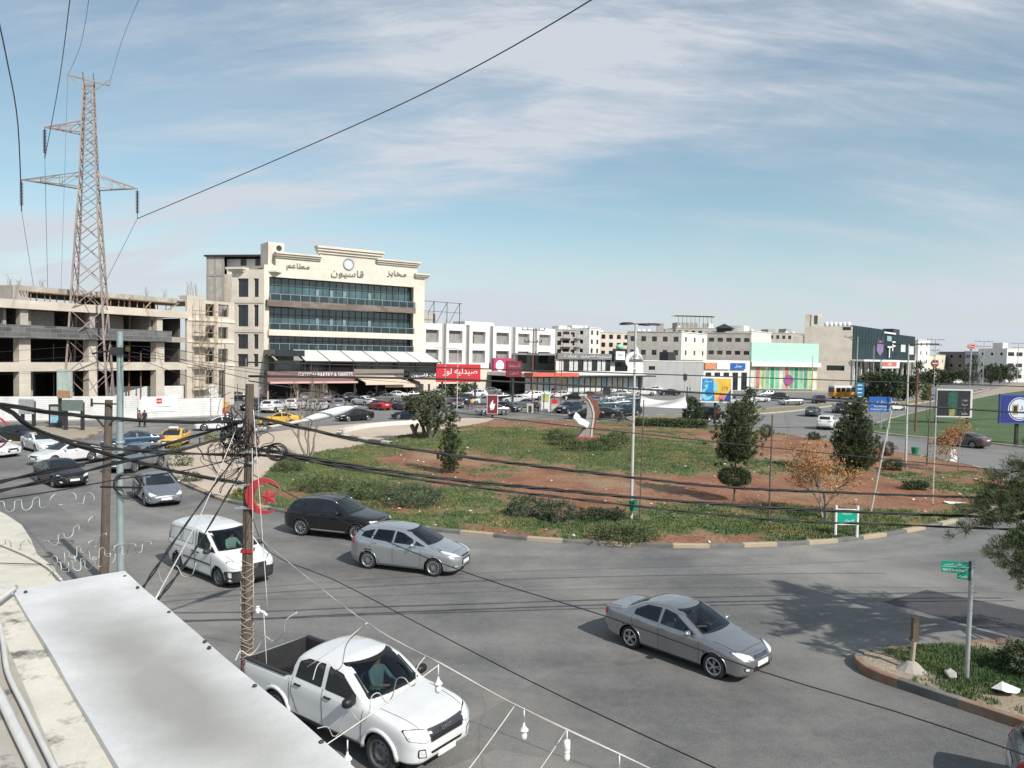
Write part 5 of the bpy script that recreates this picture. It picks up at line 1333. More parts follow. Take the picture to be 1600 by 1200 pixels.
  mm.add(prof, fs); mm.bar((X(mx_)+0.01, h.y-0.01*s_, mz-0.01), (c.x, h.y+s_*0.09, mz), 0.06, 0.03)
  part('mirror', mm, sp.get('mirmat', sp['paint']), root, smooth=True, fix=True)
  for hx, hz in sp['handles']:
   h2, _n = cast((X(hx), s_*3, hz), (0, -s_, 0))
   if h2 is None: continue
   hb = MB(); hb.bar((X(hx)-0.09, h2.y+s_*0.028, hz), (X(hx)+0.09, h2.y+s_*0.028, hz), 0.02, 0.032)
   hb.box(X(hx)-0.09, X(hx)-0.065, min(h2.y, h2.y+s_*0.03), max(h2.y, h2.y+s_*0.03), hz-0.014, hz+0.014)
   hb.box(X(hx)+0.065, X(hx)+0.09, min(h2.y, h2.y+s_*0.03), max(h2.y, h2.y+s_*0.03), hz-0.014, hz+0.014)
   part('door_handle', hb, sp.get('handmat', sp['paint']), root)
 if sp.get('rails'):
  for s_ in (1, -1):
   rl = MB(); pts = []
   for k in range(13):
    x = sp['rails'][0]+(sp['rails'][1]-sp['rails'][0])*k/12
    h, _n = cast((X(x), s_*sp['rails'][2], 4), (0, 0, -1))
    if h is not None: pts.append(h+Vector((0, 0, 0.035 if 0 < k < 12 else 0.0)))
   rl.tube(pts, 0.016, 6); part('roof_rail', rl, sp.get('railmat', CHROME), root, smooth=True)
 if sp.get('moulding'):
  mo = MB(); x0, x1, z0, hh, mt = sp['moulding']
  for s_ in (1, -1):
   pts = []
   for k in range(12):
    x = x0+(x1-x0)*k/11; h, _n = cast((X(x), s_*3, z0), (0, -s_, 0))
    if h is not None: pts.append(h)
   for a, b in zip(pts, pts[1:]): mo.bar(a, b, 0.02, hh)
  part('side_moulding', mo, mt, root)
 if bedx:
  lb = MB(); x0, x1 = X(bedx[1]-.03), X(bedx[0]+.10); yw = W2-.12; zf_ = .66; zt_ = 1.172; th = .035
  lb.box(x0, x1, -yw, yw, zf_-.03, zf_)
  for k in range(15): lb.box(x0+.02, x1-.02, -yw+.06+k*(2*yw-.12)/15, -yw+.11+k*(2*yw-.12)/15, zf_, zf_+.015)
  lb.box(x0, x1, -yw-.012, -yw+th, zf_, zt_); lb.box(x0, x1, yw-th, yw+.012, zf_, zt_)
  lb.box(x0-.02, x0+th, -yw+th, yw-th, zf_, zt_); lb.box(x1-th, x1+.02, -yw+th, yw-th, zf_, zt_)
  for s_ in (1, -1):
   hb = .42; hx = X(ra); lb.box(hx-.45, hx+.45, s_*(yw-.16)-.12, s_*(yw-.16)+.12, zf_, zf_+.24)
   lb.box(x0, x1, min(s_*(yw+.0), s_*(yw+.09)), max(s_*(yw+.0), s_*(yw+.09)), zt_-.006, zt_+.02)
  part('bed_liner', lb, CPLAST, root)
 if clear:
  x_d = sp['cabin'][0]; x_b = sp['cabin'][1]; fl = 0.32; zw = min(p[1] for p in ws)
  it = MB(); wc = W2-0.16
  it.box(X(x_b), X(x_d-0.1), -wc, wc, fl, fl+0.04); it.box(X(x_b)-0.03, X(x_b), -wc+.1, wc-.1, fl, zw-0.12)
  it.prism([(X(x_d), -wc+.04), (X(x_d-0.28), -wc+0.12), (X(x_d-0.28), wc-0.12), (X(x_d), wc-.04)], fl, zw-0.09)
  part('dashboard', it, CINT, root)
  for sx in sp['cabin'][2]:
   for s_ in (1, -1):
    st = MB(); yc = s_*0.36; H0 = sp.get('seat_h', 0.52)
    st.box(X(sx+0.25), X(sx-0.28), yc-0.23, yc+0.23, H0-0.12, H0+0.02)
    Mb = Matrix.Translation((X(sx+0.26), yc, H0)) @ Matrix.Rotation(radians(-14), 4, 'Y')
    st.box(-0.06, 0.06, -0.22, 0.22, 0, 0.56 if sx < 2.4 else .40, Mb)
    if sx < 2.4: st.box(-0.05, 0.04, -0.12, 0.12, 0.60, 0.76, Mb)
    part('seat', st, CINT, root)
  stw = MB(); Ms = Matrix.Translation((X(x_d+0.16), 0.36, zw-0.10)) @ Matrix.Rotation(radians(-62), 4, 'Y')
  stw.tube([Ms @ Vector((0.18*cos(2*pi*k/16), 0.18*sin(2*pi*k/16), 0)) for k in range(17)], 0.014, 6)
  stw.bar(Ms @ Vector((-0.18, 0, 0)), Ms @ Vector((0.18, 0, 0)), 0.03, 0.015)
  part('steering_wheel', stw, CINT, root)
 root['_L'] = L
 sp['X'] = X; sp['cast'] = cast; sp['pane'] = pane
 return root
SEDAN = dict(name='silver_sedan', cat='sedan', L=4.53, fa=0.88, ra=3.48, wr=0.31, paint=P_SILVER, clear=True, clear_side=True, spokes=5,
 top=[(0, .60), (0.04, .68), (0.12, .735), (0.45, .82), (1.18, .955), (1.98, 1.375), (2.25, 1.425), (2.6, 1.44), (3.0, 1.41), (3.2, 1.365), (3.82, 1.075), (3.95, 1.055), (4.38, 1.03), (4.48, .93), (4.53, .74)],
 belt=[(0, .60), (.35, .74), (1.1, .87), (2.5, .92), (3.7, .985), (4.53, .95)],
 bot=[(0, .34), (.05, .24), (.3, .19), (.6, .2), (4.0, .2), (4.4, .27), (4.53, .36)],
 wid=[(0, .40), (.03, .56), (.12, .70), (.3, .79), (.6, .83), (1.2, .85), (3.5, .855), (4.1, .82), (4.35, .77), (4.48, .67), (4.53, .55)],
 windshield=[(-.66, .965), (.66, .965), (.53, 1.37), (-.53, 1.37)], ws_x=(1.2, 2.3),
 rear_window=[(-.58, 1.11), (.58, 1.11), (.50, 1.345), (-.50, 1.345)],
 side_windows=[[(1.42, .935), (2.08, 1.285), (2.44, 1.34), (2.50, .955)], [(2.58, .96), (2.53, 1.34), (2.98, 1.315), (3.32, 1.14), (3.36, 1.0)]],
 headlights=[[(.36, .60), (.72, .66), (.765, .77), (.60, .765), (.40, .70)]], taillights=[[(.50, .74), (.76, .74), (.77, .95), (.55, .96)]],
 grilles=[([(-.30, .60), (.30, .60), (.34, .70), (-.34, .70)], [CPLAST, CHROME], 0.02), ([(-.40, .33), (.40, .33), (.36, .45), (-.36, .45)], [CTRIM, CTRIM])],
 louvres=(-.28, .28, .61, .69, 3, CHROME),
 foglights=[[(.52, .36), (.64, .36), (.66, .45), (.52, .45)]],
 plate=(0.49, 0.86), cabin=(1.45, 3.4, [2.25, 2.95]), mirror=(1.60, .95), handles=[(2.38, .84), (3.22, .875)], handmat=P_SILVER,
 seams=[[(1.30, .30), (1.30, .86)], [(2.53, .26), (2.54, .95)], [(3.30, .62), (3.42, .80), (3.40, .97)], [(1.30, .26), (3.05, .26), (3.20, .45), (3.30, .62)]],
 topseams=[[(0.30, 0.50), (0.30, 0.0)], [(0.32, .60), (0.98, .68)], [(3.93, .62), (4.40, .62)]])
def V_(base, **k):
 d = dict(base); d.update(k); return d
HATCH = dict(name='compact_car', cat='hatchback', L=4.40, fa=0.90, ra=3.55, wr=0.325, paint=P_SILVER2, clear=True, clear_side=True, spokes=15, shoulder=.05, tumble=.34,
 top=[(0, .62), (.04, .74), (.12, .81), (.9, 1.02), (1.05, 1.06), (1.95, 1.50), (2.3, 1.58), (2.8, 1.615), (3.4, 1.58), (3.85, 1.50), (4.0, 1.44), (4.25, 1.10), (4.35, 1.02), (4.40, .72)],
 belt=[(0, .62), (.3, .80), (1.0, .96), (2.5, 1.02), (3.9, 1.13), (4.4, 1.05)],
 bot=[(0, .34), (.05, .25), (.3, .20), (4.0, .2), (4.3, .28), (4.40, .38)],
 wid=[(0, .42), (.03, .56), (.12, .72), (.3, .83), (.6, .88), (1.2, .905), (3.5, .91), (4.0, .87), (4.25, .78), (4.37, .66), (4.40, .56)],
 windshield=[(-.70, 1.07), (.70, 1.07), (.56, 1.50), (-.56, 1.50)], ws_x=(1.1, 2.3),
 rear_window=[(-.56, 1.16), (.56, 1.16), (.50, 1.42), (-.50, 1.42)],
 side_windows=[[(1.25, 1.04), (1.62, 1.20), (1.66, 1.045)], [(1.72, 1.05), (1.74, 1.24), (2.15, 1.43), (2.42, 1.475), (2.50, 1.07)], [(2.57, 1.075), (2.50, 1.485), (3.2, 1.485), (3.36, 1.13)], [(3.43, 1.14), (3.30, 1.475), (3.72, 1.38), (3.86, 1.20)]],
 headlights=[[(.40, .68), (.74, .74), (.82, .90), (.70, .93), (.50, .80)]], taillights=[[(.60, .92), (.80, .88), (.80, 1.10), (.66, 1.14)]],
 grilles=[([(-.42, .42), (.42, .42), (.34, .62), (-.34, .62)], [CTRIM, CHROME], 0.015), ([(-.30, .68), (.30, .68), (.32, .73), (-.32, .73)], [CTRIM, CHROME], .012), ([(-.42, .26), (.42, .26), (.45, .34), (-.45, .34)], [CTRIM, CTRIM])],
 foglights=[[(.55, .36), (.74, .38), (.72, .46), (.56, .43)]],
 plate=(0.50, 0.78), cabin=(1.35, 3.8, [2.2, 3.05]), seat_h=.6, mirror=(1.72, 1.05), handles=[(2.30, .97), (3.25, 1.02)],
 seams=[[(1.42, .30), (1.40, .96)], [(2.52, .26), (2.53, 1.05)], [(3.2, .5), (3.45, .82), (3.40, 1.12)], [(1.42, .27), (3.02, .27), (3.2, .5)]],
 topseams=[[(.32, .60), (.26, 0)], [(.32, .60), (.84, .68)]])
SUV = dict(name='black_suv', cat='SUV', L=4.60, fa=0.90, ra=3.62, wr=0.37, paint=P_BLACK, spokes=10, tw=.23, shoulder=.05, lip=.022, lipmat=CPLAST, gap=.055, rails=(1.95, 3.95, .60), railmat=CHROME, sill=.30,
 top=[(0, .66), (.03, .86), (.12, .94), (.5, 1.02), (1.25, 1.11), (2.05, 1.57), (2.4, 1.65), (3.0, 1.67), (3.7, 1.62), (4.05, 1.56), (4.40, 1.16), (4.50, 1.08), (4.60, .78)],
 belt=[(0, .66), (.3, .92), (1.1, 1.04), (2.5, 1.08), (3.8, 1.14), (4.6, 1.05)],
 bot=[(0, .40), (.05, .32), (.4, .27), (4.1, .27), (4.45, .36), (4.6, .46)],
 wid=[(0, .50), (.03, .66), (.12, .80), (.3, .89), (.6, .93), (1.2, .945), (3.7, .95), (4.2, .91), (4.45, .82), (4.57, .72), (4.60, .62)],
 windshield=[(-.72, 1.13), (.72, 1.13), (.58, 1.58), (-.58, 1.58)], ws_x=(1.1, 2.5), rear_window=[(-.60, 1.20), (.60, 1.20), (.52, 1.52), (-.52, 1.52)],
 side_windows=[[(1.62, 1.11), (2.18, 1.46), (2.55, 1.53), (2.62, 1.125)], [(2.70, 1.13), (2.64, 1.535), (3.35, 1.52), (3.50, 1.17)], [(3.57, 1.175), (3.43, 1.515), (3.82, 1.45), (4.05, 1.28)]],
 headlights=[[(.50, .76), (.84, .80), (.86, .90), (.54, .88)]], taillights=[[(.30, .98), (.84, .96), (.84, 1.05), (.30, 1.06)]],
 grilles=[([(-.46, .56), (.46, .56), (.52, .86), (-.52, .86)], [CTRIM, CHROME], .015), ([(-.5, .36), (.5, .36), (.5, .48), (-.5, .48)], [CTRIM, CTRIM])],
 plate=(0.52, 0.66), mirror=(1.78, 1.12), handles=[(2.48, 1.00), (3.36, 1.03)], handmat=P_BLACK,
 seams=[[(1.45, .40), (1.45, 1.04)], [(2.64, .34), (2.65, 1.10)], [(3.30, .6), (3.50, .88), (3.50, 1.14)], [(1.45, .36), (3.12, .36), (3.30, .6)]],
 moulding=(1.42, 3.1, .36, .05, CHROME), topseams=[[(.25, .66), (1.05, .74)]])
VAN = dict(name='panel_van', cat='van', L=4.60, fa=0.90, ra=3.72, wr=0.32, paint=P_WHITE, clear=True, clear_side=True, rim='steel', tumble=.10, shoulder=.03, crown=.10, lip=.018, lipmat=CPLAST, sig=.05,
 top=[(0, .68), (.04, .82), (.12, .90), (.75, 1.08), (.95, 1.13), (1.75, 1.66), (2.1, 1.79), (2.6, 1.84), (3.8, 1.83), (4.3, 1.79), (4.5, 1.68), (4.60, 1.3)],
 belt=[(0, .68), (.3, .86), (1.0, 1.03), (2.2, 1.08), (4.6, 1.08)],
 bot=[(0, .36), (.05, .27), (.3, .22), (4.2, .22), (4.5, .30), (4.6, .36)],
 wid=[(0, .46), (.03, .62), (.12, .76), (.3, .85), (.6, .885), (1.2, .90), (4.0, .90), (4.45, .86), (4.57, .78), (4.60, .70)],
 windshield=[(-.74, 1.14), (.74, 1.14), (.66, 1.68), (-.66, 1.68)], ws_x=(.99, 2.1), rear_window=None,
 side_windows=[[(1.12, 1.09), (1.40, 1.28), (1.44, 1.10)], [(1.50, 1.10), (1.48, 1.34), (1.85, 1.60), (2.28, 1.64), (2.32, 1.11)]],
 headlights=[[(.42, .70), (.76, .72), (.84, .90), (.72, .93), (.50, .86)]], taillights=[[(.70, .95), (.84, .95), (.80, 1.35), (.72, 1.35)]],
 bumpers=[('front', [(-.84, .28), (.84, .28), (.86, .62), (.40, .66), (-.40, .66), (-.86, .62)], CPLAST)],
 grilles=[([(-.40, .66), (.40, .66), (.44, .80), (-.44, .80)], [CTRIM, CPLAST], .01)], louvres=(-.38, .38, .67, .79, 3, CPLAST),
 plate=(0.47, 0.8), cabin=(1.3, 2.7, [2.15]), seat_h=.68, mirror=(1.42, 1.10), mirmat=CPLAST, mirror_size=1.15, handles=[(2.20, .95), (2.50, .95)], handmat=CPLAST,
 seams=[[(1.32, .30), (1.30, 1.03)], [(2.38, .28), (2.40, 1.66)], [(1.32, .28), (2.38, .28)], [(2.44, 1.70), (2.44, .28)], [(3.30, .95), (4.40, .95)], [(3.42, 1.55), (3.42, 1.12)], [(2.62, 1.60), (3.34, 1.60), (3.34, 1.15), (2.62, 1.15), (2.62, 1.60)], [(3.50, 1.60), (4.30, 1.56), (4.34, 1.15), (3.50, 1.15), (3.50, 1.60)]],
 moulding=(1.36, 3.25, .66, .05, CPLAST), topseams=[[(.30, .62), (.72, .68)]])
PICKUP = dict(name='pickup_truck', cat='pickup', L=5.25, fa=0.92, ra=4.02, wr=0.385, tw=.25, paint=P_WHITE, clear=True, clear_side=False, rim='steel', lip=.045, tumble=.26, shoulder=.04, crown=.10, bed=(3.62, 5.16), gap=.075, sill=.38, sig=.04,
 top=[(0, .80), (.03, .98), (.12, 1.05), (.5, 1.13), (1.28, 1.21), (1.98, 1.70), (2.3, 1.785), (2.8, 1.80), (3.3, 1.765), (3.46, 1.70), (3.60, 1.18), (3.64, 1.165), (5.20, 1.165), (5.25, 1.14)],
 belt=[(0, .80), (.3, 1.0), (1.1, 1.12), (2.5, 1.16), (3.6, 1.17), (5.25, 1.17)],
 bot=[(0, .46), (.05, .38), (.4, .36), (4.6, .42), (5.1, .48), (5.25, .52)],
 wid=[(0, .58), (.03, .72), (.12, .83), (.3, .90), (.6, .92), (1.2, .925), (3.62, .925), (5.1, .92), (5.2, .89), (5.25, .86)],
 windshield=[(-.70, 1.23), (.70, 1.23), (.62, 1.71), (-.62, 1.71)], ws_x=(1.31, 2.4), rear_window=[(-.60, 1.26), (.60, 1.26), (.56, 1.62), (-.56, 1.62)],
 side_windows=[[(1.60, 1.18), (1.62, 1.30), (2.06, 1.58), (2.46, 1.645), (2.48, 1.20)], [(2.60, 1.205), (2.58, 1.65), (3.10, 1.635), (3.34, 1.54), (3.40, 1.22)]],
 headlights=[[(.46, .80), (.58, .76), (.86, .84), (.87, 1.0), (.70, 1.0), (.52, .97)]], taillights=[[(.80, .75), (.90, .75), (.90, 1.1), (.80, 1.1)]],
 grilles=[([(-.46, .72), (.46, .72), (.50, .97), (-.50, .97)], [mat('grille_grey', (.045, .048, .055), .4, var=.2), CHROME], .012), ([(-.42, .50), (.42, .50), (.46, .55), (-.46, .55)], [CTRIM, CTRIM])],
 louvres=(-.42, .42, .735, .84, 3, CTRIM), foglights=[[(.56, .48), (.74, .52), (.74, .68), (.60, .66)]],
 plate=(0.44, 0.8), cabin=(1.5, 3.45, [2.25, 3.05]), seat_h=.78, mirror=(1.66, 1.20), mirmat=CTRIM, mirror_size=1.35, handles=[(2.36, 1.08), (3.28, 1.10)], handmat=CTRIM,
 seams=[[(1.42, .50), (1.36, 1.10)], [(2.53, .46), (2.54, 1.2)], [(3.36, .62), (3.50, .9), (3.48, 1.2)], [(1.42, .46), (3.25, .46), (3.36, .62)], [(3.56, .46), (3.56, 1.16)]],
 topseams=[[(.16, .62), (1.1, .72)]])
PRIUS = V_(HATCH, name='hybrid_hatchback', cat='hatchback', L=4.54, fa=.95, ra=3.65, paint=P_GREY, clear=False, spokes=10, tumble=.34,
 top=[(0, .52), (.04, .62), (.15, .68), (.8, .90), (1.1, .99), (1.95, 1.38), (2.3, 1.46), (2.7, 1.475), (3.3, 1.40), (4.1, 1.20), (4.35, 1.12), (4.47, .98), (4.54, .7)],
 belt=[(0, .52), (.3, .70), (1.0, .90), (2.5, .95), (3.9, 1.06), (4.54, 1.0)],
 wid=[(0, .42), (.03, .58), (.12, .72), (.3, .81), (.6, .86), (1.2, .88), (3.6, .88), (4.1, .84), (4.4, .75), (4.51, .64), (4.54, .55)],
 windshield=[(-.70, 1.0), (.70, 1.0), (.55, 1.40), (-.55, 1.40)], rear_window=[(-.54, 1.0), (.54, 1.0), (.52, 1.14), (-.52, 1.14)],
 side_windows=[[(1.22, .97), (1.58, 1.12), (1.60, .975)], [(1.66, .98), (1.68, 1.15), (2.1, 1.33), (2.42, 1.385), (2.50, .99)], [(2.57, .995), (2.50, 1.385), (3.0, 1.35), (3.5, 1.2), (3.6, 1.06)]],
 headlights=[[(.42, .60), (.74, .58), (.80, .70), (.70, .76), (.52, .66)]], taillights=[[(.64, .55), (.80, .60), (.80, 1.0), (.70, .98)]],
 grilles=[([(-.56, .24), (.56, .24), (.50, .36), (-.50, .36)], [CTRIM, CHROME], .02), ([(-.40, .52), (.40, .52), (.42, .55), (-.42, .55)], [CTRIM, CTRIM])],
 foglights=[[(.70, .30), (.78, .34), (.78, .46), (.72, .44)]], plate=(.45, .85), mirror=(1.66, 1.0), handles=[(2.36, .90), (3.3, .94)],
 seams=[[(1.40, .30), (1.38, .90)], [(2.52, .26), (2.53, .98)], [(3.2, .5), (3.45, .8), (3.42, 1.02)]], topseams=[[(.25, .55), (.9, .68)]])
GSEDAN = V_(SEDAN, name='modern_sedan', L=4.62, fa=.92, ra=3.62, wr=.325, paint=P_BLACK, clear=False, spokes=10, tumble=.38,
 top=[(0, .58), (.04, .66), (.12, .72), (.45, .82), (1.2, .95), (2.05, 1.36), (2.3, 1.42), (2.65, 1.44), (3.1, 1.39), (3.4, 1.30), (4.0, 1.09), (4.1, 1.07), (4.5, 1.04), (4.58, .92), (4.62, .74)],
 belt=[(0, .58), (.35, .74), (1.1, .87), (2.5, .93), (3.8, 1.0), (4.62, .98)],
 bot=[(0, .32), (.05, .24), (.3, .19), (.6, .2), (4.0, .2), (4.5, .29), (4.62, .38)],
 wid=[(0, .44), (.03, .60), (.12, .74), (.3, .83), (.6, .875), (1.2, .895), (3.6, .895), (4.2, .86), (4.45, .80), (4.58, .68), (4.62, .56)],
 windshield=[(-.70, .965), (.70, .965), (.56, 1.37), (-.56, 1.37)], rear_window=[(-.60, 1.12), (.60, 1.12), (.52, 1.32), (-.52, 1.32)],
 side_windows=[[(1.48, .95), (2.16, 1.29), (2.50, 1.34), (2.56, .97)], [(2.64, .975), (2.59, 1.34), (3.05, 1.305), (3.55, 1.13), (3.62, 1.03)]],
 headlights=[[(.44, .60), (.76, .66), (.83, .76), (.66, .755), (.48, .68)]], taillights=[[(.34, .86), (.80, .84), (.80, .98), (.40, .97)]],
 grilles=[([(-.40, .40), (.40, .40), (.42, .66), (-.42, .66)], [CTRIM, CHROME], .015)], louvres=None, foglights=[[(.58, .32), (.76, .36), (.76, .46), (.62, .44)]],
 plate=(.48, .80), handles=[(2.44, .86), (3.38, .90)], mirror=(1.66, .97),
 seams=[[(1.36, .30), (1.36, .87)], [(2.59, .26), (2.60, .97)], [(3.42, .62), (3.56, .82), (3.54, 1.0)], [(1.36, .26), (3.15, .26), (3.42, .62)]],
 topseams=[[(.25, .55), (1.0, .70)], [(4.1, .62), (4.5, .62)]])
TAXI = V_(GSEDAN, name='taxi', cat='taxi', paint=P_YEL)
JEEP = V_(SUV, name='boxy_suv', L=4.85, fa=.9, ra=3.75, wr=.39, tumble=.16, rails=(1.9, 4.4, .62), railmat=CPLAST, moulding=None, spokes=6,
 top=[(0, .7), (.03, .98), (.10, 1.05), (.5, 1.12), (1.35, 1.18), (1.95, 1.66), (2.3, 1.76), (3.0, 1.79), (4.4, 1.77), (4.62, 1.70), (4.78, 1.2), (4.85, .9)],
 belt=[(0, .7), (.3, 1.02), (1.1, 1.12), (4.0, 1.16), (4.85, 1.12)],
 wid=[(0, .60), (.03, .76), (.12, .87), (.3, .92), (.6, .94), (1.2, .95), (4.3, .95), (4.7, .91), (4.82, .84), (4.85, .76)],
 bot=[(0, .42), (.05, .34), (.4, .32), (4.3, .32), (4.7, .40), (4.85, .46)],
 windshield=[(-.74, 1.22), (.74, 1.22), (.66, 1.68), (-.66, 1.68)], rear_window=[(-.66, 1.24), (.66, 1.24), (.62, 1.64), (-.62, 1.64)],
 side_windows=[[(1.62, 1.19), (2.06, 1.54), (2.52, 1.62), (2.56, 1.20)], [(2.66, 1.205), (2.62, 1.63), (3.42, 1.63), (3.50, 1.21)], [(3.60, 1.215), (3.54, 1.63), (4.35, 1.60), (4.45, 1.22)]],
 headlights=[[(.54, .82), (.86, .84), (.88, 1.0), (.56, .98)]], taillights=[[(.76, .95), (.90, .95), (.90, 1.3), (.80, 1.3)]],
 grilles=[([(-.46, .74), (.46, .74), (.48, .98), (-.48, .98)], [CTRIM, CHROME], .02)], plate=(.56, .7), mirror=(1.76, 1.2), handles=[(2.44, 1.08), (3.38, 1.10)],
 seams=[[(1.45, .44), (1.45, 1.12)], [(2.60, .40), (2.60, 1.20)], [(3.2, .5), (3.54, .92), (3.54, 1.2)]])
# ================= vehicles standing on the roads =================
def wheels_at(root, sp, pr, pf, label=None, grp=None, mats=None, first=False, z=.005):
 """put a vehicle so that its camera-side rear and front wheels touch these spots"""
 a = G(*pr); b = G(*pf); h = (b-a).normalized(); left = Vector((-h.y, h.x, 0)); m = (a+b)/2
 W2 = max(p[1] for p in sp['wid'])-.12
 if m.dot(left) < 0: left = -left
 c = m+left*W2; ang = atan2(h.y, h.x)
 if first: root.location = (c.x, c.y, z); root.rotation_euler = (0, 0, ang); r = root
 else: r = dup(root, (c.x, c.y, z), ang, mats=mats)
 if label: r['label'] = label
 if grp: r['group'] = grp
 return r
def stand(root, px, py, deg, label, col=None, src=None, grp='cars parked around the roundabout shops', scale=1.0, z=.014):
 p = G(px, py)
 mt = {src.name: PAINTS[col]} if col else None
 r = dup(root, (p.x, p.y, z), radians(deg), label=label, group=grp, mats=mt, scale=scale); return r
c_sedan = build_vehicle(SEDAN); wheels_at(c_sedan, SEDAN, (985, 1012), (1118, 1060), 'silver sedan driving over the open junction in the foreground', first=True)
c_hatch = build_vehicle(HATCH); wheels_at(c_hatch, HATCH, (573, 888), (681, 901), 'pale silver hatchback driving round the kerb just ahead of the black SUV', first=True)
c_suv = build_vehicle(SUV); wheels_at(c_suv, SUV, (472, 837), (556, 846), 'glossy black SUV with chrome window line beside the roundabout kerb', first=True)
c_van = build_vehicle(VAN); wheels_at(c_van, VAN, (279, 890), (346, 917), 'white panel van with dark bumper behind the wooden cable pole', first=True)
c_pick = build_vehicle(PICKUP)
ha = G(457, 1064, 1.10); hb_ = G(505, 1088, 1.08); hd = (hb_-ha); hd.z = 0; hd.normalize(); PK_ANG = atan2(hd.y, hd.x)+radians(3)
hd = Vector((cos(PK_ANG), sin(PK_ANG), 0)); lf = Vector((-hd.y, hd.x, 0)); fw = G(597, 1207)
pc = fw+lf*(.925-.12)-hd*((PICKUP['ra']-PICKUP['fa'])/2)
c_pick.location = (pc.x, pc.y, .005); c_pick.rotation_euler = (0, 0, PK_ANG); c_pick['label'] = 'white double cab pickup with black bed liner in the near foreground'
h, _n = PICKUP['cast']((6, 0, .90), (-1, 0, 0))
MT = Matrix.Translation((h.x+.035, 0, .905)) @ Matrix.Rotation(pi/2, 4, 'Z')
part('lettering', text_mb('ISUZU', .36, .07, .01, M=MT), CHROME, c_pick)
h, _n = VAN['cast']((6, 0, .74), (-1, 0, 0))
mb = MB(); MT = Matrix.Translation((h.x+.02, 0, .745)) @ Matrix.Rotation(pi/2, 4, 'Y'); mb.lathe([(.085, 0), (.085, .015), (.068, .015), (.068, 0)], 20, MT); part('round_badge', mb, CHROME, c_van)
MT = Matrix.Translation((h.x+.03, 0, .745)) @ Matrix.Rotation(pi/2, 4, 'Z')
vw = text_mb('V', .075, .055, .008, M=MT @ Matrix.Translation((0, 0, .03))); vw.merge(text_mb('W', .10, .055, .008, M=MT @ Matrix.Translation((0, 0, -.032)))); part('badge_letters', vw, CHROME, c_van)
mb = MB(); mb.box(c_van and VAN['X'](2.62)-.4, VAN['X'](2.62)+.4, -.4, .4, 1.845, 1.86)
c_gs = build_vehicle(GSEDAN); wheels_at(c_gs, GSEDAN, (57, 752), (87, 763), 'black sedan in the left lane, nearest of the left queue', first=True)
c_pr = build_vehicle(PRIUS); wheels_at(c_pr, PRIUS, (211, 777), (229, 791), 'grey hybrid hatchback coming towards the viewer behind the grey steel pole', first=True)
c_tx = build_vehicle(TAXI); wheels_at(c_tx, TAXI, (297, 692), (276, 701), 'yellow taxi leaving along the plaza kerb', first=True)
mb = MB(); mb.box(-.1, .1, -.35, .35, 1.46, 1.58); part('roof_sign', mb, WHT, c_tx)
c_jp = build_vehicle(JEEP); wheels_at(c_jp, JEEP, (1113, 658), (1074, 656), 'black boxy SUV passing behind the far hedge', first=True)
PB = {'m': P_BLACK}
def wa(root, sp, pr, pf, label, col, grp='cars moving round the junction'):
 return wheels_at(root, sp, pr, pf, label, grp, mats={sp['paint'].name: PAINTS[col]})
wa(c_gs, GSEDAN, (35, 702), (60, 709), 'white sedan second from the left edge behind the black sedan', 'white')
stand(c_gs, 102, 722, 245, 'white sedan with dark windscreen right behind the nearest black sedan', 'white', P_BLACK, 'cars moving round the junction')
stand(c_gs, 33, 690, -20, 'black sedan behind the white one at the far left', 'black', P_BLACK, 'cars moving round the junction')
stand(c_gs, -14, 712, -20, 'white car cut off by the left edge of the view', 'white', P_BLACK, 'cars moving round the junction')
stand(c_gs, 207, 701, 208, 'dark blue sedan beside the taxi, seen behind the grey pole', 'blue', P_BLACK, 'cars moving round the junction')
stand(c_suv, 212, 733, 262, 'grey SUV right behind the grey hybrid hatchback', 'grey', P_BLACK, 'cars moving round the junction')
stand(c_gs, 342, 672, 200, 'white sedan half hidden by the cable knot on the wooden pole', 'white', P_BLACK, 'cars moving round the junction')
stand(c_tx, 438, 664, 186, 'yellow taxi behind the bare tree and lamp arm', None)
wa(c_gs, GSEDAN, (577, 657), (542, 659), 'black sedan driving on the far side of the plaza', 'black')
stand(c_gs, 641, 655, 183, 'black sedan half hidden behind the olive tree', 'navy', P_BLACK, 'cars moving round the junction')
stand(c_gs, 592, 640, 128, 'dark red sedan seen from behind, left of the olive tree', 'red', P_BLACK)
stand(c_gs, 631, 641, 130, 'grey sedan beside the dark red one', 'grey', P_BLACK)
stand(c_gs, 617, 623, 184, 'white sedan parked before the cream awning', 'white', P_BLACK)
stand(c_suv, 588, 621, 250, 'silver SUV parked left of the white sedan at the cafe', 'silver', P_BLACK)
stand(c_gs, 642, 623, 200, 'grey sedan parked right of the white sedan at the cafe', 'grey', P_BLACK)
stand(c_suv, 394, 641, 268, 'navy SUV facing the road at the left end of the cafe yard', 'navy', P_BLACK)
stand(c_gs, 420, 623, 88, 'silver sedan seen from behind at the bakery front', 'silver', P_BLACK)
stand(c_gs, 366, 626, 205, 'black sedan parked beyond the hoarding end', 'black', P_BLACK)
stand(c_suv, 428, 644, 80, 'white SUV seen from behind next to the navy one', 'white', P_BLACK)
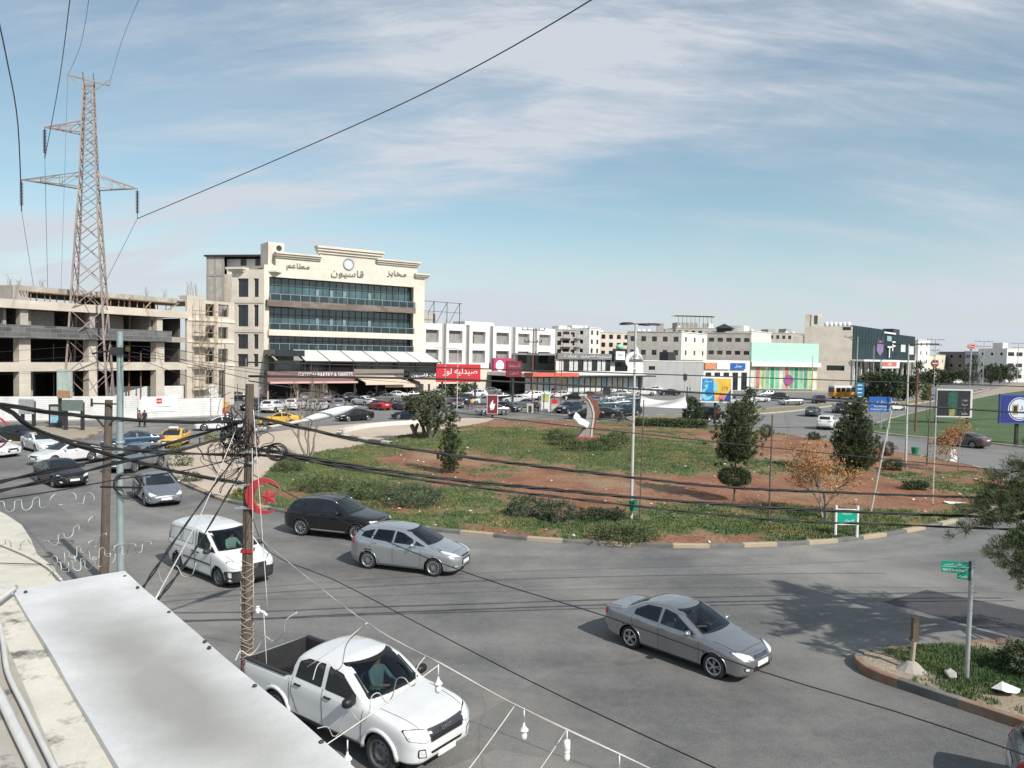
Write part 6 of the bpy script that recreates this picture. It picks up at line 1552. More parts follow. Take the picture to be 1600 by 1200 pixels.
for i, (x, y, d, c, t) in enumerate([(462, 640, 85, 'white', 'behind the bare tree trunk'), (480, 627, 95, 'silver', 'under the bakery sign'), (497, 641, 80, 'white', 'right of the bare tree trunk'), (512, 628, 95, 'grey', 'before the pink awning end'), (530, 640, 100, 'silver', 'at the lamp arm tip'), (548, 627, 85, 'navy', 'under the slatted fascia')]):
 stand(c_gs if i % 2 else c_hatch, x, y, d, ['white hatchback', 'silver sedan', 'white hatchback', 'grey sedan', 'silver hatchback', 'navy sedan'][i]+' parked in the cafe yard '+t, c, P_BLACK if i % 2 else P_SILVER2)
wa(c_gs, GSEDAN, (786, 649), (756, 649), 'silver sedan passing behind the small maroon poster', 'silver')
stand(c_gs, 792, 643, 320, 'black sedan just behind the silver one by the maroon poster', 'black', P_BLACK)
for i, (b, x, y, d, c, t) in enumerate([(1, 755, 632, 195, 'white', 'white sedan parked behind the maroon poster'), (2, 742, 622, 190, 'white', 'white SUV parked right of the red billboard post'), (1, 714, 637, 280, 'teal', 'dark green sedan behind the olive tree'), (2, 727, 631, 260, 'navy', 'navy SUV parked below the red billboard'),
  (1, 781, 626, 200, 'black', 'black sedan parked before the city shop'), (1, 806, 630, 170, 'white', 'white sedan parked under the dark maroon billboard'), (2, 829, 625, 200, 'white', 'white SUV parked left of the white kiosk'), (1, 822, 637, 160, 'silver', 'silver sedan left of the beige podium'),
  (1, 875, 622, 180, 'white', 'white sedan parked right of the white kiosk'), (1, 897, 625, 175, 'black', 'black sedan parked before the glazed store'), (1, 918, 623, 178, 'brown', 'brown grey sedan parked before the glazed store'), (1, 945, 619, 180, 'silver', 'silver sedan farthest row before the glazed store'),
  (1, 968, 621, 185, 'silver', 'silver sedan left of the street lamp pole'), (2, 1007, 618, 182, 'white', 'white SUV right of the street lamp pole'), (2, 945, 640, 190, 'teal', 'teal grey SUV behind the sculpture tip'), (1, 968, 636, 195, 'teal', 'teal grey sedan between two dark SUVs'),
  (2, 985, 632, 190, 'navy', 'large navy SUV behind the street lamp'), (1, 940, 653, 175, 'black', 'black sedan right behind the sculpture'), (1, 915, 655, 178, 'black', 'black sedan left behind the sculpture'),
  (1, 1032, 609, 185, 'silver', 'silver sedan by the grey shed wall'), (2, 1043, 607, 200, 'teal', 'teal SUV by the grey shed wall'), (1, 1062, 612, 190, 'navy', 'navy sedan parked above the white banner'), (2, 1078, 611, 185, 'white', 'white SUV parked left of the colourful billboard'),
  (1, 1045, 618, 182, 'navy', 'navy sedan just over the white banner'), (1, 1020, 613, 182, 'white', 'white sedan at the corner of the glazed store'), (1, 470, 617, 92, 'white', 'white sedan in the rear row under the bakery sign, left'), (1, 521, 618, 95, 'white', 'white sedan in the rear row under the end of the bakery sign'), (1, 568, 633, 140, 'white', 'white sedan directly left of the dark red one'), (1, 603, 628, 178, 'silver', 'silver sedan between the dark red one and the awning'), (1, 658, 641, 200, 'silver', 'silver sedan showing behind the olive crown'), (2, 676, 623, 185, 'white', 'white SUV left of the red billboard post'), (1, 860, 617, 170, 'silver', 'silver sedan under the red store awning'), (1, 842, 616, 185, 'black', 'black sedan under the red store awning left end'), (1, 960, 628, 200, 'grey', 'grey sedan in the dense middle row behind the sculpture'), (1, 925, 632, 178, 'silver', 'silver sedan in the middle row left of the teal SUV'),
  (1, 1090, 606, 180, 'silver', 'silver sedan far behind the colourful billboard edge'), (1, 1055, 604, 183, 'white', 'white sedan farthest along the grey shed wall'), (1, 664, 629, 195, 'silver', 'silver sedan right of the olive tree crown'), (1, 690, 632, 250, 'grey', 'grey sedan left of the dark green one'), (1, 765, 616, 180, 'silver', 'silver sedan nearest the city shop door'), (1, 1160, 632, 183, 'white', 'white sedan right of the far conifer top'),
  (1, 1183, 628, 185, 'white', 'white sedan parked before the pale green store'), (2, 1197, 622, 190, 'grey', 'grey SUV parked before the pale green store'), (2, 1212, 626, 170, 'black', 'black SUV parked before the pale green store front'), (1, 1236, 633, 186, 'silver', 'silver sedan driving past the pale green store'),
  (2, 1279, 630, 80, 'navy', 'navy SUV left of the orange bus'), (1, 1270, 650, 62, 'teal', 'dark green sedan driving away left of the white SUV'), (2, 1312, 645, 75, 'navy', 'navy SUV hidden behind the large conifer'), (1, 1395, 641, 20, 'white', 'white car behind the blue road sign'),
  (1, 1376, 613, 30, 'white', 'white car beneath the dark avenue trees'), (1, 1422, 607, 25, 'silver', 'silver car farther down the avenue'), (2, 1494, 600, 200, 'white', 'white vehicle far down the avenue by the conifer'), (1, 1455, 626, 30, 'grey', 'grey car on the avenue left of the dark billboard')]):
 rt_, sr = (c_gs, P_BLACK) if b == 1 else (c_suv, P_BLACK)
 stand(rt_, x, y, d, t, c, sr)
wa(c_suv, SUV, (908, 645), (884, 647), 'navy SUV driving left of the sculpture', 'navy')
wa(c_suv, SUV, (998, 650), (970, 651), 'navy SUV passing behind the street lamp pole', 'navy')
stand(c_suv, 1293, 670, 58, 'white SUV driving away beside the large conifer', 'white', P_BLACK, 'cars moving round the junction')
wa(c_gs, GSEDAN, (1524, 701), (1471, 695), 'brown grey sedan driving in the right hand lane before the green field', 'brown')
p = G(1560, 1216); ang = radians(-27); q = p+Vector((cos(ang)*2.25, sin(ang)*2.25, 0))+Vector((sin(ang)*-.75, cos(ang)*.75, 0))*-1
r = dup(c_hatch, (q.x, q.y, .005), ang, label='blue grey hatchback cut off by the bottom right corner', group='cars moving round the junction', mats={P_SILVER2.name: paint('paint_blue_grey', (.05, .08, .115), .25, .3)})
stand(c_gs, 247, 641, 183, 'dark sedan roof seen over the white hoarding, left one', 'navy', P_BLACK); stand(c_gs, 284, 640, 183, 'grey sedan roof seen over the white hoarding', 'grey', P_BLACK); stand(c_tx, 328, 640, 183, 'yellow taxi seen over the white hoarding', None)
# ---- bus
BUSM = mat('bus_orange', (.70, .30, .04), .35, var=.06, coat=.4)
bp = G(1320, 623); bus = thing('bus', 'orange minibus with white roof parked by the tan block', 'bus', (bp.x, bp.y, .01), radians(195))
def rbox(mb, x0, x1, y0, y1, z0, z1, r=.18):
 pl = []
 for cx_, cy_, a0 in ((y1-r, z1-r, 0), (y0+r, z1-r, 90), (y0+r*.4, z0+r*.4, 180), (y1-r*.4, z0+r*.4, 270)):
  rr_ = r if a0 < 180 else r*.4
  for k in range(5): a = radians(a0+90*k/4); pl.append((cx_+cos(a)*rr_, cy_+sin(a)*rr_))
 n = len(pl); xs_b = [(x0, .88), (x0+.12, .98), (x0+.3, 1), (x1-.4, 1), (x1-.15, .97), (x1, .88)]; vs = []
 cyy = (y0+y1)/2; czz = (z0+z1)/2
 for x, s_ in xs_b: vs += [(x, cyy+(a-cyy)*s_, czz+(b-czz)*s_) for a, b in pl]
 fs = [(i*n+k, i*n+(k+1) % n, (i+1)*n+(k+1) % n, (i+1)*n+k) for i in range(len(xs_b)-1) for k in range(n)]
 fs += [tuple(range(n)), tuple(range((len(xs_b)-1)*n, len(xs_b)*n))]; mb.add(vs, fs)
mb = MB(); rbox(mb, -3.4, 3.4, -1.05, 1.05, .4, 2.0, .05); part('body', mb, BUSM, bus, fix=True)
mb = MB(); rbox(mb, -3.4, 3.35, -1.02, 1.02, 1.9, 2.75, .3); part('roof', mb, P_WHITE, bus, fix=True)
for s_ in (1, -1):
 for k in range(5):
  mb = MB(); x_ = -2.9+k*1.2; mb.box(x_, x_+1.05, min(s_*1.0, s_*1.055), max(s_*1.0, s_*1.055), 1.5, 2.3); part('window', mb, CGLASS, bus)
mb = MB(); mb.box(3.30, 3.42, -.85, .85, 1.35, 2.35); part('windshield', mb, CGLASS, bus)
for s_ in (1, -1):
 mb = MB(); mb.box(3.30, 3.43, s_*.75-.13, s_*.75+.13, .75, .95); part('headlight', mb, CHEAD, bus)
 for x_ in (2.1, -2.1):
  o = bpy.data.objects.new('wheel', c_jp.children[0].data); 
  for ch in c_jp.children:
   if ch.name.startswith('wheel') and ch.type == 'MESH' and ch.data.name.startswith('tyre'): o.data = ch.data; rimo = ch.children[0]; break
  COL.objects.link(o); o.parent = bus; o.location = (x_, s_*.92, .39); o.rotation_euler = (0, 0, 0 if s_ > 0 else pi)
  r2 = rimo.copy(); COL.objects.link(r2); r2.parent = o
# ================= vegetation =================
LEAF = mat('conifer_needles', (0.095, 0.12, 0.045), .8, col2=(0.035, 0.055, 0.024), scale=1.6)
LEAFB = mat('bluegreen_needles', (0.10, 0.125, 0.075), .8, col2=(0.055, 0.085, 0.05), scale=1.6)
OLIVE = mat('olive_leaves', (0.15, 0.165, 0.10), .75, col2=(0.06, 0.075, 0.04), scale=1.6)
DARKL = mat('dark_leaves', (0.06, 0.085, 0.035), .75, col2=(0.03, 0.05, 0.022), scale=1.0)
ORL = mat('orange_leaves', (0.52, 0.27, 0.10), .8, col2=(0.34, 0.16, 0.06), scale=1.8)
HEDGE = mat('hedge_leaves', (0.11, 0.14, 0.055), .8, col2=(0.06, 0.085, 0.035), scale=1.5)
YGRN = mat('yellow_green_leaves', (0.24, 0.23, 0.06), .8, col2=(0.12, 0.13, 0.04), scale=1.8)
BARK = mat('bark_brown', (.13, .10, .08), .9, var=.35, scale=8, bump=.6)
BARKG = mat('bark_grey', (.25, .21, .18), .9, var=.35, scale=8, bump=.5)
def leaves(pts, size, m, name, parent, per=3, aspect=.45, seed=1, droop=0.0, up=0.0):
 """many leaf-sized faces round the given points; pts = (Vector, outward direction or None)"""
 R_ = np.random.RandomState(seed); n = len(pts)*per
 P = np.repeat(np.array([p[0][:] for p in pts]), per, axis=0)
 D = np.repeat(np.array([(p[1] if p[1] is not None else Vector((0, 0, 0)))[:] for p in pts]), per, axis=0)
 d = R_.normal(size=(n, 3))*.7+D*1.3; d[:, 2] += up-droop
 d /= np.linalg.norm(d, axis=1)[:, None]+1e-9
 w = R_.normal(size=(n, 3)); w -= d*(w*d).sum(1)[:, None]; w /= np.linalg.norm(w, axis=1)[:, None]+1e-9
 L_ = size*R_.uniform(.6, 1.4, (n, 1)); P = P+R_.normal(size=(n, 3))*size*.35
 a = P; b = P+d*L_*.5+w*L_*aspect*.5; c = P+d*L_; e = P+d*L_*.5-w*L_*aspect*.5
 V = np.stack([a, b, c, e], 1).reshape(-1, 3)
 me = bpy.data.meshes.new(name); me.vertices.add(4*n); me.vertices.foreach_set('co', V.astype(np.float32).ravel())
 me.loops.add(4*n); me.loops.foreach_set('vertex_index', np.arange(4*n, dtype=np.int32))
 me.polygons.add(n); me.polygons.foreach_set('loop_start', np.arange(0, 4*n, 4, dtype=np.int32)); me.update(calc_edges=True)
 me.materials.append(m)
 return part(name, me, None, parent)
def conifer(name, label, px, py, top_py, rpx, m=LEAF, shape='cone', nb=70, per=9, size=.16, z0=.17, trunk=.07, low=.12, seed=1, group=None, step=.16, spread=1.0):
 P = G(px, py, z0); zt = HT(px, top_py, P)-z0; Z = hypot(P.x, P.y); rad = rpx*P.y/FPX
 r = thing(name, label, 'tree', P, 0, group); R_ = random.Random(seed)
 tb = MB(); tb.tube([(0, 0, -.1), (.02, .01, zt*.5), (0, 0, zt*.97)], [trunk, trunk*.7, .015], 7)
 pts = []
 for i in range(nb):
  f = low+(1-low)*(i+.5)/nb; h = zt*f
  if shape == 'cone': rr = rad*min(1, (1-f)*1.35+.06)*min(1, .45+(f-low)*6)
  elif shape == 'spindle': rr = rad*(sin(pi*min(1, max(0, (f-low)/(1-low)))**.8)*.9+.12)*(1-f*.25)
  else: rr = rad*math.sqrt(max(0.02, 1-((f-.55)/.5)**2))
  rr *= R_.uniform(.62, 1.12); a = i*2.399+R_.uniform(-.4, .4)
  d = Vector((cos(a), sin(a), R_.uniform(.15, .75))).normalized(); L_ = rr/max(.3, hypot(d.x, d.y))
  if i % 2 == 0: tb.tube([(0, 0, h-rr*.2), Vector((0, 0, h-rr*.2))+d*L_*.9], .012+trunk*.12*(1-f), 4, r1=.005)
  k = max(2, int(L_/step))
  for q in range(k):
   t = (q+.7)/k
   base = Vector((0, 0, h-rr*.2))+d*L_*t
   j = .10*spread+.13*rad*spread
   pts.append((base+Vector((R_.gauss(0, j), R_.gauss(0, j), R_.gauss(0, j*.7))), (d+Vector((0, 0, .5))).normalized()))
 part('trunk', tb, BARK, r); leaves(pts, size, m, 'crown', r, per=per, aspect=.28, seed=seed, up=.35)
 return r
def limb(tb, p, d, L_, r, depth, tips, R_, up=.15, spread=.6, kids=3, taper=.62):
 pts = [p]; q = p.copy(); dd = d.copy(); n = 4
 for i in range(n):
  dd = (dd+Vector((R_.gauss(0, .12), R_.gauss(0, .12), R_.gauss(0, .08)+up*.2))).normalized(); q = q+dd*L_/n; pts.append(q.copy())
 tb.tube(pts, r, 5 if depth < 2 else 4, r1=r*taper*.8, caps=False)
 if depth == 0: tips.append((pts[-1], dd)); tips.append((pts[-2], dd)); return
 for k in range(kids):
  a = R_.uniform(0, 2*pi); o = dd.orthogonal().normalized(); o = Matrix.Rotation(a, 3, dd) @ o
  nd = (dd+o*spread*R_.uniform(.6, 1.2)+Vector((0, 0, up))).normalized()
  b = pts[-1] if k < 2 else pts[R_.randint(2, 3)]
  limb(tb, b.copy(), nd, L_*R_.uniform(.6, .85), r*taper, depth-1, tips, R_, up, spread, kids, taper)
 if depth <= 1: tips.append((pts[-1], dd))
# --- trees on the roundabout
conifer('pine_tree', 'slim young pine standing alone left of the middle of the roundabout', 703, 744, 641, 17, shape='cone', nb=120, per=34, size=.12, low=.08, seed=4, step=.12)
r = conifer('clipped_conifer', 'large dark conifer clipped into two tiers on a thin bare trunk', 1147, 785, 632, 50, nb=190, per=32, size=.13, low=.44, shape='cone', seed=9, trunk=.06)
P = r.location; pts = []; R_ = random.Random(6)
zc = HT(1147, 744, P)-P.z
for i in range(520):
 v = Vector((R_.gauss(0, 1), R_.gauss(0, 1), R_.gauss(0, 1))).normalized(); k = R_.uniform(.5, 1)**.5
 pts.append((Vector((v.x*.85*k, v.y*.85*k, zc+v.z*.46*k)), v))
leaves(pts, .11, LEAF, 'lower_ball', r, per=16, aspect=.3, seed=8)
conifer('pine_tree', 'dark conifer in the far median behind the clipped one', 1170, 668, 607, 19, nb=90, per=13, size=.26, low=.1, seed=11, step=.25)
conifer('pine_tree', 'broad dark conifer behind the orange leaved tree on the right', 1334, 742, 626, 38, nb=210, per=28, size=.16, low=.10, shape='cone', seed=14)
def broad(name, label, px, py, top_py, rpx, m, trunk, bark, seed, leafsize=.14, per=10, depth=3, z0=.17, trunks=1, lean=.25, kids=3, spread=.7, up=.15, group=None, h0=.35, flat=1.0, cat='tree'):
 P = G(px, py, z0); zt = HT(px, top_py, P)-z0; rad = rpx*P.y/FPX; r = thing(name, label, cat, P, 0, group); R_ = random.Random(seed)
 tb = MB(); tips = []
 for k in range(trunks):
  a = 2*pi*k/trunks+seed; d = Vector((cos(a)*lean, sin(a)*lean, 1)).normalized(); b = Vector((cos(a)*trunk*1.2, sin(a)*trunk*1.2, -.1)) if trunks > 1 else Vector((0, 0, -.1))
  limb(tb, b, d, zt*h0+.1, trunk, depth, tips, R_, up, spread, kids)
 mz = max(t[0].z for t in tips); mr = max(hypot(t[0].x, t[0].y) for t in tips); sz = zt*.97/mz; sr = min(1.6, rad*.92/mr)
 zlow = zt*h0*.9
 f = lambda v: (v[0]*(1+(sr-1)*min(1, max(0, v[2])/(zt*.5))), v[1]*(1+(sr-1)*min(1, max(0, v[2])/(zt*.5))), v[2]*sz)
 tb.v = [f(v) for v in tb.v]; tips = [(Vector(f(t[0])), t[1]) for t in tips]
 part('trunk', tb, bark, r, smooth=True)
 if m:
  pts = []
  for t, d in tips:
   for q in range(5): j = rad*.11; pts.append((t+Vector((R_.gauss(0, j), R_.gauss(0, j), R_.gauss(0, j*flat))), d))
  leaves(pts, leafsize, m, 'crown', r, per=per, aspect=.4, seed=seed)
 return r
r = broad('olive_tree', 'olive tree with a gnarled double trunk on the plaza edge', 672, 690, 617, 37, OLIVE, .26, BARK, 5, leafsize=.24, per=22, trunks=3, lean=.35, depth=3, h0=.30)
tb = MB(); tb.tube([(-1.2, 0, 0), (-1.4, .1, .9), (-1.7, .1, 1.5)], [.26, .22, .17], 8); tb.tube([(-1.4, .1, .8), (-1.1, 0, 1.6)], [.18, .12], 7); part('cut_limb', tb, BARK, r)
broad('orange_tree', 'small tree with sparse orange leaves and forked trunk, front right of the roundabout', 1288, 810, 692, 78, ORL, .085, BARKG, 8, leafsize=.11, per=4, trunks=2, lean=.5, depth=3, kids=4, spread=.8, h0=.46, flat=.6)
broad('orange_tree', 'smaller orange leaved tree before the dark billboard', 1497, 736, 657, 42, ORL, .07, BARKG, 12, leafsize=.12, per=4, trunks=1, depth=3, kids=4, spread=.9, h0=.4)
broad('bare_tree', 'tall leafless grey tree on the plaza before the bakery', 482, 716, 560, 62, None, .13, BARKG, 21, trunks=3, lean=.22, depth=5, kids=3, spread=.55, h0=.30, up=.22)
broad('bare_tree', 'small leafless sapling on the soil right of the thin pole', 1228, 690, 640, 16, None, .03, BARKG, 23, trunks=1, depth=3, spread=.6)
broad('bare_tree', 'thin leafless sapling beside the smaller orange tree', 1477, 740, 668, 12, None, .03, BARKG, 27, trunks=1, depth=3, spread=.5)
broad('bare_tree', 'thin bare sapling between the shrubs left of the tall lamp', 872, 808, 690, 14, None, .02, BARKG, 29, trunks=1, depth=3, spread=.4)
def ball(name, label, px, py, top_py, rpx, m, z0=.17, size=.12, n=300, per=7, squash=1.0, stem=True, cat='shrub', seed=1, group=None, ry=1.0):
 P = G(px, py, z0 if z0 is not None else 0); zt = HT(px, top_py, P)-P.z; rad = rpx*P.y/FPX; r = thing(name, label, cat, P, 0, group); R_ = random.Random(seed)
 hz = zt*.5 if not stem else min(zt*.4, rad); zc = zt-hz; pts = []
 for i in range(n):
  v = Vector((R_.gauss(0, 1), R_.gauss(0, 1), R_.gauss(0, 1))).normalized(); k = R_.uniform(.4, 1)**.5*(1+(.18 if stem else .55)*noise.noise(v*2.6+Vector((seed, 0, 0))))
  pts.append((Vector((v.x*rad*k, v.y*rad*k*ry, max(.02, zc+v.z*hz*k))), v))
 leaves(pts, size, m, 'foliage', r, per=per, aspect=.35, seed=seed)
 tb = MB(); tb.tube([(0, 0, -.05), (0, 0, zc)], .04, 6); 
 for k in range(5): tb.tube([(0, 0, .03), (cos(k*1.3)*rad*.5, sin(k*1.3)*rad*.5, zc+.05)], .015, 4)
 part('stem', tb, BARK, r); return r
ball('topiary_ball', 'small round clipped bush on a stem at the back edge of the soil', 1197, 692, 664, 10, LEAF, seed=3, n=260)
for i, (px, py, top, rp_, m, t) in enumerate([(645, 792, 755, 52, LEAFB, 'grey green spreading shrub left of the red soil, behind the pale hatchback'), (575, 780, 752, 42, HEDGE, 'green low shrub above the black SUV'), (500, 768, 745, 40, HEDGE, 'green low shrub right of the red crescent'),
  (825, 806, 776, 36, LEAFB, 'dark juniper shrub mid front of the island'), (872, 814, 783, 28, LEAFB, 'dark juniper shrub around the bare sapling'), (975, 842, 822, 55, HEDGE, 'brown green low shrub right at the front kerb'), (940, 812, 796, 42, DARKL, 'dark low plants at the foot of the main lamp'),
  (1430, 765, 752, 20, DARKL, 'dark low plants near the thin right pole'), (970, 657, 642, 11, DARKL, 'small dark bush by the far kerb behind the lamp'),
  (1272, 687, 676, 10, DARKL, 'small dark bush at the far kerb on the right'), (1384, 712, 690, 14, mat('purple_bush', (.12, .07, .06), .8, col2=(.06, .04, .03)), 'dull reddish bush beside the leaning white pole'), (452, 738, 722, 26, HEDGE, 'green weeds at the plaza end near the wooden pole'),
  (1395, 735, 718, 16, DARKL, 'dark plants between lamp and leaning pole')]):
 ball('spreading_shrub', t, px, py, top, rp_, m, stem=False, size=.10, n=int(200+rp_*9), per=8, seed=30+i, group='low shrubs on the roundabout', ry=.7)
for i, (px, py, top, rp_) in enumerate([(880, 700, 677, 22), (905, 707, 690, 26), (940, 706, 683, 26), (962, 697, 676, 20), (868, 692, 672, 14)]):
 ball('spreading_shrub', ['shrub left front of the sculpture plinth', 'shrub right before the sculpture plinth', 'shrub right front of the sculpture plinth', 'shrub to the right of the sculpture plinth', 'leftmost shrub of the ring round the sculpture'][i], px, py, top, rp_, HEDGE, stem=False, size=.17, n=260, per=6, seed=60+i, group='shrubs ringing the sculpture', ry=.8, z0=.5)
for i, (px, py, top, rp_, m, t) in enumerate([(270, 705, 690, 12, YGRN, 'yellow green bush at the plaza kerb beside the taxi'), (285, 728, 708, 16, HEDGE, 'weeds at the plaza kerb left of the cable knot'), (300, 752, 738, 14, HEDGE, 'weeds on the plaza kerb beside the hybrid hatchback'), (330, 690, 678, 12, YGRN, 'yellowed weeds on the plaza edge left of the wooden pole'), (378, 776, 765, 14, YGRN, 'dry weeds on the kerb behind the wooden pole')]):
 ball('kerb_weeds', t, px, py, top, rp_, m, stem=False, size=.12, n=150, per=5, seed=80+i, group='weeds along the plaza kerb', ry=.5)
hp = [G(990, 668), G(1104, 672)]; hw = (hp[1]-hp[0]); hl = hw.length; hang = atan2(hw.y, hw.x)
r = thing('hedge', 'clipped low hedge along the far kerb behind the main lamp', 'hedge', hp[0], hang); R_ = random.Random(4); pts = []
for i in range(1500):
 x = R_.uniform(0, hl); pts.append((Vector((x, R_.uniform(-.5, .5), .2+R_.random()**.6*.75+.08*noise.noise(Vector((x, 0, 0))))), Vector((0, 0, .5))))
leaves(pts, .22, HEDGE, 'foliage', r, per=6, seed=5)
tb = MB(); [tb.tube([(k*.8, 0, 0), (k*.8+.1, .1, .7)], .03, 4) for k in range(int(hl/.8))]; part('stem', tb, BARK, r)
for i, (px, py, top, rp_, t) in enumerate([(697, 618, 598, 14, 'dark green clipped bush left under the red billboard'), (716, 620, 596, 13, 'dark green bush between the red billboard posts'), (735, 620, 600, 12, 'dark green bush right under the red billboard')]):
 ball('dark_bush', t, px, py, top, rp_, DARKL, stem=False, size=.4, n=260, per=5, seed=90+i, group='bushes under the red billboard')
AV = [(1358, 626, 583, 20, 'broad', 'left broad dark tree before the glass centre'), (1385, 628, 582, 22, 'broad', 'middle broad dark tree before the glass centre'), (1412, 626, 588, 18, 'broad', 'right broad dark tree before the glass centre'), (1434, 616, 568, 14, 'cone', 'dark conifer right of the glass centre'),
 (1462, 604, 577, 18, 'broad', 'round dark tree left of the red round sign'), (1520, 603, 557, 14, 'cone', 'tall dark conifer under the red oval sign'), (1508, 600, 575, 10, 'broad', 'small dark tree left of the tall conifer'), (1548, 601, 570, 13, 'broad', 'first dark tree of the far right row'), (1562, 599, 571, 12, 'broad', 'second dark tree of the far right row'),
 (1577, 598, 570, 12, 'broad', 'third dark tree of the far right row'), (1592, 595, 568, 12, 'broad', 'fourth dark tree of the far right row'), (1478, 601, 580, 14, 'broad', 'low dark tree in the avenue median'), (1447, 603, 582, 10, 'broad', 'small dark tree at the corner of the glass centre'), (1500, 598, 580, 8, 'broad', 'tiny far tree beyond the dark billboard')]
for i, (px, py, top, rp_, kind, t) in enumerate(AV):
 if kind == 'cone': conifer('avenue_conifer', t, px, py, top, rp_, m=DARKL, nb=60, per=6, size=.7, z0=0, low=.08, seed=100+i, group='trees along the avenue', step=.7, trunk=.2)
 else:
  P = G(px, py); rad = rp_*P.y/FPX; zt = HT(px, top, P); r = thing('avenue_tree', t, 'tree', P, 0, 'trees along the avenue'); R_ = random.Random(i); pts = []
  for q in range(420):
   v = Vector((R_.gauss(0, 1), R_.gauss(0, 1), R_.gauss(0, 1))).normalized(); k = R_.uniform(.3, 1)**.5*(1+.35*noise.noise(v*1.8+Vector((i*3.1, 0, 0))))
   pts.append((Vector((v.x*rad*k, v.y*rad*k, zt*.58+v.z*zt*.42*k)), v))
  leaves(pts, .55, DARKL if i % 3 else OLIVE, 'crown', r, per=6, seed=i)
  tb = MB(); tb.tube([(0, 0, 0), (.1, 0, zt*.6)], [.22, .12], 7)
  for k in range(4): tb.tube([(.05, 0, zt*.3), (cos(k*1.6)*rad*.5, sin(k*1.6)*rad*.5, zt*.62)], [.1, .04], 5)
  part('trunk', tb, BARK, r)
broad('yellow_tree', 'small yellowish tree on a pole thin trunk left of the dark billboard', 1452, 660, 602, 12, YGRN, .06, BARKG, 40, leafsize=.3, per=6, depth=2, h0=.55)
ball('dark_bush', 'dark bush behind the white banner, right end', 1083, 662, 622, 15, DARKL, stem=False, size=.28, n=350, seed=95, group=None)
# --- the big pine at the right edge: stands just outside, its drooping boughs hang into view
PB_ = Vector((15.9, 20.2, .2)); r = thing('big_pine', 'large dark pine at the right edge with drooping tufted boughs', 'tree', PB_)
R_ = random.Random(17); tb = MB(); tb.tube([(0, 0, -.2), (.1, .1, 3), (-.1, 0, 5.4), (0, .1, 7.4)], [.30, .24, .14, .04], 9)
pts = []
targets = [(1510, 826, 14.5), (1530, 800, 15), (1560, 858, 14.5), (1590, 905, 14.2), (1600, 870, 14.6), (1545, 872, 14.0), (1545, 765, 16), (1578, 775, 15.5), (1600, 835, 15), (1520, 790, 16), (1575, 890, 13.8), (1612, 920, 14.5), (1640, 800, 15), (1650, 880, 15), (1560, 745, 16.2), (1534, 820, 15.6), (1585, 810, 16), (1610, 890, 14.6), (1620, 850, 15)]
for px, py, Z in targets:
 tip = AT(px, py, Z+4.0)-PB_; b = Vector((0, 0, tip.z+R_.uniform(-.1, .6))); mid = (b+tip)/2+Vector((0, 0, .28)); path = [b, b*.5+mid*.5+Vector((0, 0, .08)), mid, mid*.5+tip*.5, tip]
 tb.tube(path, [.07, .055, .04, .028, .012], 6)
 for i in range(44):
  t = R_.uniform(.3, 1.0); k = min(3, int(t*4)); f = t*4-k; c = path[k]*(1-f)+path[k+1]*f; dirn = (path[k+1]-path[k]).normalized()
  s_ = Vector((R_.gauss(0, .12), R_.gauss(0, .12), R_.gauss(.05, .09))); e = c+s_+dirn*.12
  tb.tube([c, e], .008, 4)
  for q in range(5): pts.append((e+Vector((R_.gauss(0, .04), R_.gauss(0, .04), R_.gauss(0, .035)))+dirn*R_.uniform(-.12, .12), (dirn+Vector((0, 0, .7))+s_).normalized()))
for i in range(24):
 a = R_.uniform(-2.2, 1.6); zz = R_.uniform(2.4, 6.8); L_ = (2.8-(zz-2.4)*.42)*R_.uniform(.7, 1.1)
 d = Vector((cos(a), sin(a), R_.uniform(-.05, .35))).normalized(); 
 if d.x < -.1: continue
 b = Vector((0, 0, zz)); tb.tube([b, b+d*L_], .04, 5, r1=.01)
 for q in range(14):
  t = R_.uniform(.3, 1); c = b+d*L_*t
  for w in range(6): pts.append((c+Vector((R_.gauss(0, .16), R_.gauss(0, .16), R_.gauss(0, .12))), (d+Vector((0, 0, .6))).normalized()))
for i in range(14):
 a = R_.uniform(pi*.55, pi*1.45); zz = R_.uniform(5.2, 7.2); L_ = (7.9-zz)*.75; d = Vector((cos(a), sin(a), R_.uniform(.1, .4))).normalized(); b = Vector((0, 0, zz)); tb.tube([b, b+d*L_], .03, 5, r1=.01)
 for q in range(12):
  c = b+d*L_*R_.uniform(.3, 1)
  for w in range(6): pts.append((c+Vector((R_.gauss(0, .14), R_.gauss(0, .14), R_.gauss(0, .1))), (d+Vector((0, 0, .6))).normalized()))
part('trunk', tb, BARK, r); leaves(pts, .12, LEAF, 'crown', r, per=19, aspect=.10, seed=3, up=.5)
ball('dark_bush', 'dark needled bush on the small traffic island at the right edge', 1605, 1058, 1003, 34, LEAF, stem=False, size=.10, n=420, per=8, seed=97)
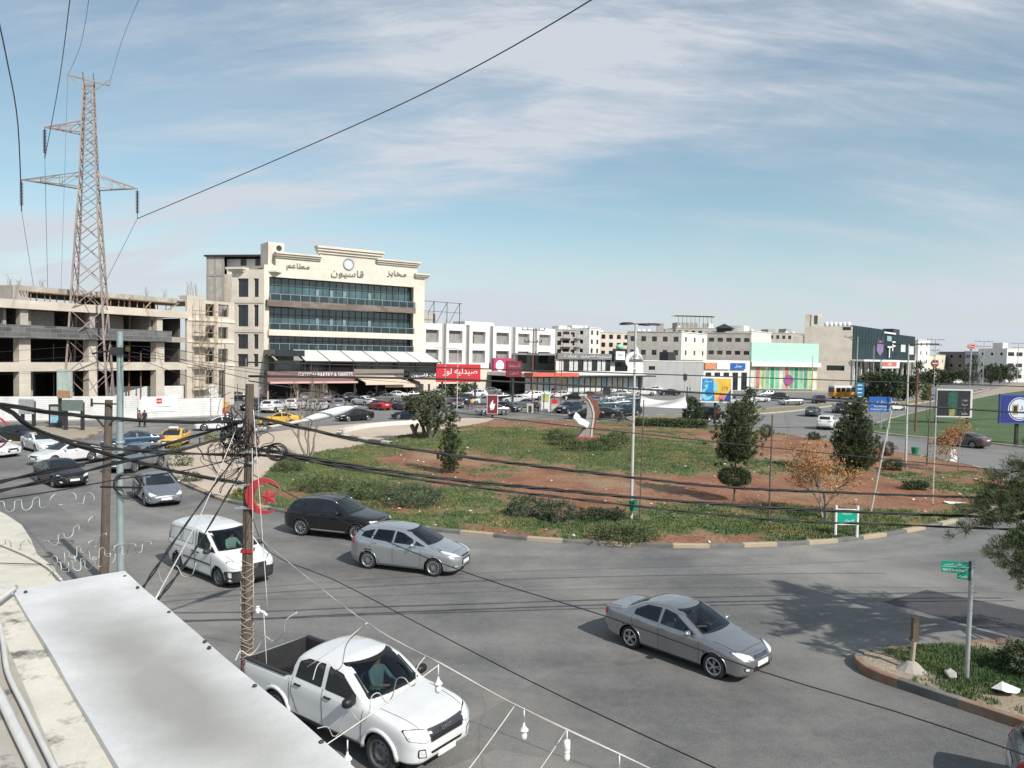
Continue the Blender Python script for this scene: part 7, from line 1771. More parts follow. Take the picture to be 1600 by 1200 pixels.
# ================= street furniture =================
CONP = mat('weathered_pole_wood', (.20, .155, .12), .9, col2=(.10, .075, .058), scale=9, bump=.8, stretch=(3, 3, .35))
PALEW = mat('pale_pole_paint', (.50, .49, .46), .6, var=.15, scale=3)
REDW = mat('crescent_red', (.40, .035, .045), .4, var=.1, coat=.3)
BLK = mat('cable_black', (.012, .012, .013), .6, var=.2)
def pole(name, label, px, py, top, r0, m, r1=None, cat='pole', z0=0.0, toppx=None, n=9, group=None, sub=None):
 """an upright from the ground spot (px,py) to the row top"""
 P = G(px, py, z0); zt = HT(px if toppx is None else toppx, top, P)-z0
 tip = Vector((0, 0, zt))
 if toppx is not None:
  q = AT(toppx, top, P.y); tip = Vector((q.x-P.x, 0, q.z-z0)) if abs(toppx-px) > 1 else tip
 r = thing(name, label, cat, P, 0, group)
 mb = MB(); mb.tube([(0, 0, -.05), tip*.5, tip], [r0, (r0+(r1 or r0))/2, r1 or r0], n); part('shaft', mb, m, r, smooth=False, sa=50)
 return r, tip, P
# --- main lamp on the roundabout
r, tip, P = pole('street_lamp', 'tall pale street lamp with flat heads and a white crescent ornament, front of the roundabout', 986, 812, 506, .085, PALEW, .05, 'street lamp', z0=.17)
mb = MB()
for a, L_ in ((0.1, 1.15), (0.75, .95), (3.0, .75), (3.9, .9)):
 d = Vector((cos(a), sin(a), .02)); mb.tube([tip, tip+d*L_*.6], .025, 6)
part('arm', mb, DKMET, r)
for a, L_ in ((0.1, 1.15), (0.75, .95), (3.0, .75), (3.9, .9)):
 mb = MB(); M = Matrix.Translation(tip) @ Matrix.Rotation(a, 4, 'Z'); mb.sideprism([(L_*.35, .0), (L_*.4, -.05), (L_*1.0, -.06), (L_*1.05, 0), (L_*.9, .05), (L_*.5, .05)], -.13, .13, M); part('lamp_head', mb, mat('lamp_head_dark', (.07, .07, .075), .4, metal=.4, var=.1), r)
def crescent(R0, R1, off, t=.06, n=26, M=None, a0=.42, flip=1):
 mb = MB(); P_ = []
 for k in range(n+1): a = a0+(2*pi-2*a0)*k/n; P_.append((R0*cos(a)*flip, R0*sin(a)))
 e0 = P_[0]; aa = atan2(e0[1], (e0[0]*flip-off)); Rr = hypot(e0[0]*flip-off, e0[1])
 for k in range(n+1): a = (2*pi-aa)+(2*aa-2*pi)*k/n; P_.append(((off+Rr*cos(a))*flip, Rr*sin(a)))
 m_ = len(P_); h = n+1
 vs = [(x, -t/2, z) for x, z in P_]+[(x, t/2, z) for x, z in P_]
 fs = []
 for k in range(n):
  fs.append((k, k+1, m_-2-k, m_-1-k)); fs.append((m_+k+1, m_+k, m_+m_-1-k, m_+m_-2-k))
  fs.append((k+1, k, m_+k, m_+k+1)); q = m_-1-k; fs.append((q, q-1, m_+q-1, m_+q))
 if M is not None: vs = [M @ Vector(v) for v in vs]
 mb.add(vs, fs); return mb
zc = HT(986, 563, P)-P.z
mb = crescent(.42, .3, .10, .05, M=Matrix.Translation((-.06, -.14, zc)) @ Matrix.Rotation(radians(35), 4, 'Y')); part('crescent_ornament', mb, WHT, r, fix=True)
mb = MB(); mb.lathe([(.02, .62), (.10, .5), (.13, .30), (.09, .12), (.14, .08), (.001, .05)], 8, Matrix.Translation((.05, -.14, zc+.0))); part('lantern_ornament', mb, WHT, r)
mb = MB(); z_ = HT(986, 785, P)-P.z; mb.lathe([(.001, -.32), (.17, -.32), (.22, .12), (.235, .12), (.235, .15), (.19, .15), (.17, -.25), (.001, -.25)], 14, Matrix.Translation((.05, -.30, z_))); mb.box(-.02, .1, -.12, -.06, z_-.1, z_+.1)
part('litter_bin', mb, mat('bin_green', (.02, .22, .14), .5, var=.15), r)
r, tip, P = pole('street_lamp', 'tall pale street lamp at the right rear of the roundabout with a green bin', 1415, 722, 538, .10, PALEW, .05, 'street lamp', z0=.17, toppx=1420)
mb = MB(); mb.tube([tip, tip+Vector((-2.2, 0, .05))], .05, 6); mb.tube([tip, tip+Vector((1.6, 0, .05))], .05, 6); mb.box(tip.x-3.0, tip.x-2.0, -.15, .15, tip.z, tip.z+.1); mb.box(tip.x+1.4, tip.x+2.3, -.15, .15, tip.z, tip.z+.1); part('arm', mb, DKMET, r)
mb = MB(); mb.lathe([(.001, -.4), (.22, -.4), (.3, .1), (.001, .12)], 12, Matrix.Translation((.6, -.2, HT(1415, 700, P)-P.z))); part('litter_bin', mb, MATS['bin_green'], r)
# --- wooden and steel poles near the viewer
def zpole(name, label, px, top, Z, dia0, dia1, m, cat='pole', pxb=None, ref=None, group=None, n=12):
 q = AT(px, top, Z); b = AT(pxb or px, ref or top, Z); r = thing(name, label, cat, (b.x if pxb else q.x, Z, 0), 0, group)
 bx = r.location.x; dx = q.x-bx; slope = dx/max(.1, (q.z-b.z)) if pxb else 0
 base = -slope*b.z
 mb = MB(); K = 9; pts = []
 for k in range(K+1):
  f = k/K; z_ = q.z*f; pts.append(Vector((base+slope*z_+(.006*sin(f*9) if n > 8 else 0), 0, z_)))
 mb.tube(pts, [dia0/2+(dia1-dia0)/2*k/K for k in range(K+1)], n); part('shaft', mb, m, r, sa=40)
 return r, pts, r.location.copy()
PM_, ptsM, LM = zpole('cable_pole', 'brown wooden pole tangled with cables in front of the white van', 390, 600, 17.0, .27, .19, CONP, pxb=385, ref=1045, n=10)
mb = MB(); rn = random.Random(3)
for k in range(26):
 z_ = .9+k*.095; a0 = rn.uniform(0, 6); rr_ = .145
 bx = ptsM[0].x+(ptsM[-1].x-ptsM[0].x)*z_/ptsM[-1].z
 mb.tube([(bx+cos(a0+2*pi*q/12)*rr_, sin(a0+2*pi*q/12)*rr_, z_+.05*sin(a0+q)) for q in range(13)], .006, 4, caps=False)
part('wound_wire', mb, mat('pale_wire', (.50, .45, .38), .6, var=.1), PM_)
def onM(z_): return Vector((LM.x+ptsM[0].x+(ptsM[-1].x-ptsM[0].x)*z_/ptsM[-1].z, LM.y, z_))
for py_ in (705, 722, 757, 792):
 z_ = AT(388, py_, 17).z; c = onM(z_)-LM; mb = MB(); mb.box(c.x-.13, c.x+.13, -.13, .13, z_-.03, z_+.03); mb.box(c.x-.25, c.x+.25, -.16, -.13, z_-.02, z_+.02); part('metal_band', mb, GALV, PM_)
mb = MB(); z0_ = AT(388, 860, 17).z; c = onM(z0_)-LM; mb.box(c.x-.12, c.x+.12, -.13, .12, z0_-.03, z0_+.04); part('red_band', mb, mat('red_tape', (.35, .03, .03), .5, var=.1), PM_)
W1, pts1, L1 = zpole('old_wood_pole', 'old cracked wooden pole left of the grey steel pole', 170, 625, 26, .30, .24, CONP, pxb=163, ref=880, n=10)
mb = MB(); zt_ = pts1[-1].z; tx = pts1[-1].x; mb.bar((tx-.5, -.15, zt_-.12), (tx+.5, -.15, zt_-.12), .06, .05)
for s_ in (-.5, .5): mb.tube([(tx+s_, -.15, zt_-.22), (tx+s_, -.15, zt_+.05)], [.05, .035], 6)
mb.tube([(tx+.1, -.14, zt_-.8), (tx+.45, -.14, zt_-.45)], .03, 6); mb.tube([(tx-.1, -.14, zt_-.9), (tx-.35, -.14, zt_-.6)], .04, 6); part('crossarm', mb, DKMET, W1)
S1, ptsS, LS = zpole('steel_pole', 'grey green galvanised steel pole rising behind the white sheet roof', 187, 518, 22, .21, .17, mat('pole_grey_green', (.30, .37, .37), .5, metal=.3, var=.15, scale=2, stain=.2), pxb=188.5, ref=890, n=16)
mb = MB()
for py_ in (655, 690, 848):
 z_ = AT(188, py_, 22).z; mb.lathe([(.11, -.04), (.125, -.04), (.125, .04), (.11, .04)], 16, Matrix.Translation((0, 0, z_)))
part('collar', mb, GALV, S1)
mb = MB(); z_ = AT(188, 760, 22).z
for q in range(5): a = .33+.02*q; mb.tube([(.25+cos(2*pi*k/20)*a, -.12+.02*sin(k+q), z_+.05+sin(2*pi*k/20)*a*(.9+.02*q)) for k in range(21)], .008, 4, caps=False)
mb.bar((-.5, -.14, z_), (.7, -.14, z_), .05, .05); part('cable_coil', mb, BLK, S1)
mb = MB(); z_ = AT(188, 548, 22).z; mb.box(-.22, .14, -.16, -.10, z_-.12, z_+.1); mb.tube([(-.2, -.13, z_), (-.75, -.1, z_-.1)], .03, 5); part('clamp', mb, DKMET, S1)
a0 = AT(398, 672, 17); a1 = AT(470, 658, 18.2); a2 = AT(560, 634, 19.5)
r = thing('lamp_arm', 'long pale street light arm reaching from the wooden pole towards the plaza', 'street lamp', a0)
mb = MB(); mb.tube([(0, 0, 0), a1-a0], .035, 8); part('arm', mb, PALEW, r)
d = (a2-a1); mb = MB(); n_ = 12; prof = [.03, .055, .075, .09, .10, .11, .115, .115, .11, .09, .06, .03, .005]
mb.tube([(a1-a0)+d*k/12 for k in range(13)], prof, 10); 
part('lamp_head', mb, mat('lamp_white', (.62, .64, .64), .35, var=.06), r, smooth=True)
cc = AT(412, 775, 16.85); Mc = Matrix.Rotation(radians(8), 4, 'Y')
r = thing('red_crescent', 'red crescent and star decoration fixed to the wooden pole', 'decoration', cc)
part('crescent', crescent(.40, .3, .10, .07, M=Mc, a0=.5), REDW, r, fix=True)
def star(R0, cx_, cz_, t, M=None):
 pl = [((R0 if k % 2 == 0 else R0*.45)*cos(2*pi*k/10+pi)+cx_, (R0 if k % 2 == 0 else R0*.45)*sin(2*pi*k/10+pi)+cz_) for k in range(10)]
 mb = MB(); vs = [(x, -t/2, z) for x, z in pl]+[(x, t/2, z) for x, z in pl]+[(cx_, -t, cz_), (cx_, t, cz_)]
 mb.add([M @ Vector(v) for v in vs] if M is not None else vs, [(k, (k+1) % 10, 20) for k in range(10)]+[((k+1) % 10+10, k+10, 21) for k in range(10)]+[((k+1) % 10, k, k+10, (k+1) % 10+10) for k in range(10)]); return mb
part('star', star(.21, .12, .0, .05, Mc), REDW, r, fix=True)
mb = MB(); mb.bar((-.42, .0, -.26), (.0, 0, -.26), .02); mb.bar((-.42, 0, .22), (-.0, 0, .22), .02); part('bracket', mb, GALV, r)
cc = AT(-14, 676, 13); r = thing('red_star', 'red star decoration partly cut off at the left edge', 'decoration', cc); part('star', star(.2, 0, 0, .05), REDW, r, fix=True); part('crescent', crescent(.3, .2, .05, .05, a0=.42), REDW, r, fix=True)
for nm, lb, px, py, tp, r0, m, tpx, z0 in [('thin_pole', 'thin dark pole just right of the main lamp', 999, 818, 625, .035, CONP, 1006, .17), ('thin_pole', 'thin wooden pole standing in the red soil left of the orange tree', 1201, 817, 648, .045, CONP, 1207, .17),
  ('leaning_pole', 'white pole leaning to the right beside the orange tree', 1360, 802, 640, .05, PALEW, 1393, .17), ('leaning_pole', 'second pale leaning pole farther behind the first', 1384, 700, 622, .05, PALEW, 1393, 0), ('thin_pole', 'thin pole left of the dark billboard', 1448, 728, 605, .045, CONP, 1455, .17), ('thin_pole', 'pale thin pole before the left edge of the dark billboard', 1457, 787, 636, .04, PALEW, 1463, .17),
  ('brown_pole', 'dark brown wooden pole in the green field', 1430, 676, 578, .12, RUST, 1434, 0), ('thin_pole', 'pale post at the far right of the banner', 1077, 660, 595, .05, PALEW, 1078, 0), ('traffic_pole', 'pale post with a small black signal box near the grey shed', 1069, 640, 570, .09, PALEW, None, 0),
  ('thin_pole', 'grey post left of the hoarding end', 384, 640, 560, .06, GALV, None, 0), ('thin_pole', 'grey post between the hoarding end and the cafe yard', 404, 655, 595, .06, GALV, None, 0), ('thin_pole', 'tall thin post at the hoarding end', 351, 655, 537, .06, CONP, None, 0), ('thin_pole', 'short post right of the hoarding end', 371, 650, 600, .05, CONP, None, 0),
  ('thin_pole', 'wooden post before the dark ground floor openings', 220, 640, 548, .10, CONP, None, 0), ('rusty_pole', 'rusty brown pole with a round yellow sign by the unfinished building', 201, 640, 465, .12, RUST, 203, 0), ('thin_pole', 'thin post behind the poster column', 84, 640, 537, .07, GALV, None, 0),
  ('thin_pole', 'lamp post standing before the white framed building', 714, 640, 545, .07, PALEW, None, 0), ('thin_pole', 'pale post right of the bakery awnings', 695, 640, 500, .06, GALV, None, 0), ('rusty_pole', 'reddish pole between the kiosks', 866, 645, 565, .08, RUST, None, 0), ('thin_pole', 'short pale post near the far hedge', 1197, 610, 560, .08, PALEW, None, 0),
  ('thin_pole', 'slim post in front of the pale green store', 1223, 618, 572, .08, GALV, None, 0), ('thin_pole', 'slim post at the right part of the pale green store', 1258, 622, 576, .08, GALV, None, 0), ('thin_pole', 'slim post by the right end of the pale green store', 1268, 625, 556, .09, GALV, None, 0), ('thin_pole', 'slim post in front of the glass centre', 1363, 620, 540, .10, GALV, None, 0), ('thin_pole', 'short pole with rusty top before the store glazing', 876, 640, 560, .06, RUST, None, 0)]:
 r, tip, P = pole(nm, lb, px, py, tp, r0, m, r0*.8, z0=z0, toppx=tpx, n=7)
 if 'signal' in lb: mb = MB(); mb.box(-.25, .25, -.3, .1, tip.z-2.4, tip.z-1.4); part('signal_box', mb, DKMET, r)
 if 'yellow sign' in lb: z_ = HT(201, 545, P); M = Matrix.Translation((0, -.2, z_)) @ Matrix.Rotation(pi/2, 4, 'X'); mb = MB(); mb.lathe([(.35, 0), (.35, .03), (.001, .03)], 16, M); part('round_sign', mb, mat('sign_pale_yellow', (.5, .45, .2), .5, var=.2), r)
 if lb.startswith('lamp post'): mb = MB(); mb.tube([tip, tip+Vector((-2.6, 0, .1))], .05, 6); mb.box(-3.2, -2.4, -.15, .15, tip.z+.02, tip.z+.14); part('arm', mb, PALEW, r)
for i, (px, py, tp, t, hh) in enumerate([(831, 642, 514, 'rusty power pole in front of the store end', 1.6), (1337, 626, 526, 'white power pole with a wide arm before the glass centre', 2.6), (1459, 606, 530, 'power pole with stacked crossarms right of the glass centre', 2.6), (1535, 604, 533, 'power pole with crossarms right of the red oval sign', 3.0), (1589, 600, 536, 'power pole at the far right by the banded block', 3.0)]):
 r, tip, P = pole('power_pole', t, px, py, tp, .14 if i else .10, RUST if i == 0 else GALV, .09, 'power pole', group='power poles with crossarms')
 for k in range(3 if i in (0, 2) else 2 if i != 1 else 1):
  mb = MB(); w = hh*(1-.25*k); z_ = tip.z-.15-k*1.7
  mb.bar((-w, 0, z_), (w, 0, z_), .14, .12)
  for s_ in (-1, -.5, .5, 1): mb.tube([(w*s_, 0, z_), (w*s_, 0, z_+.35)], .07, 5)
  if i == 1: mb.bar((-w*.7, 0, z_), (0, 0, z_-1.4), .08); mb.bar((w*.7, 0, z_), (0, 0, z_-1.4), .08)
  part('crossarm', mb, DKMET, r)
# --- signs
r, tip, P = pole('street_sign', 'green street name sign on a pale post in the small traffic island', 1510, 1063, 876, .055, GALV, .055, 'street sign', z0=.2, toppx=1519, n=12)
dirv = radians(190)
z_t = tip.z-.02; w = .62; M = Matrix.Translation((tip.x-.03, -.02, 0)) @ Matrix.Rotation(radians(-12), 4, 'Z')
mb = MB(); mb.box(-.66, -.04, -.012, .012, z_t-.30, z_t-.02, M); mb.box(-.30, -.04, -.012, .012, z_t-.45, z_t-.303, M); part('sign_plate', mb, SIGNGRN, r)
mb = MB(); mb.box(-.05, .0, -.02, .02, z_t-.47, z_t, M); part('bracket', mb, DKMET, r)
part('lettering', text_mb('ش. الأمير الحسن', .5, .075, .004, M=M @ Matrix.Translation((-.35, -.013, z_t-.09))), LETW, r); part('lettering', text_mb('PRINCE AL-HASSAN ST.', .56, .06, .004, M=M @ Matrix.Translation((-.35, -.013, z_t-.235))), LETW, r); part('lettering', text_mb('بلدية', .18, .06, .004, M=M @ Matrix.Translation((-.17, -.013, z_t-.375))), LETW, r)
mb = MB(); mb.box(-.65, -.05, -.015, -.012, z_t-.155, z_t-.148, M); part('divider_line', mb, LETW, r)
P = G(1424, 1045, .22); r = thing('stub_post', 'short rusty topped pipe post left of the street name sign', 'post', P); zt_ = HT(1429, 965, P)-.22
mb = MB(); mb.tube([(0, 0, -.05), (.05, 0, zt_*.62)], .055, 9); part('pipe', mb, mat('pipe_tan', (.42, .36, .26), .7, var=.25), r)
mb = MB(); mb.box(-.02, .12, -.06, .06, zt_*.6, zt_); mb.box(-.05, .14, -.07, .07, zt_*.55, zt_*.6); part('rusty_channel', mb, mat('old_rust', (.12, .09, .06), .9, var=.4, scale=9), r)
mb = MB(); mb.lathe([(.001, .22), (.12, .18), (.26, .06), (.36, -.02)], 10); part('mortar_heap', mb, CONCR, r)
P = G(1322, 838, .17); s_ = P.y/FPX; r = thing('green_sign', 'small green board between two white posts at the front kerb', 'sign', P)
hw_ = 17*s_; zt_ = HT(1322, 790, P)-.17; zb1, zb2 = HT(1322, 818, P)-.17, HT(1322, 797, P)-.17
for k in (-1, 1): mb = MB(); mb.tube([(k*hw_, 0, -.05), (k*hw_, 0, zt_)], .06, 8); part('post', mb, WHT, r)
mb = MB(); mb.box(-hw_+.07, hw_-.07, -.03, .03, zb1, zb2); part('panel', mb, mat('green_panel', (.0, .34, .22), .45, var=.08), r)
mb = MB(); mb.box(-hw_+.07, hw_-.07, -.04, .035, zb2, zb2+.05); mb.box(-hw_+.07, hw_-.07, -.04, .035, zb1-.05, zb1); part('rail', mb, WHT, r)
part('lettering', text_mb('حديقة', hw_*.9, .12, .004, M=Matrix.Translation((0, -.032, zb2-.15))), LETW, r); part('lettering', text_mb('الدوار', hw_*.9, .12, .004, M=Matrix.Translation((.1, -.032, zb1+.14))), LETW, r)
P = G(1374, 672); s_ = P.y/FPX; r = thing('blue_road_sign', 'blue direction sign with white Arabic and English lines on two posts', 'road sign', P)
hw_ = 18*s_; z1_, z2_ = HT(1374, 643, P), HT(1374, 620, P)
for k in (-.85, 0.15, .9): mb = MB(); mb.tube([(k*hw_, .1, 0), (k*hw_, .1, z2_)], .07, 7); part('post', mb, GALV, r)
mb = MB(); mb.box(-hw_, hw_, -.05, .05, z1_, z2_); part('panel', mb, SIGNBLUE, r)
part('lettering', text_mb('ضاحية الأمير الحسين', hw_*1.6, .55, .02, M=Matrix.Translation((0, -.052, z2_-.65))), LETW, r); part('lettering', text_mb('Prince Al-Hussein', hw_*1.1, .22, .02, M=Matrix.Translation((0, -.052, z1_+.62))), LETW, r); part('lettering', text_mb('MUNICIPALITY SUBURB', hw_*1.7, .18, .02, M=Matrix.Translation((0, -.052, z1_+.25))), LETW, r)
P = G(1342, 652); s_ = P.y/FPX; r = thing('blue_direction_sign', 'tall narrow blue sign with short white lines above the conifer', 'road sign', P); z1_, z2_ = HT(1342, 624, P), HT(1342, 598, P)
mb = MB(); mb.box(-6.5*s_, 6.5*s_, -.05, .05, z1_, z2_); part('panel', mb, mat('sign_teal_blue', (.02, .16, .30), .45, var=.06), r)
mb = MB(); mb.tube([(0, .15, 0), (0, .15, z2_)], .08, 7); part('post', mb, GALV, r)
for k in range(4): mb = MB(); z_ = z2_-(z2_-z1_)*(k+.6)/4.4; mb.box(-4*s_, 3*s_, -.07, -.052, z_-.08, z_+.04); part('text_line', mb, LETW, r)
def bill(name, label, px, py, y0, y1, w, frame, posts=(0,), fr=.18, cat='billboard', yaw=0):
 P = G(px, py); s_ = P.y/FPX; r = thing(name, label, cat, P, yaw); hw_ = w*s_/2; z1_, z2_ = HT(px, y1, P), HT(px, y0, P)
 mb = MB(); mb.box(-hw_, hw_, 0, .3, z1_, z2_); part('frame', mb, frame, r)
 for k in posts: mb = MB(); mb.box(k*hw_-.13, k*hw_+.13, .3, .55, 0, z2_-.2); part('post', mb, DKMET, r)
 return r, hw_-fr, z1_+fr, z2_-fr
r, w, a, b = bill('colourful_billboard', 'blue and yellow advertising billboard with a crescent and phone, behind the clipped conifer', 1118, 662, 589, 629, 50, WHT, (.0,))
AB = mat('ad_blue', (.02, .25, .55), .4, var=.15); AY = mat('ad_yellow', (.72, .48, .08), .4, var=.15, scale=1); ACY = mat('ad_cyan', (.25, .6, .75), .4, var=.1); APK = mat('ad_pink', (.65, .2, .25), .4, var=.2); ADB = mat('ad_deep_blue', (.02, .06, .28), .4, var=.1)
h_ = b-a
mb = MB(); mb.mat(0); mb.sideprism([(-w, a), (-.1*w, a), (-.25*w, b), (-w, b)], -.02, 0); mb.mat(1); mb.sideprism([(-.1*w, a), (w, a), (w, b), (-.25*w, b)], -.021, 0)
mb.mat(2); mb.sideprism([(.45*w, a), (w, a), (w, a+h_*.55)], -.04, -.022); mb.mat(3); mb.sideprism([(.0*w, a+.1), (.45*w, a+.05), (.7*w, a+h_*.32), (.35*w, a+h_*.38)], -.045, -.022)
mb.mat(4); mb.sideprism([(-.22*w, a+h_*.45), (.05*w, a+h_*.45), (.05*w, a+h_*.85), (-.22*w, a+h_*.85)], -.05, -.022); part('advert', mb, [AB, AY, ADB, APK, ACY], r)
part('crescent_motif', crescent(h_*.26, .3, .3, .02, M=Matrix.Translation((-.66*w, -.03, a+h_*.3)) @ Matrix.Rotation(radians(-40), 4, 'Y'), a0=.6), ACY, r, fix=True)
part('star_motif', star(.35, -.72*w, a+h_*.66, .02, Matrix.Translation((0, -.03, 0))), ACY, r, fix=True)
part('lettering', text_mb('سوار', w*.55, .4, .01, M=Matrix.Translation((-.62*w, -.03, b-.35))), LETW, r); part('lettering', text_mb('179', w*.4, .55, .01, M=Matrix.Translation((.58*w, -.03, a+h_*.55))), mat('ad_brown', (.35, .1, .02), .5, var=0), r)
r, w, a, b = bill('dark_billboard', 'dark billboard with green figures and pale Arabic lines on the green field', 1490, 664, 608, 652, 56, mat('billboard_white_frame', (.6, .6, .58), .5, var=.08), (-.9, .85))
AD = mat('ad_dark', (.018, .02, .022), .4, var=.5, scale=.8); AG = mat('ad_dark_green', (.02, .09, .07), .4, var=.6, scale=1.5)
mb = MB(); mb.mat(0); mb.box(-w-.1, w-.1, -.02, 0, a, b); mb.mat(1); mb.sideprism([(-.35*w, a), (.15*w, a), (.2*w, b-.2), (-.1*w, b-.05), (-.4*w, b-.4)], -.03, -.021); mb.mat(2); mb.sideprism([(-.3*w, a), (.0*w, a), (.05*w, a+.9), (-.3*w, a+.8)], -.035, -.031); part('advert', mb, [AD, AG, mat('ad_gold', (.3, .24, .08), .5, var=.4)], r)
for k, t_ in enumerate(['حلويات', 'صبحة', 'و', 'مطاعمنا']): part('lettering', text_mb(t_, w*(.36 if t_ != 'و' else .08), .34, .01, M=Matrix.Translation((.62*w, -.04, b-(b-a)*(.38+.17*k)))), mat('ad_cream', (.6, .58, .5), .5, var=0), r)
r, w, a, b = bill('blue_round_billboard', 'blue billboard with a large white disc and gold crest, at the right edge', 1590, 697, 616, 662, 60, mat('board_blue_frame', (.05, .10, .25), .5, var=.1), (.05,), fr=.12)
mb = MB(); mb.box(-w, w, -.02, 0, a, b); part('advert', mb, SIGNNAVY, r)
M = Matrix.Translation((.02*w, -.02, (a+b)/2)) @ Matrix.Rotation(pi/2, 4, 'X'); R0 = (b-a)*.43
mb = MB(); mb.mat(0); mb.lathe([(R0, 0), (R0, .01), (R0*.95, .01), (R0*.95, .0)], 40, M); mb.mat(1); mb.lathe([(R0*.86, 0), (R0*.86, .015), (.001, .015)], 40, M); part('disc', mb, [LETW, mat('disc_pale', (.60, .66, .74), .5, var=.05)], r)
mb = MB(); z_ = (a+b)/2; mb.mat(0); mb.sideprism([(-.38*w, z_-.55), (-.08*w, z_-.55), (-.05*w, z_+.45), (-.41*w, z_+.45)], -.05, -.036); mb.mat(1); mb.box(-.33*w, -.13*w, -.06, -.051, z_-.3, z_+.3); part('crest', mb, [mat('crest_gold', (.4, .3, .12), .5, var=.3), AD], r)
part('lettering', text_mb('رد', .6, .6, .01, M=Matrix.Translation((.18*w, -.04, z_))), LETDK, r)
r, w, a, b = bill('maroon_poster', 'small upright maroon poster with a white cut out shape, before the silver sedan', 769, 655, 617, 647, 17, LETW, (0,), fr=.06, cat='poster')
mb = MB(); mb.mat(0); mb.box(-w, w, -.02, 0, a, b); mb.mat(1); z_ = (a+b)/2; mb.sideprism([(-.35*w, z_-.7), (.35*w, z_-.6), (.55*w, z_+.1), (.1*w, z_+.1), (.15*w, z_+.6), (-.3*w, z_+.2), (-.55*w, z_-.2)], -.03, -.021); part('advert', mb, [SIGNMAR, LETW], r)
r, w, a, b = bill('grey_board', 'blank grey board on two legs before the white hoarding', 40, 668, 624, 647, 22, GALV, (-.8, .8), fr=.05, cat='board'); 
r, w, a, b = bill('green_grey_board', 'blank green grey board on two legs right of the advert column', 112, 675, 625, 642, 31, mat('board_green_grey', (.13, .17, .15), .5, var=.15), (-.85, .85), fr=.05, cat='board')
r, w, a, b = bill('tall_poster', 'tall pale green poster on a post above the advert column', 100, 668, 577, 622, 22, mat('poster_frame', (.4, .42, .4), .5, var=.1), (-.9,), fr=.08, cat='poster')
mb = MB(); mb.mat(0); mb.box(-w, w, -.02, 0, a, b); mb.mat(1); mb.box(-w, w, -.03, -.021, a, a+(b-a)*.25); part('advert', mb, [mat('poster_mint', (.36, .45, .40), .5, var=.25, scale=1.2), mat('poster_orange', (.35, .2, .1), .5, var=.4)], r)
P = G(88, 670); r = thing('advert_column', 'dark advertising cabinet with a blue poster on the corner island', 'advert cabinet', P); s_ = P.y/FPX
mb = MB(); mb.box(-9*s_, 9*s_, -.3, .3, .25, HT(88, 632, P)); part('cabinet', mb, DKMET, r)
mb = MB(); mb.mat(0); mb.box(-6*s_, 6*s_, -.33, -.301, .6, HT(88, 635, P)); mb.mat(1); mb.box(-6*s_, 6*s_, -.34, -.331, .6, 1.3); part('advert', mb, [mat('poster_grey', (.35, .37, .36), .4, var=.2, scale=2), mat('poster_water', (.25, .45, .6), .4, var=.4, scale=2)], r)
mb = MB(); mb.box(-.35, .35, -.2, .2, 0, .25); part('foot', mb, CONCR, r)
# --- hoardings of white corrugated sheet
HO = mat('hoarding_white', (.68, .68, .67), .5, var=.08, scale=.8, stain=.35)
def hoarding(name, label, pa, pb, top, base_grey=True):
 a = G(*pa); b = G(*pb); d = b-a; L_ = d.length; zt_ = (HT(pa[0], top[0], a)+HT(pb[0], top[1], b))/2
 r = thing(name, label, 'hoarding', a, atan2(d.y, d.x)); mb = MB(); n = int(zt_/.22)
 for k in range(n):
  z0 = .15+(zt_-.15)*k/n; z1 = .15+(zt_-.15)*(k+1)/n; h = z1-z0
  mb.add([(0, 0, z0), (L_, 0, z0), (L_, 0, z0+h*.7), (0, 0, z0+h*.7), (L_, .04, z0+h*.78), (0, .04, z0+h*.78), (L_, .04, z0+h*.95), (0, .04, z0+h*.95), (L_, 0, z1), (0, 0, z1)], [(0, 1, 2, 3), (3, 2, 4, 5), (5, 4, 6, 7), (7, 6, 8, 9)])
 part('sheet', mb, HO, r)
 mb = MB()
 for k in range(int(L_/2.5)+1): x_ = min(k*2.5, L_-.06); mb.box(x_, x_+.06, .05, .11, 0, zt_)
 part('support', mb, GALV, r)
 mb = MB(); mb.box(0, L_, -.15, .15, 0, .15); part('concrete_base', mb, CONCR, r); return r, L_, zt_
hoarding('hoarding', 'white corrugated hoarding before the unfinished building, left stretch', (-60, 660), (214, 656), (616, 622))
r, L_, zt_ = hoarding('hoarding', 'white corrugated hoarding with a small red logo, right stretch', (216, 655), (348, 650), (622, 623))
mb = MB(); mb.mat(0); mb.box(.3, 4.2, -.05, -.012, .8, 2.5); mb.mat(1); mb.box(1.9, 2.5, -.07, -.052, 1.7, 2.3); mb.mat(2); mb.box(1.9, 3.4, -.07, -.052, 1.3, 1.38); part('poster', mb, [WHT, SIGNRED, mat('poster_text_grey', (.3, .3, .3), .5, var=0)], r)
mb = MB(); mb.box(1.98, 2.42, -.09, -.072, 1.95, 2.03); part('logo_bar', mb, WHT, r)
hoarding('hoarding', 'higher white hoarding along the unfinished building behind the parked cars', (168, 640), (342, 634), (606, 600))
mb = MB(); a = G(245, 637)
P0 = AT(1000, 640, 88); P1 = AT(1073, 640, 90)
r = thing('white_banner', 'blank white cloth banner sagging between two posts behind the far hedge', 'banner', (P0.x, P0.y, 0)); d = P1-P0; 
zl0, zl1 = AT(1000, 617, 88).z, AT(1000, 635, 88).z; zr0_, zr1_ = AT(1073, 618, 90).z, AT(1073, 638, 90).z
mb = MB(); n = 26; K = 8; vs = []
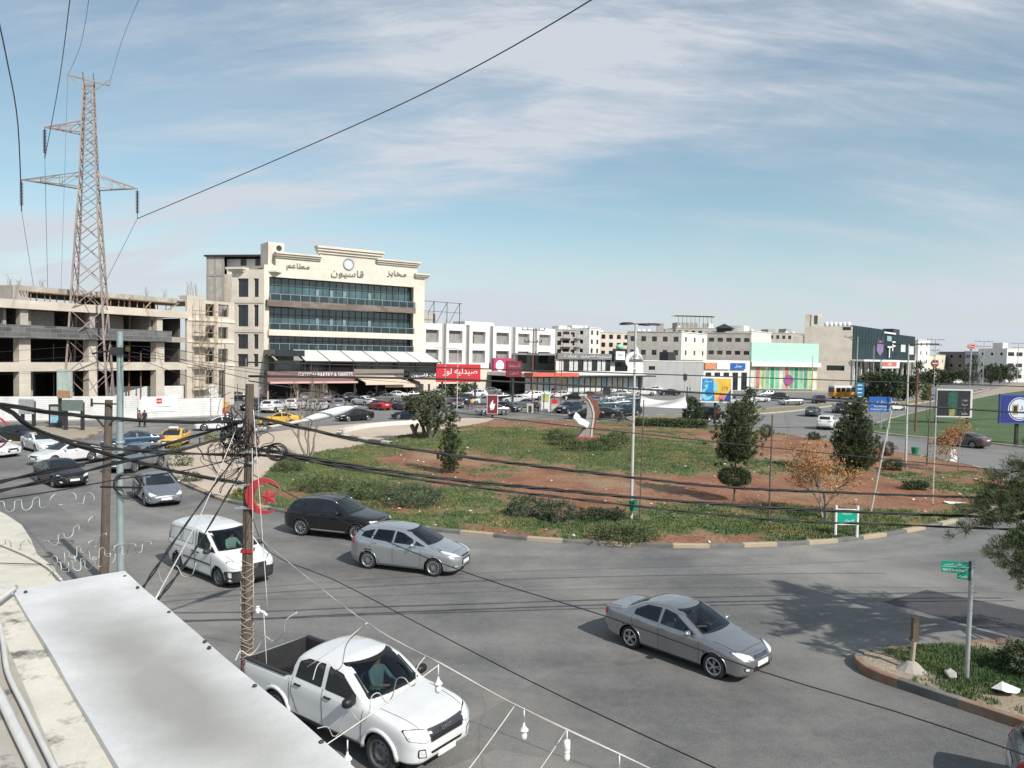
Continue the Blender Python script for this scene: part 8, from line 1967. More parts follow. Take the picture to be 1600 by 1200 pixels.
for i in range(n+1):
 f = i/n; sag = 4*f*(1-f); zt_ = zl0+(zr0_-zl0)*f-.62*sag; zb_ = zl1+(zr1_-zl1)*f-.02*sag
 for k in range(K+1): g_ = k/K; vs.append((d.x*f, d.y*f+.12*sin(g_*5+f*7)+.10*sag*sin(g_*pi), zt_+(zb_-zt_)*g_))
vs2 = [(v[0], v[1]+.02, v[2]) for v in vs]; N_ = len(vs)
fs = [(i*(K+1)+k, (i+1)*(K+1)+k, (i+1)*(K+1)+k+1, i*(K+1)+k+1) for i in range(n) for k in range(K)]
mb.add(vs+vs2, fs+[tuple(N_+q for q in f[::-1]) for f in fs]); part('cloth', mb, mat('banner_cloth', (.62, .62, .63), .8, var=.08), r, smooth=True)
for k, dd in ((0, 0), (1, 1)): mb = MB(); x_, y_ = d.x*dd, d.y*dd; mb.tube([(x_, y_, 0), (x_, y_, 4.6)], .06, 7); part('post', mb, DKMET, r)
P = G(915, 692, .35); s_ = P.y/FPX; r = thing('sculpture', 'curved stone sail sculpture with a white open book on a red plinth', 'sculpture', P)
z = lambda py: HT(915, py, P)-.35
X_ = lambda px: (px-915)*s_
mb = MB(); M = Matrix.Rotation(radians(-25), 4, 'Z'); mb.box(-1.05, 1.05, -.75, .75, -.2, z(682), M); part('plinth', mb, mat('plinth_red', (.50, .12, .09), .7, var=.2, scale=2), r)
zb = z(682)+.003
L = [(902, 682), (908, 672), (913, 660), (916, 648), (916, 636), (913, 626), (908, 619)]
Rr = [(926, 682), (926, 668), (928, 655), (928, 645), (925, 634), (919, 625), (911, 618)]
mb = MB(); vs = []
for (a, b), (c, d_) in zip(L, Rr):
 za, zb2 = max(zb, z(b)), max(zb, z(d_)); vs += [(X_(a), -.22, za), (X_(c), -.22, zb2), (X_(c), .22, zb2), (X_(a), .22, za)]
mb.add(vs, [(i*4+k, i*4+(k+1) % 4, (i+1)*4+(k+1) % 4, (i+1)*4+k) for i in range(6) for k in range(4)]+[(24, 25, 26, 27), (3, 2, 1, 0)]); part('stone_sail', mb, mat('sculpture_grey', (.28, .27, .26), .7, var=.2, scale=2), r, fix=True)
mb = MB(); vs = []
for (a, b), e in zip(Rr, (926, 928, 931, 936, 935, 930, 920)):
 zz_ = max(zb, z(b)); vs += [(X_(a)+.01, -.15, zz_), (X_(e)+.03, -.05, zz_-.05 if zz_ > zb+.1 else zz_), (X_(e)+.03, .15, zz_-.05 if zz_ > zb+.1 else zz_), (X_(a)+.01, .2, zz_)]
mb.add(vs, [(i*4+k, i*4+(k+1) % 4, (i+1)*4+(k+1) % 4, (i+1)*4+k) for i in range(6) for k in range(4)]+[(24, 25, 26, 27), (3, 2, 1, 0)]); part('brown_back', mb, mat('sculpture_brown', (.16, .06, .04), .8, var=.3, scale=3), r, fix=True)
mb = MB(); vs = []
for (a, b) in [(922, 682), (923, 668), (925, 655), (925, 645), (922, 634), (917, 625), (909, 618)]:
 zz_ = max(zb, z(b)); vs += [(X_(a), -.30, zz_), (X_(a)+.14, -.30, zz_), (X_(a)+.14, -.221, zz_), (X_(a), -.221, zz_)]
mb.add(vs, [(i*4+k, i*4+(k+1) % 4, (i+1)*4+(k+1) % 4, (i+1)*4+k) for i in range(6) for k in range(4)]+[(24, 25, 26, 27)]); part('pale_edge', mb, mat('sculpture_pale', (.55, .52, .46), .7, var=.1), r, fix=True)
cb = Vector((X_(905), -.45, z(658))); M = Matrix.Translation(cb) @ Matrix.Rotation(radians(35), 4, 'Y') @ Matrix.Rotation(radians(30), 4, 'X')
mb = MB(); mb.sideprism([(-.75, .10), (0, -.05), (.75, .10), (.75, .22), (.4, .20), (0, .06), (-.4, .20), (-.75, .22)], -.5, .5, M); part('open_book', mb, WHT, r, fix=True)
mb = MB(); mb.bar(cb, (X_(915), -.25, z(668)), .2, .2); part('book_bracket', mb, MATS['sculpture_grey'], r)
mb = MB(); mb.box(X_(903), X_(915), -.3, .3, z(619), z(616)); part('cap_block', mb, MATS['sculpture_pale'], r)
P = G(852, 643); r = thing('kiosk', 'narrow white kiosk with a yellow screen on the parking yard', 'kiosk', P); s_ = P.y/FPX
mb = MB(); mb.box(-6.5*s_, 6.5*s_, -.5, .5, 0, HT(852, 616, P)); mb.box(-7.5*s_, 7.5*s_, -.6, .6, HT(852, 616, P), HT(852, 613, P)); part('cabinet', mb, WHT, r)
mb = MB(); mb.box(-5*s_, 5*s_, -.53, -.502, 1.4, 2.4); part('screen', mb, mat('screen_yellow_green', (.42, .48, .15), .4, var=.3, scale=2), r)
for px, t in ((828, 'beige square podium left of the white kiosk'), (866, 'beige podium with red crate right of the white kiosk')):
 P = G(px, 645); r = thing('podium', t, 'podium', P); s_ = P.y/FPX; mb = MB(); mb.box(-5*s_, 5*s_, -.5, .5, 0, 1.15); mb.box(-5.5*s_, 5.5*s_, -.55, .55, 1.15, 1.25); part('block', mb, STONE, r)
 mb = MB(); mb.box(-2.5*s_, 2.5*s_, -.53, -.502, .1, 1.0) if px < 850 else mb.box(-4*s_, 4*s_, -.3, .3, 1.25, 1.9); part('inset_panel', mb, DKMET if px < 850 else SIGNRED, r)
P = G(948, 640); r = thing('speaker_sign', 'black square board tilted on a pale stand before the parked cars', 'sign', P); mb = MB(); mb.box(-.6, .5, -.1, .1, 2.3, 3.5); part('panel', mb, DKMET, r); mb = MB(); mb.tube([(0, 0, 0), (-.1, .15, 2.4)], .1, 6); part('post', mb, PALEW, r)
P = G(352, 652); r = thing('traffic_barrel', 'red barrel at the end of the white hoarding', 'barrel', P); mb = MB(); mb.lathe([(.001, 0), (.32, 0), (.35, .1), (.32, .5), (.35, .9), (.30, 1.0), (.001, 1.0)], 14); part('barrel', mb, mat('barrel_red', (.5, .08, .04), .5, var=.2), r); mb = MB(); mb.lathe([(.345, .3), (.352, .3), (.352, .45), (.345, .45)], 14); part('white_stripe', mb, WHT, r)
P = G(1489, 722); r = thing('kerb_marker', 'small white marker post by the far right kerb', 'marker', P); mb = MB(); mb.box(-.28, .28, -.1, .1, 0, .9); mb.box(-.22, .22, -.08, .08, .9, 1.0); part('slab', mb, WHT, r)
for px, py, w_, l_, m_, t, z0 in [(1575, 1083, .42, .25, WHT, 'white plastic tub lying on the small traffic island', .24), (1485, 1058, .14, .16, PALEW, 'pale broken block at the foot of the street name sign', .24), (1492, 786, .75, .35, WHT, 'crumpled white sheet on the grass at the right of the roundabout', .2), (1022, 703, .7, .3, WHT, 'white litter sheet on the grass right of the main lamp', .3), (896, 714, .6, .3, WHT, 'flat white litter in front of the sculpture shrubs', .4), (575, 710, .9, .4, WHT, 'white rubble scatter at the plaza edge', .2)]:
 P = G(px, py, z0); rn_ = random.Random(px); b_ = bmesh.new()
 for k in range(12): a = rn_.uniform(0, 6.28); q = rn_.uniform(.6, 1); b_.verts.new((cos(a)*w_*q, sin(a)*l_*q*1.2, rn_.uniform(0, .10 if w_ > .5 else .2)))
 bmesh.ops.convex_hull(b_, input=b_.verts); me = bpy.data.meshes.new('litter'); b_.to_mesh(me); b_.free(); me.materials.append(m_)
 o = single('litter', me, None, t, 'litter', loc=P)
# --- lattice pylon
SUNG = mat('pylon_steel', (.30, .245, .22), .6, metal=.3, var=.3, scale=.6)
def pylon(px, Z, ytop, label, base=None, toppx=None):
 c = AT(px, 560, Z); c.z = 0
 if base is not None: c = base
 H = AT(px, ytop, Z).z if base is None else ytop
 r = thing('lattice_pylon', label, 'pylon', c, radians(18)); s_ = Z/FPX
 zf = lambda py: AT(px, py, Z).z
 lv = [0, .12, .22, .31, .39, .46, .52, .575, .62, .66, .70, .735, .77, .80, .83, .86, .89, .92, .95, .98]
 def hw(f): return 2.35-(2.35-.88)*f/.70 if f < .70 else .88-(f-.70)/.30*.43
 mb = MB()
 C = lambda f, k: Vector(((1 if k in (0, 3) else -1)*hw(f), (1 if k in (0, 1) else -1)*hw(f), H*f))
 lvl = lv
 for i in range(len(lvl)-1):
  for k in range(4):
   mb.bar(C(lvl[i], k), C(lvl[i+1], k), .20 if lvl[i] < .62 else .14)
   k2 = (k+1) % 4; mb.bar(C(lvl[i], k), C(lvl[i+1], k2), .10); mb.bar(C(lvl[i], k2), C(lvl[i+1], k), .07)
 for k in range(4): mb.bar(C(lv[-1], k), C(lv[-1], (k+1) % 4), .12)
 part('mast', mb, SUNG, r)
 tips = []
 def arm(f, L_, sd, dh=1.6):
  z_ = H*f; w_ = hw(f); am = MB(); tp = Vector((sd*L_, 0, z_+dh*.25))
  for y_ in (-1, 1):
   am.bar((sd*w_, y_*w_, z_), tp, .12); am.bar((sd*w_, y_*w_, z_+dh), tp, .10)
   for q in (1/3., 2/3.):
    lo = Vector((sd*w_, y_*w_, z_)).lerp(tp, q); hi = Vector((sd*w_, y_*w_, z_+dh)).lerp(tp, q); am.bar(lo, hi, .06); am.bar(lo, Vector((sd*w_, y_*w_, z_+dh)).lerp(tp, q-.3), .06)
  for q in (1/3., 2/3.): am.bar(Vector((sd*w_, -w_, z_)).lerp(tp, q), Vector((sd*w_, w_, z_)).lerp(tp, q), .06)
  part('crossarm', am, SUNG, r); tips.append(tp); return tp
 fA, fB = .675, .835
 def insul(tp, L_=2.7):
  ib = MB(); prof = []
  for k in range(16): z_ = -.3-L_*k/16; prof += [(.06, z_), (.20, z_-.05), (.20, z_-.09), (.06, z_-.12)]
  ib.lathe(prof, 8, Matrix.Translation(tp)); ib.tube([tp, tp+Vector((0, 0, -L_-.9))], .04, 5); part('insulator', ib, mat('insulator_glass', (.05, .055, .07), .3, var=.2), r); return tp+Vector((0, 0, -L_-.9))
 i1 = insul(arm(fA, 7.0, -1)); i2 = insul(arm(fA, 5.2, 1)); i3 = insul(arm(fB, 4.6, -1, 1.3))
 tb_ = MB(); tb_.bar((-2.2, 0, H+.1), (2.2, 0, H*.99-.2), .16); 
 for s2 in (-1, 1): tb_.bar((s2*2.1, 0, H), (s2*.5, 0, H-1.5), .08); tb_.bar((s2*.55, .5, H*.975), (s2*.55, -.5, H+.5), .1)
 part('top_beam', tb_, SUNG, r)
 Mr = Matrix.Translation(c) @ Matrix.Rotation(radians(18), 4, 'Z')
 return r, [Mr @ v for v in (i1, i2, i3)], Mr @ Vector((-2.2, 0, H)), Mr @ Vector((2.2, 0, H-.4))
PY, INS, T0, T1 = pylon(140, 92, 122, 'tall lattice power pylon with three long insulators on the left')
P = G(1515, 603); s_ = P.y/FPX; r = thing('oval_sign', 'red oval sign on a high mast over the far conifer', 'sign', P); zc = HT(1515, 541.5, P)
mb = MB(); mb.tube([(0, 0, 0), (0, 0, zc)], .3, 8); part('mast', mb, GALV, r)
M = Matrix.Translation((0, -.4, zc)) @ Matrix.Rotation(pi/2, 4, 'X') @ Matrix.Diagonal((1, .58, 1, 1)); mb = MB(); mb.mat(0); mb.lathe([(7.3*s_, 0), (7.3*s_, .3), (.001, .3)], 24, M); mb.mat(1); mb.lathe([(6.2*s_, .32), (5.4*s_, .32), (5.4*s_, .34), (6.2*s_, .34)], 24, M); part('oval_panel', mb, [SIGNRED, LETW], r)
part('lettering', text_mb('Roma', 8*s_, 2.6*s_, .1, M=Matrix.Translation((0, -.85, zc))), LETW, r)
P = G(1458, 600); s_ = P.y/FPX; r = thing('round_sign', 'round dark red sign left of the low pale building', 'sign', P); zc = HT(1458, 568, P); M = Matrix.Translation((0, -.4, zc)) @ Matrix.Rotation(pi/2, 4, 'X'); mb = MB(); mb.lathe([(6*s_, 0), (6*s_, .3), (.001, .3)], 24, M); part('disc', mb, mat('sign_brick', (.22, .04, .04), .5, var=.1), r); mb = MB(); mb.box(-4*s_, 4*s_, -.8, -.71, zc-.5*s_, zc+.9*s_); part('lettering', mb, LETW, r); mb = MB(); mb.tube([(0, 0, 0), (0, 0, zc)], .15, 7); part('mast', mb, DKMET, r)
# ================= cables =================
def spl(pts, step=.35):
 P = [Vector(p) for p in pts]; out = []
 for i in range(len(P)-1):
  p0, p1, p2, p3 = P[max(0, i-1)], P[i], P[i+1], P[min(len(P)-1, i+2)]; k = max(2, int((p2-p1).length/step))
  for q in range(k): t = q/k; out.append(.5*((2*p1)+(p2-p0)*t+(2*p0-5*p1+4*p2-p3)*t*t+(3*p1-p0-3*p2+p3)*t**3))
 out.append(P[-1]); return out
def wire(label, px, r, strands=1, name='power_cable', m=BLK, group=None, step=None, cat='cable', tw=.03):
 pts = spl([AT(*p) if not isinstance(p, Vector) else p for p in px], step or (.22 if strands > 1 else .6)); mb = MB(); loc = pts[0].copy()
 pts = [p-loc for p in pts]
 if strands == 1: mb.tube(pts, r, 5)
 else:
  for s_ in range(strands):
   q = []
   for i, p in enumerate(pts):
    t = (pts[min(i+1, len(pts)-1)]-pts[max(i-1, 0)]).normalized(); a = t.cross(Vector((0, 0, 1))).normalized(); b = a.cross(t); w = i*.55+s_*2*pi/strands
    q.append(p+(a*cos(w)+b*sin(w))*tw*(1+.3*sin(i*.21+s_)))
   mb.tube(q, r, 5)
 return single(name, mb, m, label, cat, loc=loc, group=group, smooth=True)
TH = 'cables strung across the roundabout'
wire('highest single black cable crossing over the far buildings to the right', [(385, 566, 17.2), (780, 577, 19.5), (1180, 590, 21.5), (1600, 604, 23), (1800, 611, 24)], .016, 1, group=TH)
wire('second single black cable below the topmost one, crossing to the right', [(388, 588, 17), (580, 590, 18), (780, 596, 19), (1180, 619, 21), (1600, 645, 22.5), (1800, 657, 23)], .028, 1, group=TH)
wire('single black cable crossing the parked cars in the middle distance', [(388, 595, 17), (560, 622, 18), (780, 653, 19), (1180, 697, 21), (1600, 738, 22.5), (1800, 755, 23)], .014, 1, group=TH)
wire('thin black line sagging just above the sculpture', [(388, 640, 17), (640, 628, 18.5), (900, 652, 20), (1200, 668, 21), (1600, 652, 23)], .006, 1, group=TH)
wire('thick twisted cable that starts at the lamp arm and crosses the green mound', [(392, 650, 17), (470, 668, 17.4), (600, 695, 18), (780, 721, 19), (980, 745, 20), (1180, 764, 21), (1600, 780, 22.5), (1800, 786, 23)], .020, 3, group=TH, tw=.022)
wire('thick cable bundle from the coil across the middle of the island', [(392, 700, 17), (440, 708, 17.2), (600, 735, 18), (780, 757, 19), (1180, 792, 21), (1600, 810, 22.5), (1800, 818, 23)], .022, 3, group=TH, tw=.026)
wire('lowest cable bundle along the front of the island', [(392, 712, 17), (440, 714, 17.2), (600, 741, 18), (780, 766, 19), (1180, 810, 21), (1400, 820, 21.8), (1600, 828, 22.5), (1800, 834, 23)], .019, 2, group=TH, tw=.018)
TL_ = 'cables coming in from the left'
wire('twisted cable from the left edge to the cable knot, topmost of the left ones', [(-120, 616, 12), (0, 632, 13), (100, 647, 14), (200, 656, 15), (300, 660, 16), (388, 658, 17)], .022, 3, group=TL_, tw=.022)
wire('twisted cable dropping from the left edge across both left poles', [(-120, 596, 12), (0, 634, 13), (50, 668, 13.5), (110, 693, 14), (187, 715, 15), (280, 738, 16), (388, 757, 17)], .022, 3, group=TL_, tw=.022)
wire('twisted cable joining at the steel pole and running to the wooden pole', [(60, 672, 14), (110, 690, 14.5), (187, 702, 15), (280, 708, 16), (388, 712, 17)], .020, 2, group=TL_, tw=.02)
wire('thick cable rising from the left edge over the black sedan to the knot', [(-120, 782, 12), (0, 753, 13), (80, 735, 14), (170, 716, 15), (260, 694, 16), (350, 668, 16.8), (388, 655, 17)], .022, 2, group=TL_, tw=.02)
wire('second cable rising from the left edge just below the thick one', [(-120, 796, 12), (0, 767, 13), (100, 745, 14), (190, 722, 15), (280, 704, 16), (388, 672, 17)], .020, 2, group=TL_, tw=.02)
wire('thin cable rising from the left edge below the others', [(-120, 796, 12), (0, 780, 13), (100, 765, 14), (190, 748, 15), (290, 735, 16), (388, 712, 17)], .012, 1, group=TL_)
for i, (y0, y1) in enumerate([(540, 549), (556, 572), (575, 560)]):
 wire(['thin line high before the unfinished building, upper', 'thin line before the unfinished building, middle', 'thin line before the unfinished building, slanting up to the steel pole'][i], [(0, y0+10, 40), (187, y0, 22), (390, y1+20, 17) if i < 2 else (187, y0-20, 22)], .007, 1, group=TL_)
for i, (a, b, c, d) in enumerate([(222, 545, 420, 585), (190, 548, 660, 600), (190, 552, 395, 612)]):
 wire(['thin line from the steel pole across the cafe front', 'long thin line from the steel pole to the awnings', 'thin line from the steel pole to the top of the wooden pole'][i], [(a, b, 22), ((a+c)/2, (b+d)/2+6, 24), (c, d, 26 if i < 2 else 17)], .008, 1, group=TL_)
wire('thin black line crossing the road from the wooden pole to the lower right', [(392, 800, 17), (420, 862, 15), (520, 905, 13.5), (640, 967, 12), (820, 1060, 10), (1000, 1146, 8.5), (1150, 1215, 7.6), (1300, 1290, 7)], .008, 1)
wire('thin black line passing the silver sedan and dropping to the right kerb', [(392, 740, 17), (560, 826, 16.5), (735, 897, 15), (950, 964, 13.5), (1180, 1046, 12), (1400, 1112, 11), (1560, 1165, 10), (1700, 1215, 9.5)], .010, 1)
wire('black guy cable dropping left from the wooden pole to the sheet roof edge', [(378, 700, 16.8), (300, 806, 12), (222, 920, 8)], .010, 2, tw=.01)
wire('second black guy cable right of the first, dropping to the roof edge', [(386, 720, 16.8), (310, 850, 11.5), (240, 945, 7.6)], .010, 2, tw=.01)
ROPE = mat('white_rope', (.62, .58, .52), .7, var=.15, scale=20)
wire('white rope dropping from the cable knot to the sheet roof', [(368, 672, 16.8), (320, 790, 13), (243, 936, 7.5)], .009, 1, name='white_rope', m=ROPE)
for i, (a, b, c, d) in enumerate([(396, 640, 418, 950), (394, 700, 396, 950), (412, 955, 418, 1065)]): wire(['white cord hanging beside the wooden pole over the red crescent', 'white cord hanging close along the wooden pole', 'lower white cord from the white clip to the pickup bed'][i], [(a, b, 16.7), (c, d, 16.5)], .008, 1, name='hanging_rope', m=ROPE)
c = AT(403, 953, 16.8); o = thing('white_clip', 'white porcelain clip tied to the wooden pole', 'clip', c); mb = MB(); mb.lathe([(.001, -.07), (.05, -.06), (.06, 0), (.04, .05), (.05, .08), (.001, .09)], 10); mb.tube([(0, 0, 0), (.14, 0, -.05), (.2, 0, -.12)], .025, 6); part('clip', mb, WHT, o)
rn = random.Random(9); kc = AT(372, 690, 16.9); o = thing('cable_knot', 'messy knot of black telephone cables hanging on the wooden pole', 'cables', kc)
for q in range(5):
 mb = MB()
 for k in range(11):
  c = Vector((rn.gauss(-.05, .16), rn.gauss(0, .09), rn.gauss(.12, .30))); pts = [c]
  d = Vector((rn.gauss(0, 1), rn.gauss(0, .4), rn.gauss(0, 1))).normalized()
  for j in range(rn.randint(6, 14)):
   d = (d+Vector((rn.gauss(0, .6), rn.gauss(0, .3), rn.gauss(0, .6)))+(-pts[-1])*.5).normalized(); pts.append(pts[-1]+d*.11)
  mb.tube(spl(pts, .06), rn.choice([.006, .008, .012]), 4)
 part('cable', mb, BLK, o)
mb = MB()
for k in range(7): mb.box(*[v for c_ in [rn.gauss(-.15, .15)] for v in (c_, c_+.10)], -.08, .02, *[v for c_ in [rn.gauss(.15, .3)] for v in (c_, c_+.16)])
part('junction_box', mb, CPLAST, o)
mb = MB(); [mb.tube(spl([(-.02, 0, rn.uniform(-.1, .3)), (-.5-rn.random()*.4, 0, -.1-rn.random()*.3), (-.35, 0, -.6-rn.random()*.3), (.1, 0, -.55)], .1), .006, 4) for k in range(6)]; part('loose_loop', mb, BLK, o)
kc = AT(432, 706, 16.9); o = thing('cable_coil', 'coiled loop of black cable right of the wooden pole', 'cable coil', kc); mb = MB()
for q in range(7): R0 = rn.uniform(.12, .20); mb.tube([(rn.uniform(-.0, .004)+cos(2*pi*k/20)*R0*1.15+q*.006, -.05+q*.012, sin(2*pi*k/20)*R0) for k in range(21)], .009, 4)
part('coil', mb, BLK, o); mb = MB(); mb.tube(spl([(-.6, 0, -.25), (-.3, 0, .1), (0, 0, .1), (.1, 0, -.02)], .1), .02, 5); part('tail', mb, BLK, o)
HV = 'high voltage lines'; HVM = mat('line_grey', (.05, .055, .065), .5, var=.1)
def hv(label, px, r=.035): wire(label, px, r, 1, name='power_line', m=HVM, group=HV, step=3)
hv('long power line rising from the pylon over the whole sky to the upper right', [INS[1], (440, 246, 78), (680, 137, 64), (930, -4, 50), (1200, -190, 40)], .05)
hv('power line from the lower left insulator to the top left corner', [INS[0], (28, 195, 78), (10, 90, 64), (-12, -10, 52)], .06)
hv('power line from the upper left insulator to the top edge', [INS[2], (92, 130, 78), (110, -6, 60)], .04)
hv('faint line from the left end of the pylon top upwards', [T0, (126, 70, 75), (140, -8, 60)], .02); hv('faint line from the right end of the pylon top upwards', [T1, (190, 65, 76), (220, -8, 60)], .02)
hv('line hanging from the lower left insulator down behind the building', [INS[0], (56, 470, 96)], .025); hv('line hanging from the upper left insulator down behind the building', [INS[2], (75, 470, 96)], .025)
hv('line hanging from the right insulator down behind the grey stair block', [INS[1], (160, 450, 96)], .025); hv('faint line from the pylon top down to the left roof', [T0, (95, 465, 96)], .015)
# ================= string lights and wavy light tubes =================
FLEX = mat('white_flex', (.55, .54, .51), .45, var=.08)
def flex(label, px, r=.010, Z=9): wire(label, [(a, b, Z+.25*sin(i_*.6)) for i_, (a, b) in enumerate(px)], r*.46, 1, name='wavy_light_tube', m=FLEX, group='wavy white light tubes', step=.03, cat='light tube')
def wav(x0, y0, x1, y1, n, amp): return [(x0+(x1-x0)*k/(n*8)-2.2*sin(k*pi/2)+1.5*sin(k*.7), y0+(y1-y0)*k/(n*8)+amp*(.8+.3*sin(k*.9+x0))*sin(k*pi/4)) for k in range(n*8+1)]
flex('wavy white tube at the left edge above the beige awning', wav(-20, 790, 146, 780, 6, 11)); flex('wavy white tube rising from the awning edge, topmost of the tangle', wav(55, 858, 148, 812, 4, 8)); flex('wavy white tube in the middle of the tangle by the awning', wav(72, 885, 165, 838, 5, 9), Z=8.6)
flex('wavy white tube reaching past both left poles', wav(95, 880, 235, 850, 6, 10), Z=8.4); flex('wavy white tube looping low along the awning tip', wav(78, 893, 190, 866, 6, 11), Z=8.2)
flex('curly white tube in front of the pickup bed', [(368, 1032), (376, 1017), (390, 1024), (404, 1010), (412, 994), (428, 1002), (442, 990), (446, 970), (464, 957)], .016, 8)
flex('curly white tube over the pickup rear window', [(489, 1062), (497, 1038), (512, 1034), (524, 1046), (534, 1040), (541, 1008), (556, 990), (572, 974)], .012, 7.5)
flex('curly white tube over the pickup windscreen', [(578, 1104), (581, 1088), (592, 1083), (604, 1098), (613, 1088), (620, 1062), (632, 1060), (642, 1072), (650, 1066), (651, 1045), (664, 1026)], .012, 7)
flex('curly white tube low over the pickup door', [(496, 1138), (512, 1136), (520, 1150), (530, 1146), (536, 1120), (548, 1112), (560, 1126), (572, 1124), (580, 1100)], .010, 7)
flex('curly white tube beside the van wheel', [(236, 896), (246, 888), (252, 908), (262, 908), (264, 890), (276, 884), (286, 900), (300, 898), (306, 880)], .010, 9)
wire('white festoon wire with bulbs from the wooden pole to the bottom edge', [(392, 830, 16.8), (480, 902, 11), (573, 973, 8.2), (665, 1025, 7.2), (690, 1037, 7), (795, 1096, 6.6), (886, 1140, 6.3), (968, 1178, 6.1), (1060, 1222, 5.9)], .0045, 2, name='festoon_wire', m=ROPE, tw=.004)
for i, (a, b, c, d, t) in enumerate([(806, 1100, 730, 1205, 'rope tied to the festoon wire left of the two low bulbs'), (884, 1142, 838, 1210, 'rope tied at the second low bulb'), (684, 1040, 500, 1170, 'rope from the first bulb across the pickup door'), (574, 973, 480, 1042, 'rope over the pickup roof to the bed')]):
 wire(t, [(a, b, 6.6 if i < 3 else 8.1), ((a+c)/2-2, (b+d)/2+4, 6.2 if i < 3 else 8), (c, d, 5.6 if i < 3 else 8)], .005, 1, name='support_rope', m=ROPE)
BULB = mat('bulb_glass', (.72, .70, .64), .25, var=.05, coat=.5)
for i, (px, py, Z, L_, t) in enumerate([(685, 1040, 7, 1., 'white bulb holder hanging over the pickup bonnet'), (819, 1108, 6.55, 1.15, 'hanging white bulb, left of the pair at the bottom centre'), (886, 1142, 6.3, 1.0, 'hanging white bulb, right of the pair at the bottom centre'), (968, 1180, 6.1, 1., 'hanging bulb cut off by the bottom edge'), (543, 1158, 6.6, .9, 'small white bulb holder low against the pickup sill')]):
 p = AT(px, py, Z); o = thing('light_bulb', t, 'light bulb', p, 0, 'bulbs on the festoon wire'); mb = MB(); mb.tube([(0, 0, .01), (0, 0, -.10*L_)], .006, 6); z_ = -.10*L_
 if i != 2: mb.lathe([(.008, z_), (.012, z_-.03), (.042, z_-.065), (.042, z_-.072), (.02, z_-.08)], 14)
 else: mb.lathe([(.008, z_+.03), (.028, z_+.02), (.030, z_-.05), (.024, z_-.06), (.03, z_-.075)], 14)
 part('socket', mb, WHT, o, smooth=True); mb = MB(); z_ -= .078; mb.lathe([(.022, z_), (.024, z_-.012), (.030, z_-.03), (.031, z_-.05), (.024, z_-.07), (.010, z_-.08), (.001, z_-.082)], 14); part('bulb', mb, BULB if i not in (0, 4) else WHT, o, smooth=True)
# ================= our own building's edge =================
zP = 6.55
def SM(name, col, dark, thr, sc, rough=.5, ell=None):
 m, t, b, mx, mr, nz, c_ = ground_mat(name, col, tuple(v*.94 for v in col), 1.2, 60, rough, .04, bump=.05)
 f = mr(nz(sc, 10, .72), thr, thr+.12)
 if ell:
  tcn = t.nodes.new('ShaderNodeTexCoord'); mp = t.nodes.new('ShaderNodeMapping'); mp.vector_type = 'TEXTURE'; mp.inputs['Location'].default_value = ell[0]; mp.inputs['Rotation'].default_value = (0, 0, ell[1]); mp.inputs['Scale'].default_value = ell[2]
  t.links.new(tcn.outputs['Object'], mp.inputs[0]); ln = t.nodes.new('ShaderNodeVectorMath'); ln.operation = 'LENGTH'; n_ = t.nodes.new('ShaderNodeTexNoise'); n_.inputs['Scale'].default_value = 2.2; n_.inputs['Detail'].default_value = 6; t.links.new(tcn.outputs['Object'], n_.inputs['Vector'])
  ad = t.nodes.new('ShaderNodeMath'); ad.operation = 'MULTIPLY_ADD'; t.links.new(n_.outputs['Fac'], ad.inputs[0]); ad.inputs[1].default_value = .9; t.links.new(mp.outputs[0], ln.inputs[0]); t.links.new(ln.outputs['Value'], ad.inputs[2]); f = mr(ad.outputs[0], .75, 1.75, .80, 0)
 t.links.new(mx(f, c_, dark), b.inputs['Base Color']); return m
q = [G(20, 922, zP), G(195, 893, zP), G(600, 1229, zP), G(1050, 1620, zP), G(400, 1560, zP), G(205, 1205, zP)]
o = thing('sheet_sign_box', 'white sheet metal box top with grey dirt smear in the near bottom left', 'sign box', (0, 0, 0))
cA = G(255, 1060, zP); cB = G(350, 1155, zP); dA = cB-cA
b_ = bmesh.new(); N_ = 14; A, B, C_, D_ = q[0], q[1], q[3], q[4]; vv = {}
def lerp(a, b, f): return a+(b-a)*f
for i in range(N_+1):
 for j in range(N_*2+1):
  f, g = i/N_, j/(N_*2); p = lerp(lerp(A, B, f), lerp(D_, C_, f), g**1.0); vv[i, j] = b_.verts.new((p.x, p.y, zP+.012*noise.noise(Vector((p.x*1.7, p.y*1.7, 0)))-.03*sin(pi*f)*sin(pi*min(1, g*1.4))))
for i in range(N_):
 for j in range(N_*2): b_.faces.new((vv[i, j], vv[i, j+1], vv[i+1, j+1], vv[i+1, j]))
r_ = bmesh.ops.extrude_face_region(b_, geom=b_.faces[:]); 
for v in [g_ for g_ in r_['geom'] if isinstance(g_, bmesh.types.BMVert)]: v.co.z = zP-1.1
me = bpy.data.meshes.new('sheet_box'); b_.to_mesh(me); b_.free(); fixn(me); smooth_angle(me, 30)
me.materials.append(SM('sheet_white', (.64, .635, .62), (.26, .245, .21), .6, .9, .42, ((cA.x, cA.y, zP), atan2(dA.y, dA.x), (1.5, .27, 9)))); part('sheet_box', me, None, o)
for px, py in ((195, 901), (215, 918), (264, 957), (320, 1003), (327, 1012), (398, 1072), (502, 1160), (40, 925)):
 p = G(px, py, zP); mb = MB(); mb.lathe([(.010, -.01), (.010, .004), (.006, .008), (.001, .009)], 8, Matrix.Translation(p)); part('bolt', mb, DKMET, o)
o = thing('parapet_ledge', 'pale concrete parapet ledge with dark lichen stains along the white sheet box', 'parapet', (0, 0, 0)); zq_ = 6.52
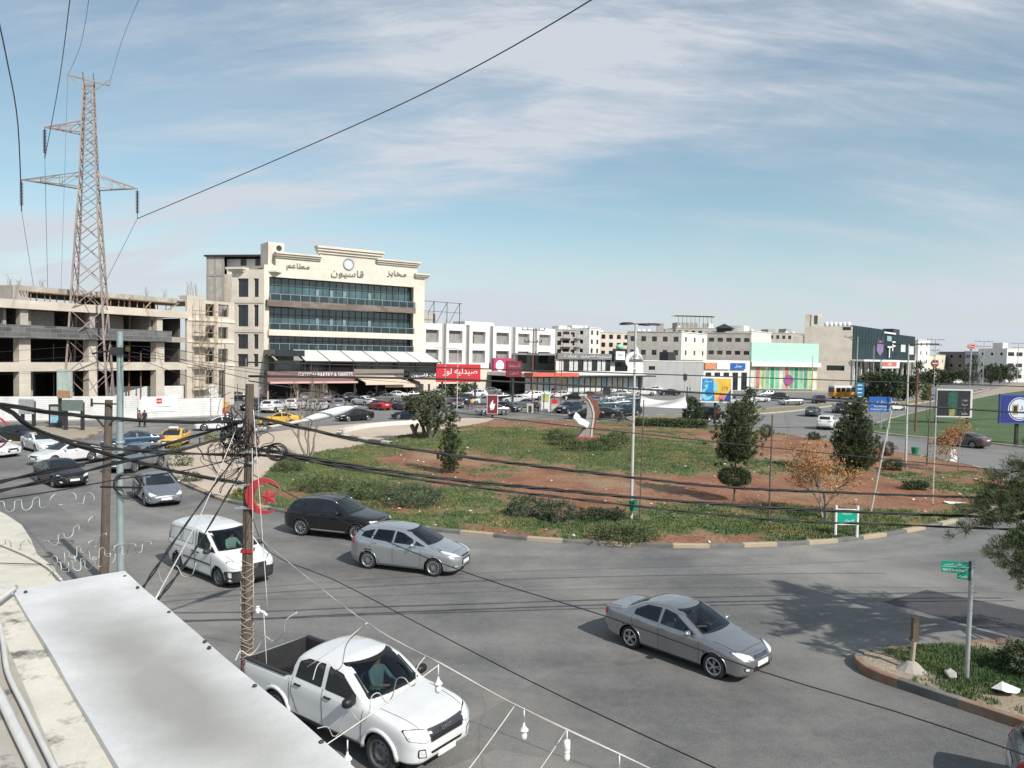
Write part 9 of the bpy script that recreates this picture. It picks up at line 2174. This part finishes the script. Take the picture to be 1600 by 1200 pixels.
pl = [G(-400, 940, zq_), G(-60, 915, zq_), G(4, 912, zq_), G(17, 925, zq_), G(203, 1205, zq_), G(398, 1560, zq_), G(-700, 1560, zq_)]
mb = MB(); mb.prism([(p.x, p.y) for p in pl], 5.2, zq_); part('ledge', mb, SM('ledge_concrete', (.62, .585, .51), (.14, .13, .11), .52, 4.5, .85), o, fix=True)
mb = MB(); pw = [(p.x-.5, p.y-.5) for p in pl]; mb.prism(pw, 0, 5.19); part('wall', mb, PLAST, o, fix=True)
mb = MB(); pl3 = [G(-60, 985, zq_), G(0, 985, zq_), G(92, 1205, zq_), G(160, 1400, zq_), G(60, 1400, zq_), G(-60, 1150, zq_)]; mb.prism([(p.x, p.y) for p in pl3], zq_+.001, zq_+.012); part('mortar_strip', mb, SM('dirty_mortar', (.40, .37, .32), (.12, .11, .10), .55, 5., .9), o, fix=True)
PIPE = mat('pvc_pipe', (.62, .61, .57), .45, var=.12, scale=6)
def rope_on(label, px, r, name='plastic_pipe', z=zq_+.03):
 pts = [G(a, b, z) for a, b in px]; wire(label, pts, r, 1, name=name, m=PIPE, cat='pipe', step=.05)
rope_on('thin white hose lying along the parapet ledge', [(-10, 935), (4, 1000), (12, 1050), (38, 1105), (60, 1150), (92, 1215), (110, 1260)], .012)
rope_on('thick white pipe at the bottom left corner on the ledge', [(-40, 1010), (-5, 1078), (25, 1140), (62, 1215), (90, 1280)], .021)
rope_on('short white tube at the corner of the sheet box', [(-20, 950), (5, 932), (25, 917)], .014, z=zP+.03)
AWB = SM('awning_beige', (.60, .565, .48), (.45, .42, .36), .55, 1.2, .7)
mb = MB(); pl = [G(*p, 5.5) for p in [(-160, 770), (-20, 790), (8, 803), (34, 820), (48, 842), (58, 866), (84, 886), (96, 905), (130, 930), (-60, 1000), (-260, 960)]]; mb.prism([(p.x, p.y) for p in pl], 5.45, 5.5)
o = single('awning', mb, AWB, 'beige flat awning reaching in from the left edge beyond the ledge', 'awning', fix=True)
wire('pale cord along the edge of the beige awning', [G(-20, 842, 5.53), G(30, 862, 5.53), G(62, 878, 5.53), G(80, 890, 5.53), G(95, 905, 5.53)], .014, 1, name='rope', m=ROPE, step=.05)
wire('thin dark cord lying over the beige awning', [G(-20, 879, 5.52), G(40, 881, 5.52), G(80, 882, 5.52)], .005, 1, name='rope', m=BLK, step=.1)
# ================= people =================
SKIN = mat('skin', (.42, .25, .17), .55, var=.06); HAIR = mat('hair_dark', (.02, .015, .012), .7, var=.2)
def person(label, loc, rot, shirt, trou, seated=False, hand=None, scale=1.0):
 J = dict(pel=(0, 0, .95), wst=(0, 0, 1.10), chs=(0, 0, 1.34), nk=(0, 0, 1.50), hd=(.02, 0, 1.60), tp=(.01, 0, 1.72)); rr_ = dict(pel=.13, wst=.125, chs=.15, nk=.055, hd=.085, tp=.075)
 E = [('pel', 'wst'), ('wst', 'chs'), ('chs', 'nk'), ('nk', 'hd'), ('hd', 'tp')]
 for s_, n_ in ((1, 'l'), (-1, 'r')):
  J['sh'+n_] = (0, .19*s_, 1.40); rr_['sh'+n_] = .065
  if seated: el, ha = (.20, .27*s_, 1.18), (.44, .16*s_, 1.22)
  else: el, ha = (-.03, .27*s_, 1.14), (.06, .27*s_, .90)
  J['el'+n_] = el; rr_['el'+n_] = .045; J['ha'+n_] = ha; rr_['ha'+n_] = .032; J['fi'+n_] = tuple(Vector(ha)+(Vector(ha)-Vector(el)).normalized()*.12); rr_['fi'+n_] = .022
  J['hp'+n_] = (0, .10*s_, .90); rr_['hp'+n_] = .105
  kn, an, to = ((.42, .13*s_, .92), (.55, .13*s_, .55), (.68, .13*s_, .52)) if seated else ((.05+.08*s_, .11*s_, .50), (-.02+.05*s_, .11*s_, .09), (.14+.05*s_, .12*s_, .04))
  J['kn'+n_] = kn; rr_['kn'+n_] = .068; J['an'+n_] = an; rr_['an'+n_] = .045; J['to'+n_] = to; rr_['to'+n_] = .04
  E += [('chs', 'sh'+n_), ('sh'+n_, 'el'+n_), ('el'+n_, 'ha'+n_), ('ha'+n_, 'fi'+n_), ('pel', 'hp'+n_), ('hp'+n_, 'kn'+n_), ('kn'+n_, 'an'+n_), ('an'+n_, 'to'+n_)]
 ks = list(J); me = bpy.data.meshes.new('p'); me.from_pydata([J[k] for k in ks], [(ks.index(a), ks.index(b)) for a, b in E], [])
 t_ = bpy.data.objects.new('p', me); COL.objects.link(t_); t_.modifiers.new('s', 'SKIN'); sv = me.skin_vertices[0].data
 for i, k in enumerate(ks): sv[i].radius = (rr_[k], rr_[k]*(1.25 if k in ('chs', 'wst', 'pel') else 1)); sv[i].use_root = (k == 'pel')
 ss = t_.modifiers.new('u', 'SUBSURF'); ss.levels = 2; ss.render_levels = 2
 dg = bpy.context.evaluated_depsgraph_get(); m2 = bpy.data.meshes.new_from_object(t_.evaluated_get(dg)); bpy.data.objects.remove(t_)
 for m_ in (shirt, trou, SKIN, DKMET): m2.materials.append(m_)
 for p in m2.polygons:
  c = p.center; z = c.z; p.use_smooth = True
  arm = hypot(c.y, 0) > .2 and z > .8
  if z > 1.49: k = 2
  elif (not seated and arm and z < 1.0) or (seated and c.x > .34 and z > 1.1): k = 2
  elif z > .98 and not (seated and c.x > .12 and z < 1.03): k = 0
  elif (z < .08) or (seated and z < .56): k = 3
  else: k = 1
  p.material_index = k
 o = thing('person', label, 'person', loc, rot, None); o.scale = (scale,)*3
 part('body', m2, None, o)
 mb = MB(); mb.lathe([(.001, 1.755), (.06, 1.745), (.098, 1.70), (.104, 1.65), (.098, 1.60)], 14); mb.v = [(v[0]*(1.05)-.02, v[1]*.9, v[2]) for v in mb.v]; part('hair', mb, HAIR, o, smooth=True)
 mb = MB(); mb.add([(.095, -.012, 1.62), (.095, .012, 1.62), (.125, 0, 1.61), (.1, 0, 1.66)], [(0, 2, 3), (2, 1, 3), (0, 1, 2)]); part('nose', mb, SKIN, o)
 return o
C_ = lambda n_, c_: mat(n_, c_, .85, var=.15, scale=6)
SHG = C_('shirt_teal_grey', (.16, .22, .23)); SHP = C_('shirt_pale_green', (.40, .50, .42)); SHW = C_('shirt_white', (.62, .62, .62)); SHD = C_('jacket_dark', (.03, .03, .04)); SHR = C_('jacket_red', (.35, .05, .05)); SHM = C_('jacket_brown_pink', (.25, .12, .11)); SHY = C_('jacket_yellow', (.6, .42, .05)); TRD = C_('trousers_navy', (.025, .03, .05)); TRG = C_('trousers_grey', (.12, .12, .12))
def seat_in(car, sp, label, shirt, sx, sh_):
 M = Matrix.Translation(car.location) @ Matrix.Rotation(car.rotation_euler[2], 4, 'Z'); p = M @ Vector((sp['X'](sx+.05), .36, sh_-.92)); person(label, p, car.rotation_euler[2], shirt, TRD, True)
seat_in(c_pick, PICKUP, 'driver in a grey green shirt seated at the wheel of the white pickup', SHG, 2.25, .78)
seat_in(c_van, VAN, 'driver in a pale green shirt seated in the white van', SHP, 2.15, .68)
seat_in(c_sedan, SEDAN, 'driver in dark clothes seated in the silver sedan', SHD, 2.25, .52)
for px, py, rot, a, b, t in [(218, 668, 1.2, SHM, TRD, 'pedestrian in a pinkish brown top walking before the hoarding, left of two'), (226, 668, 1.4, SHD, TRD, 'pedestrian in a black jacket walking before the hoarding, right of two'), (731, 641, 2, SHD, TRD, 'person in black standing left of the maroon poster'), (738, 640, 2.6, SHY, TRG, 'person in a yellow jacket left of the maroon poster'),
  (836, 645, 4.7, SHD, TRD, 'person in black beside the beige podium'), (841, 645, 4.2, SHM, TRD, 'person in brownish clothes between podium and kiosk'), (884, 634, 3, SHW, TRD, 'person in a white shirt walking right of the kiosk'), (556, 621, 1, SHW, TRG, 'person in white standing under the cafe awning'), (528, 633, 4, SHD, TRG, 'person in dark clothes near the bare tree branches')]:
 p = G(px, py); person(t, (p.x, p.y, .02), rot, a, b)
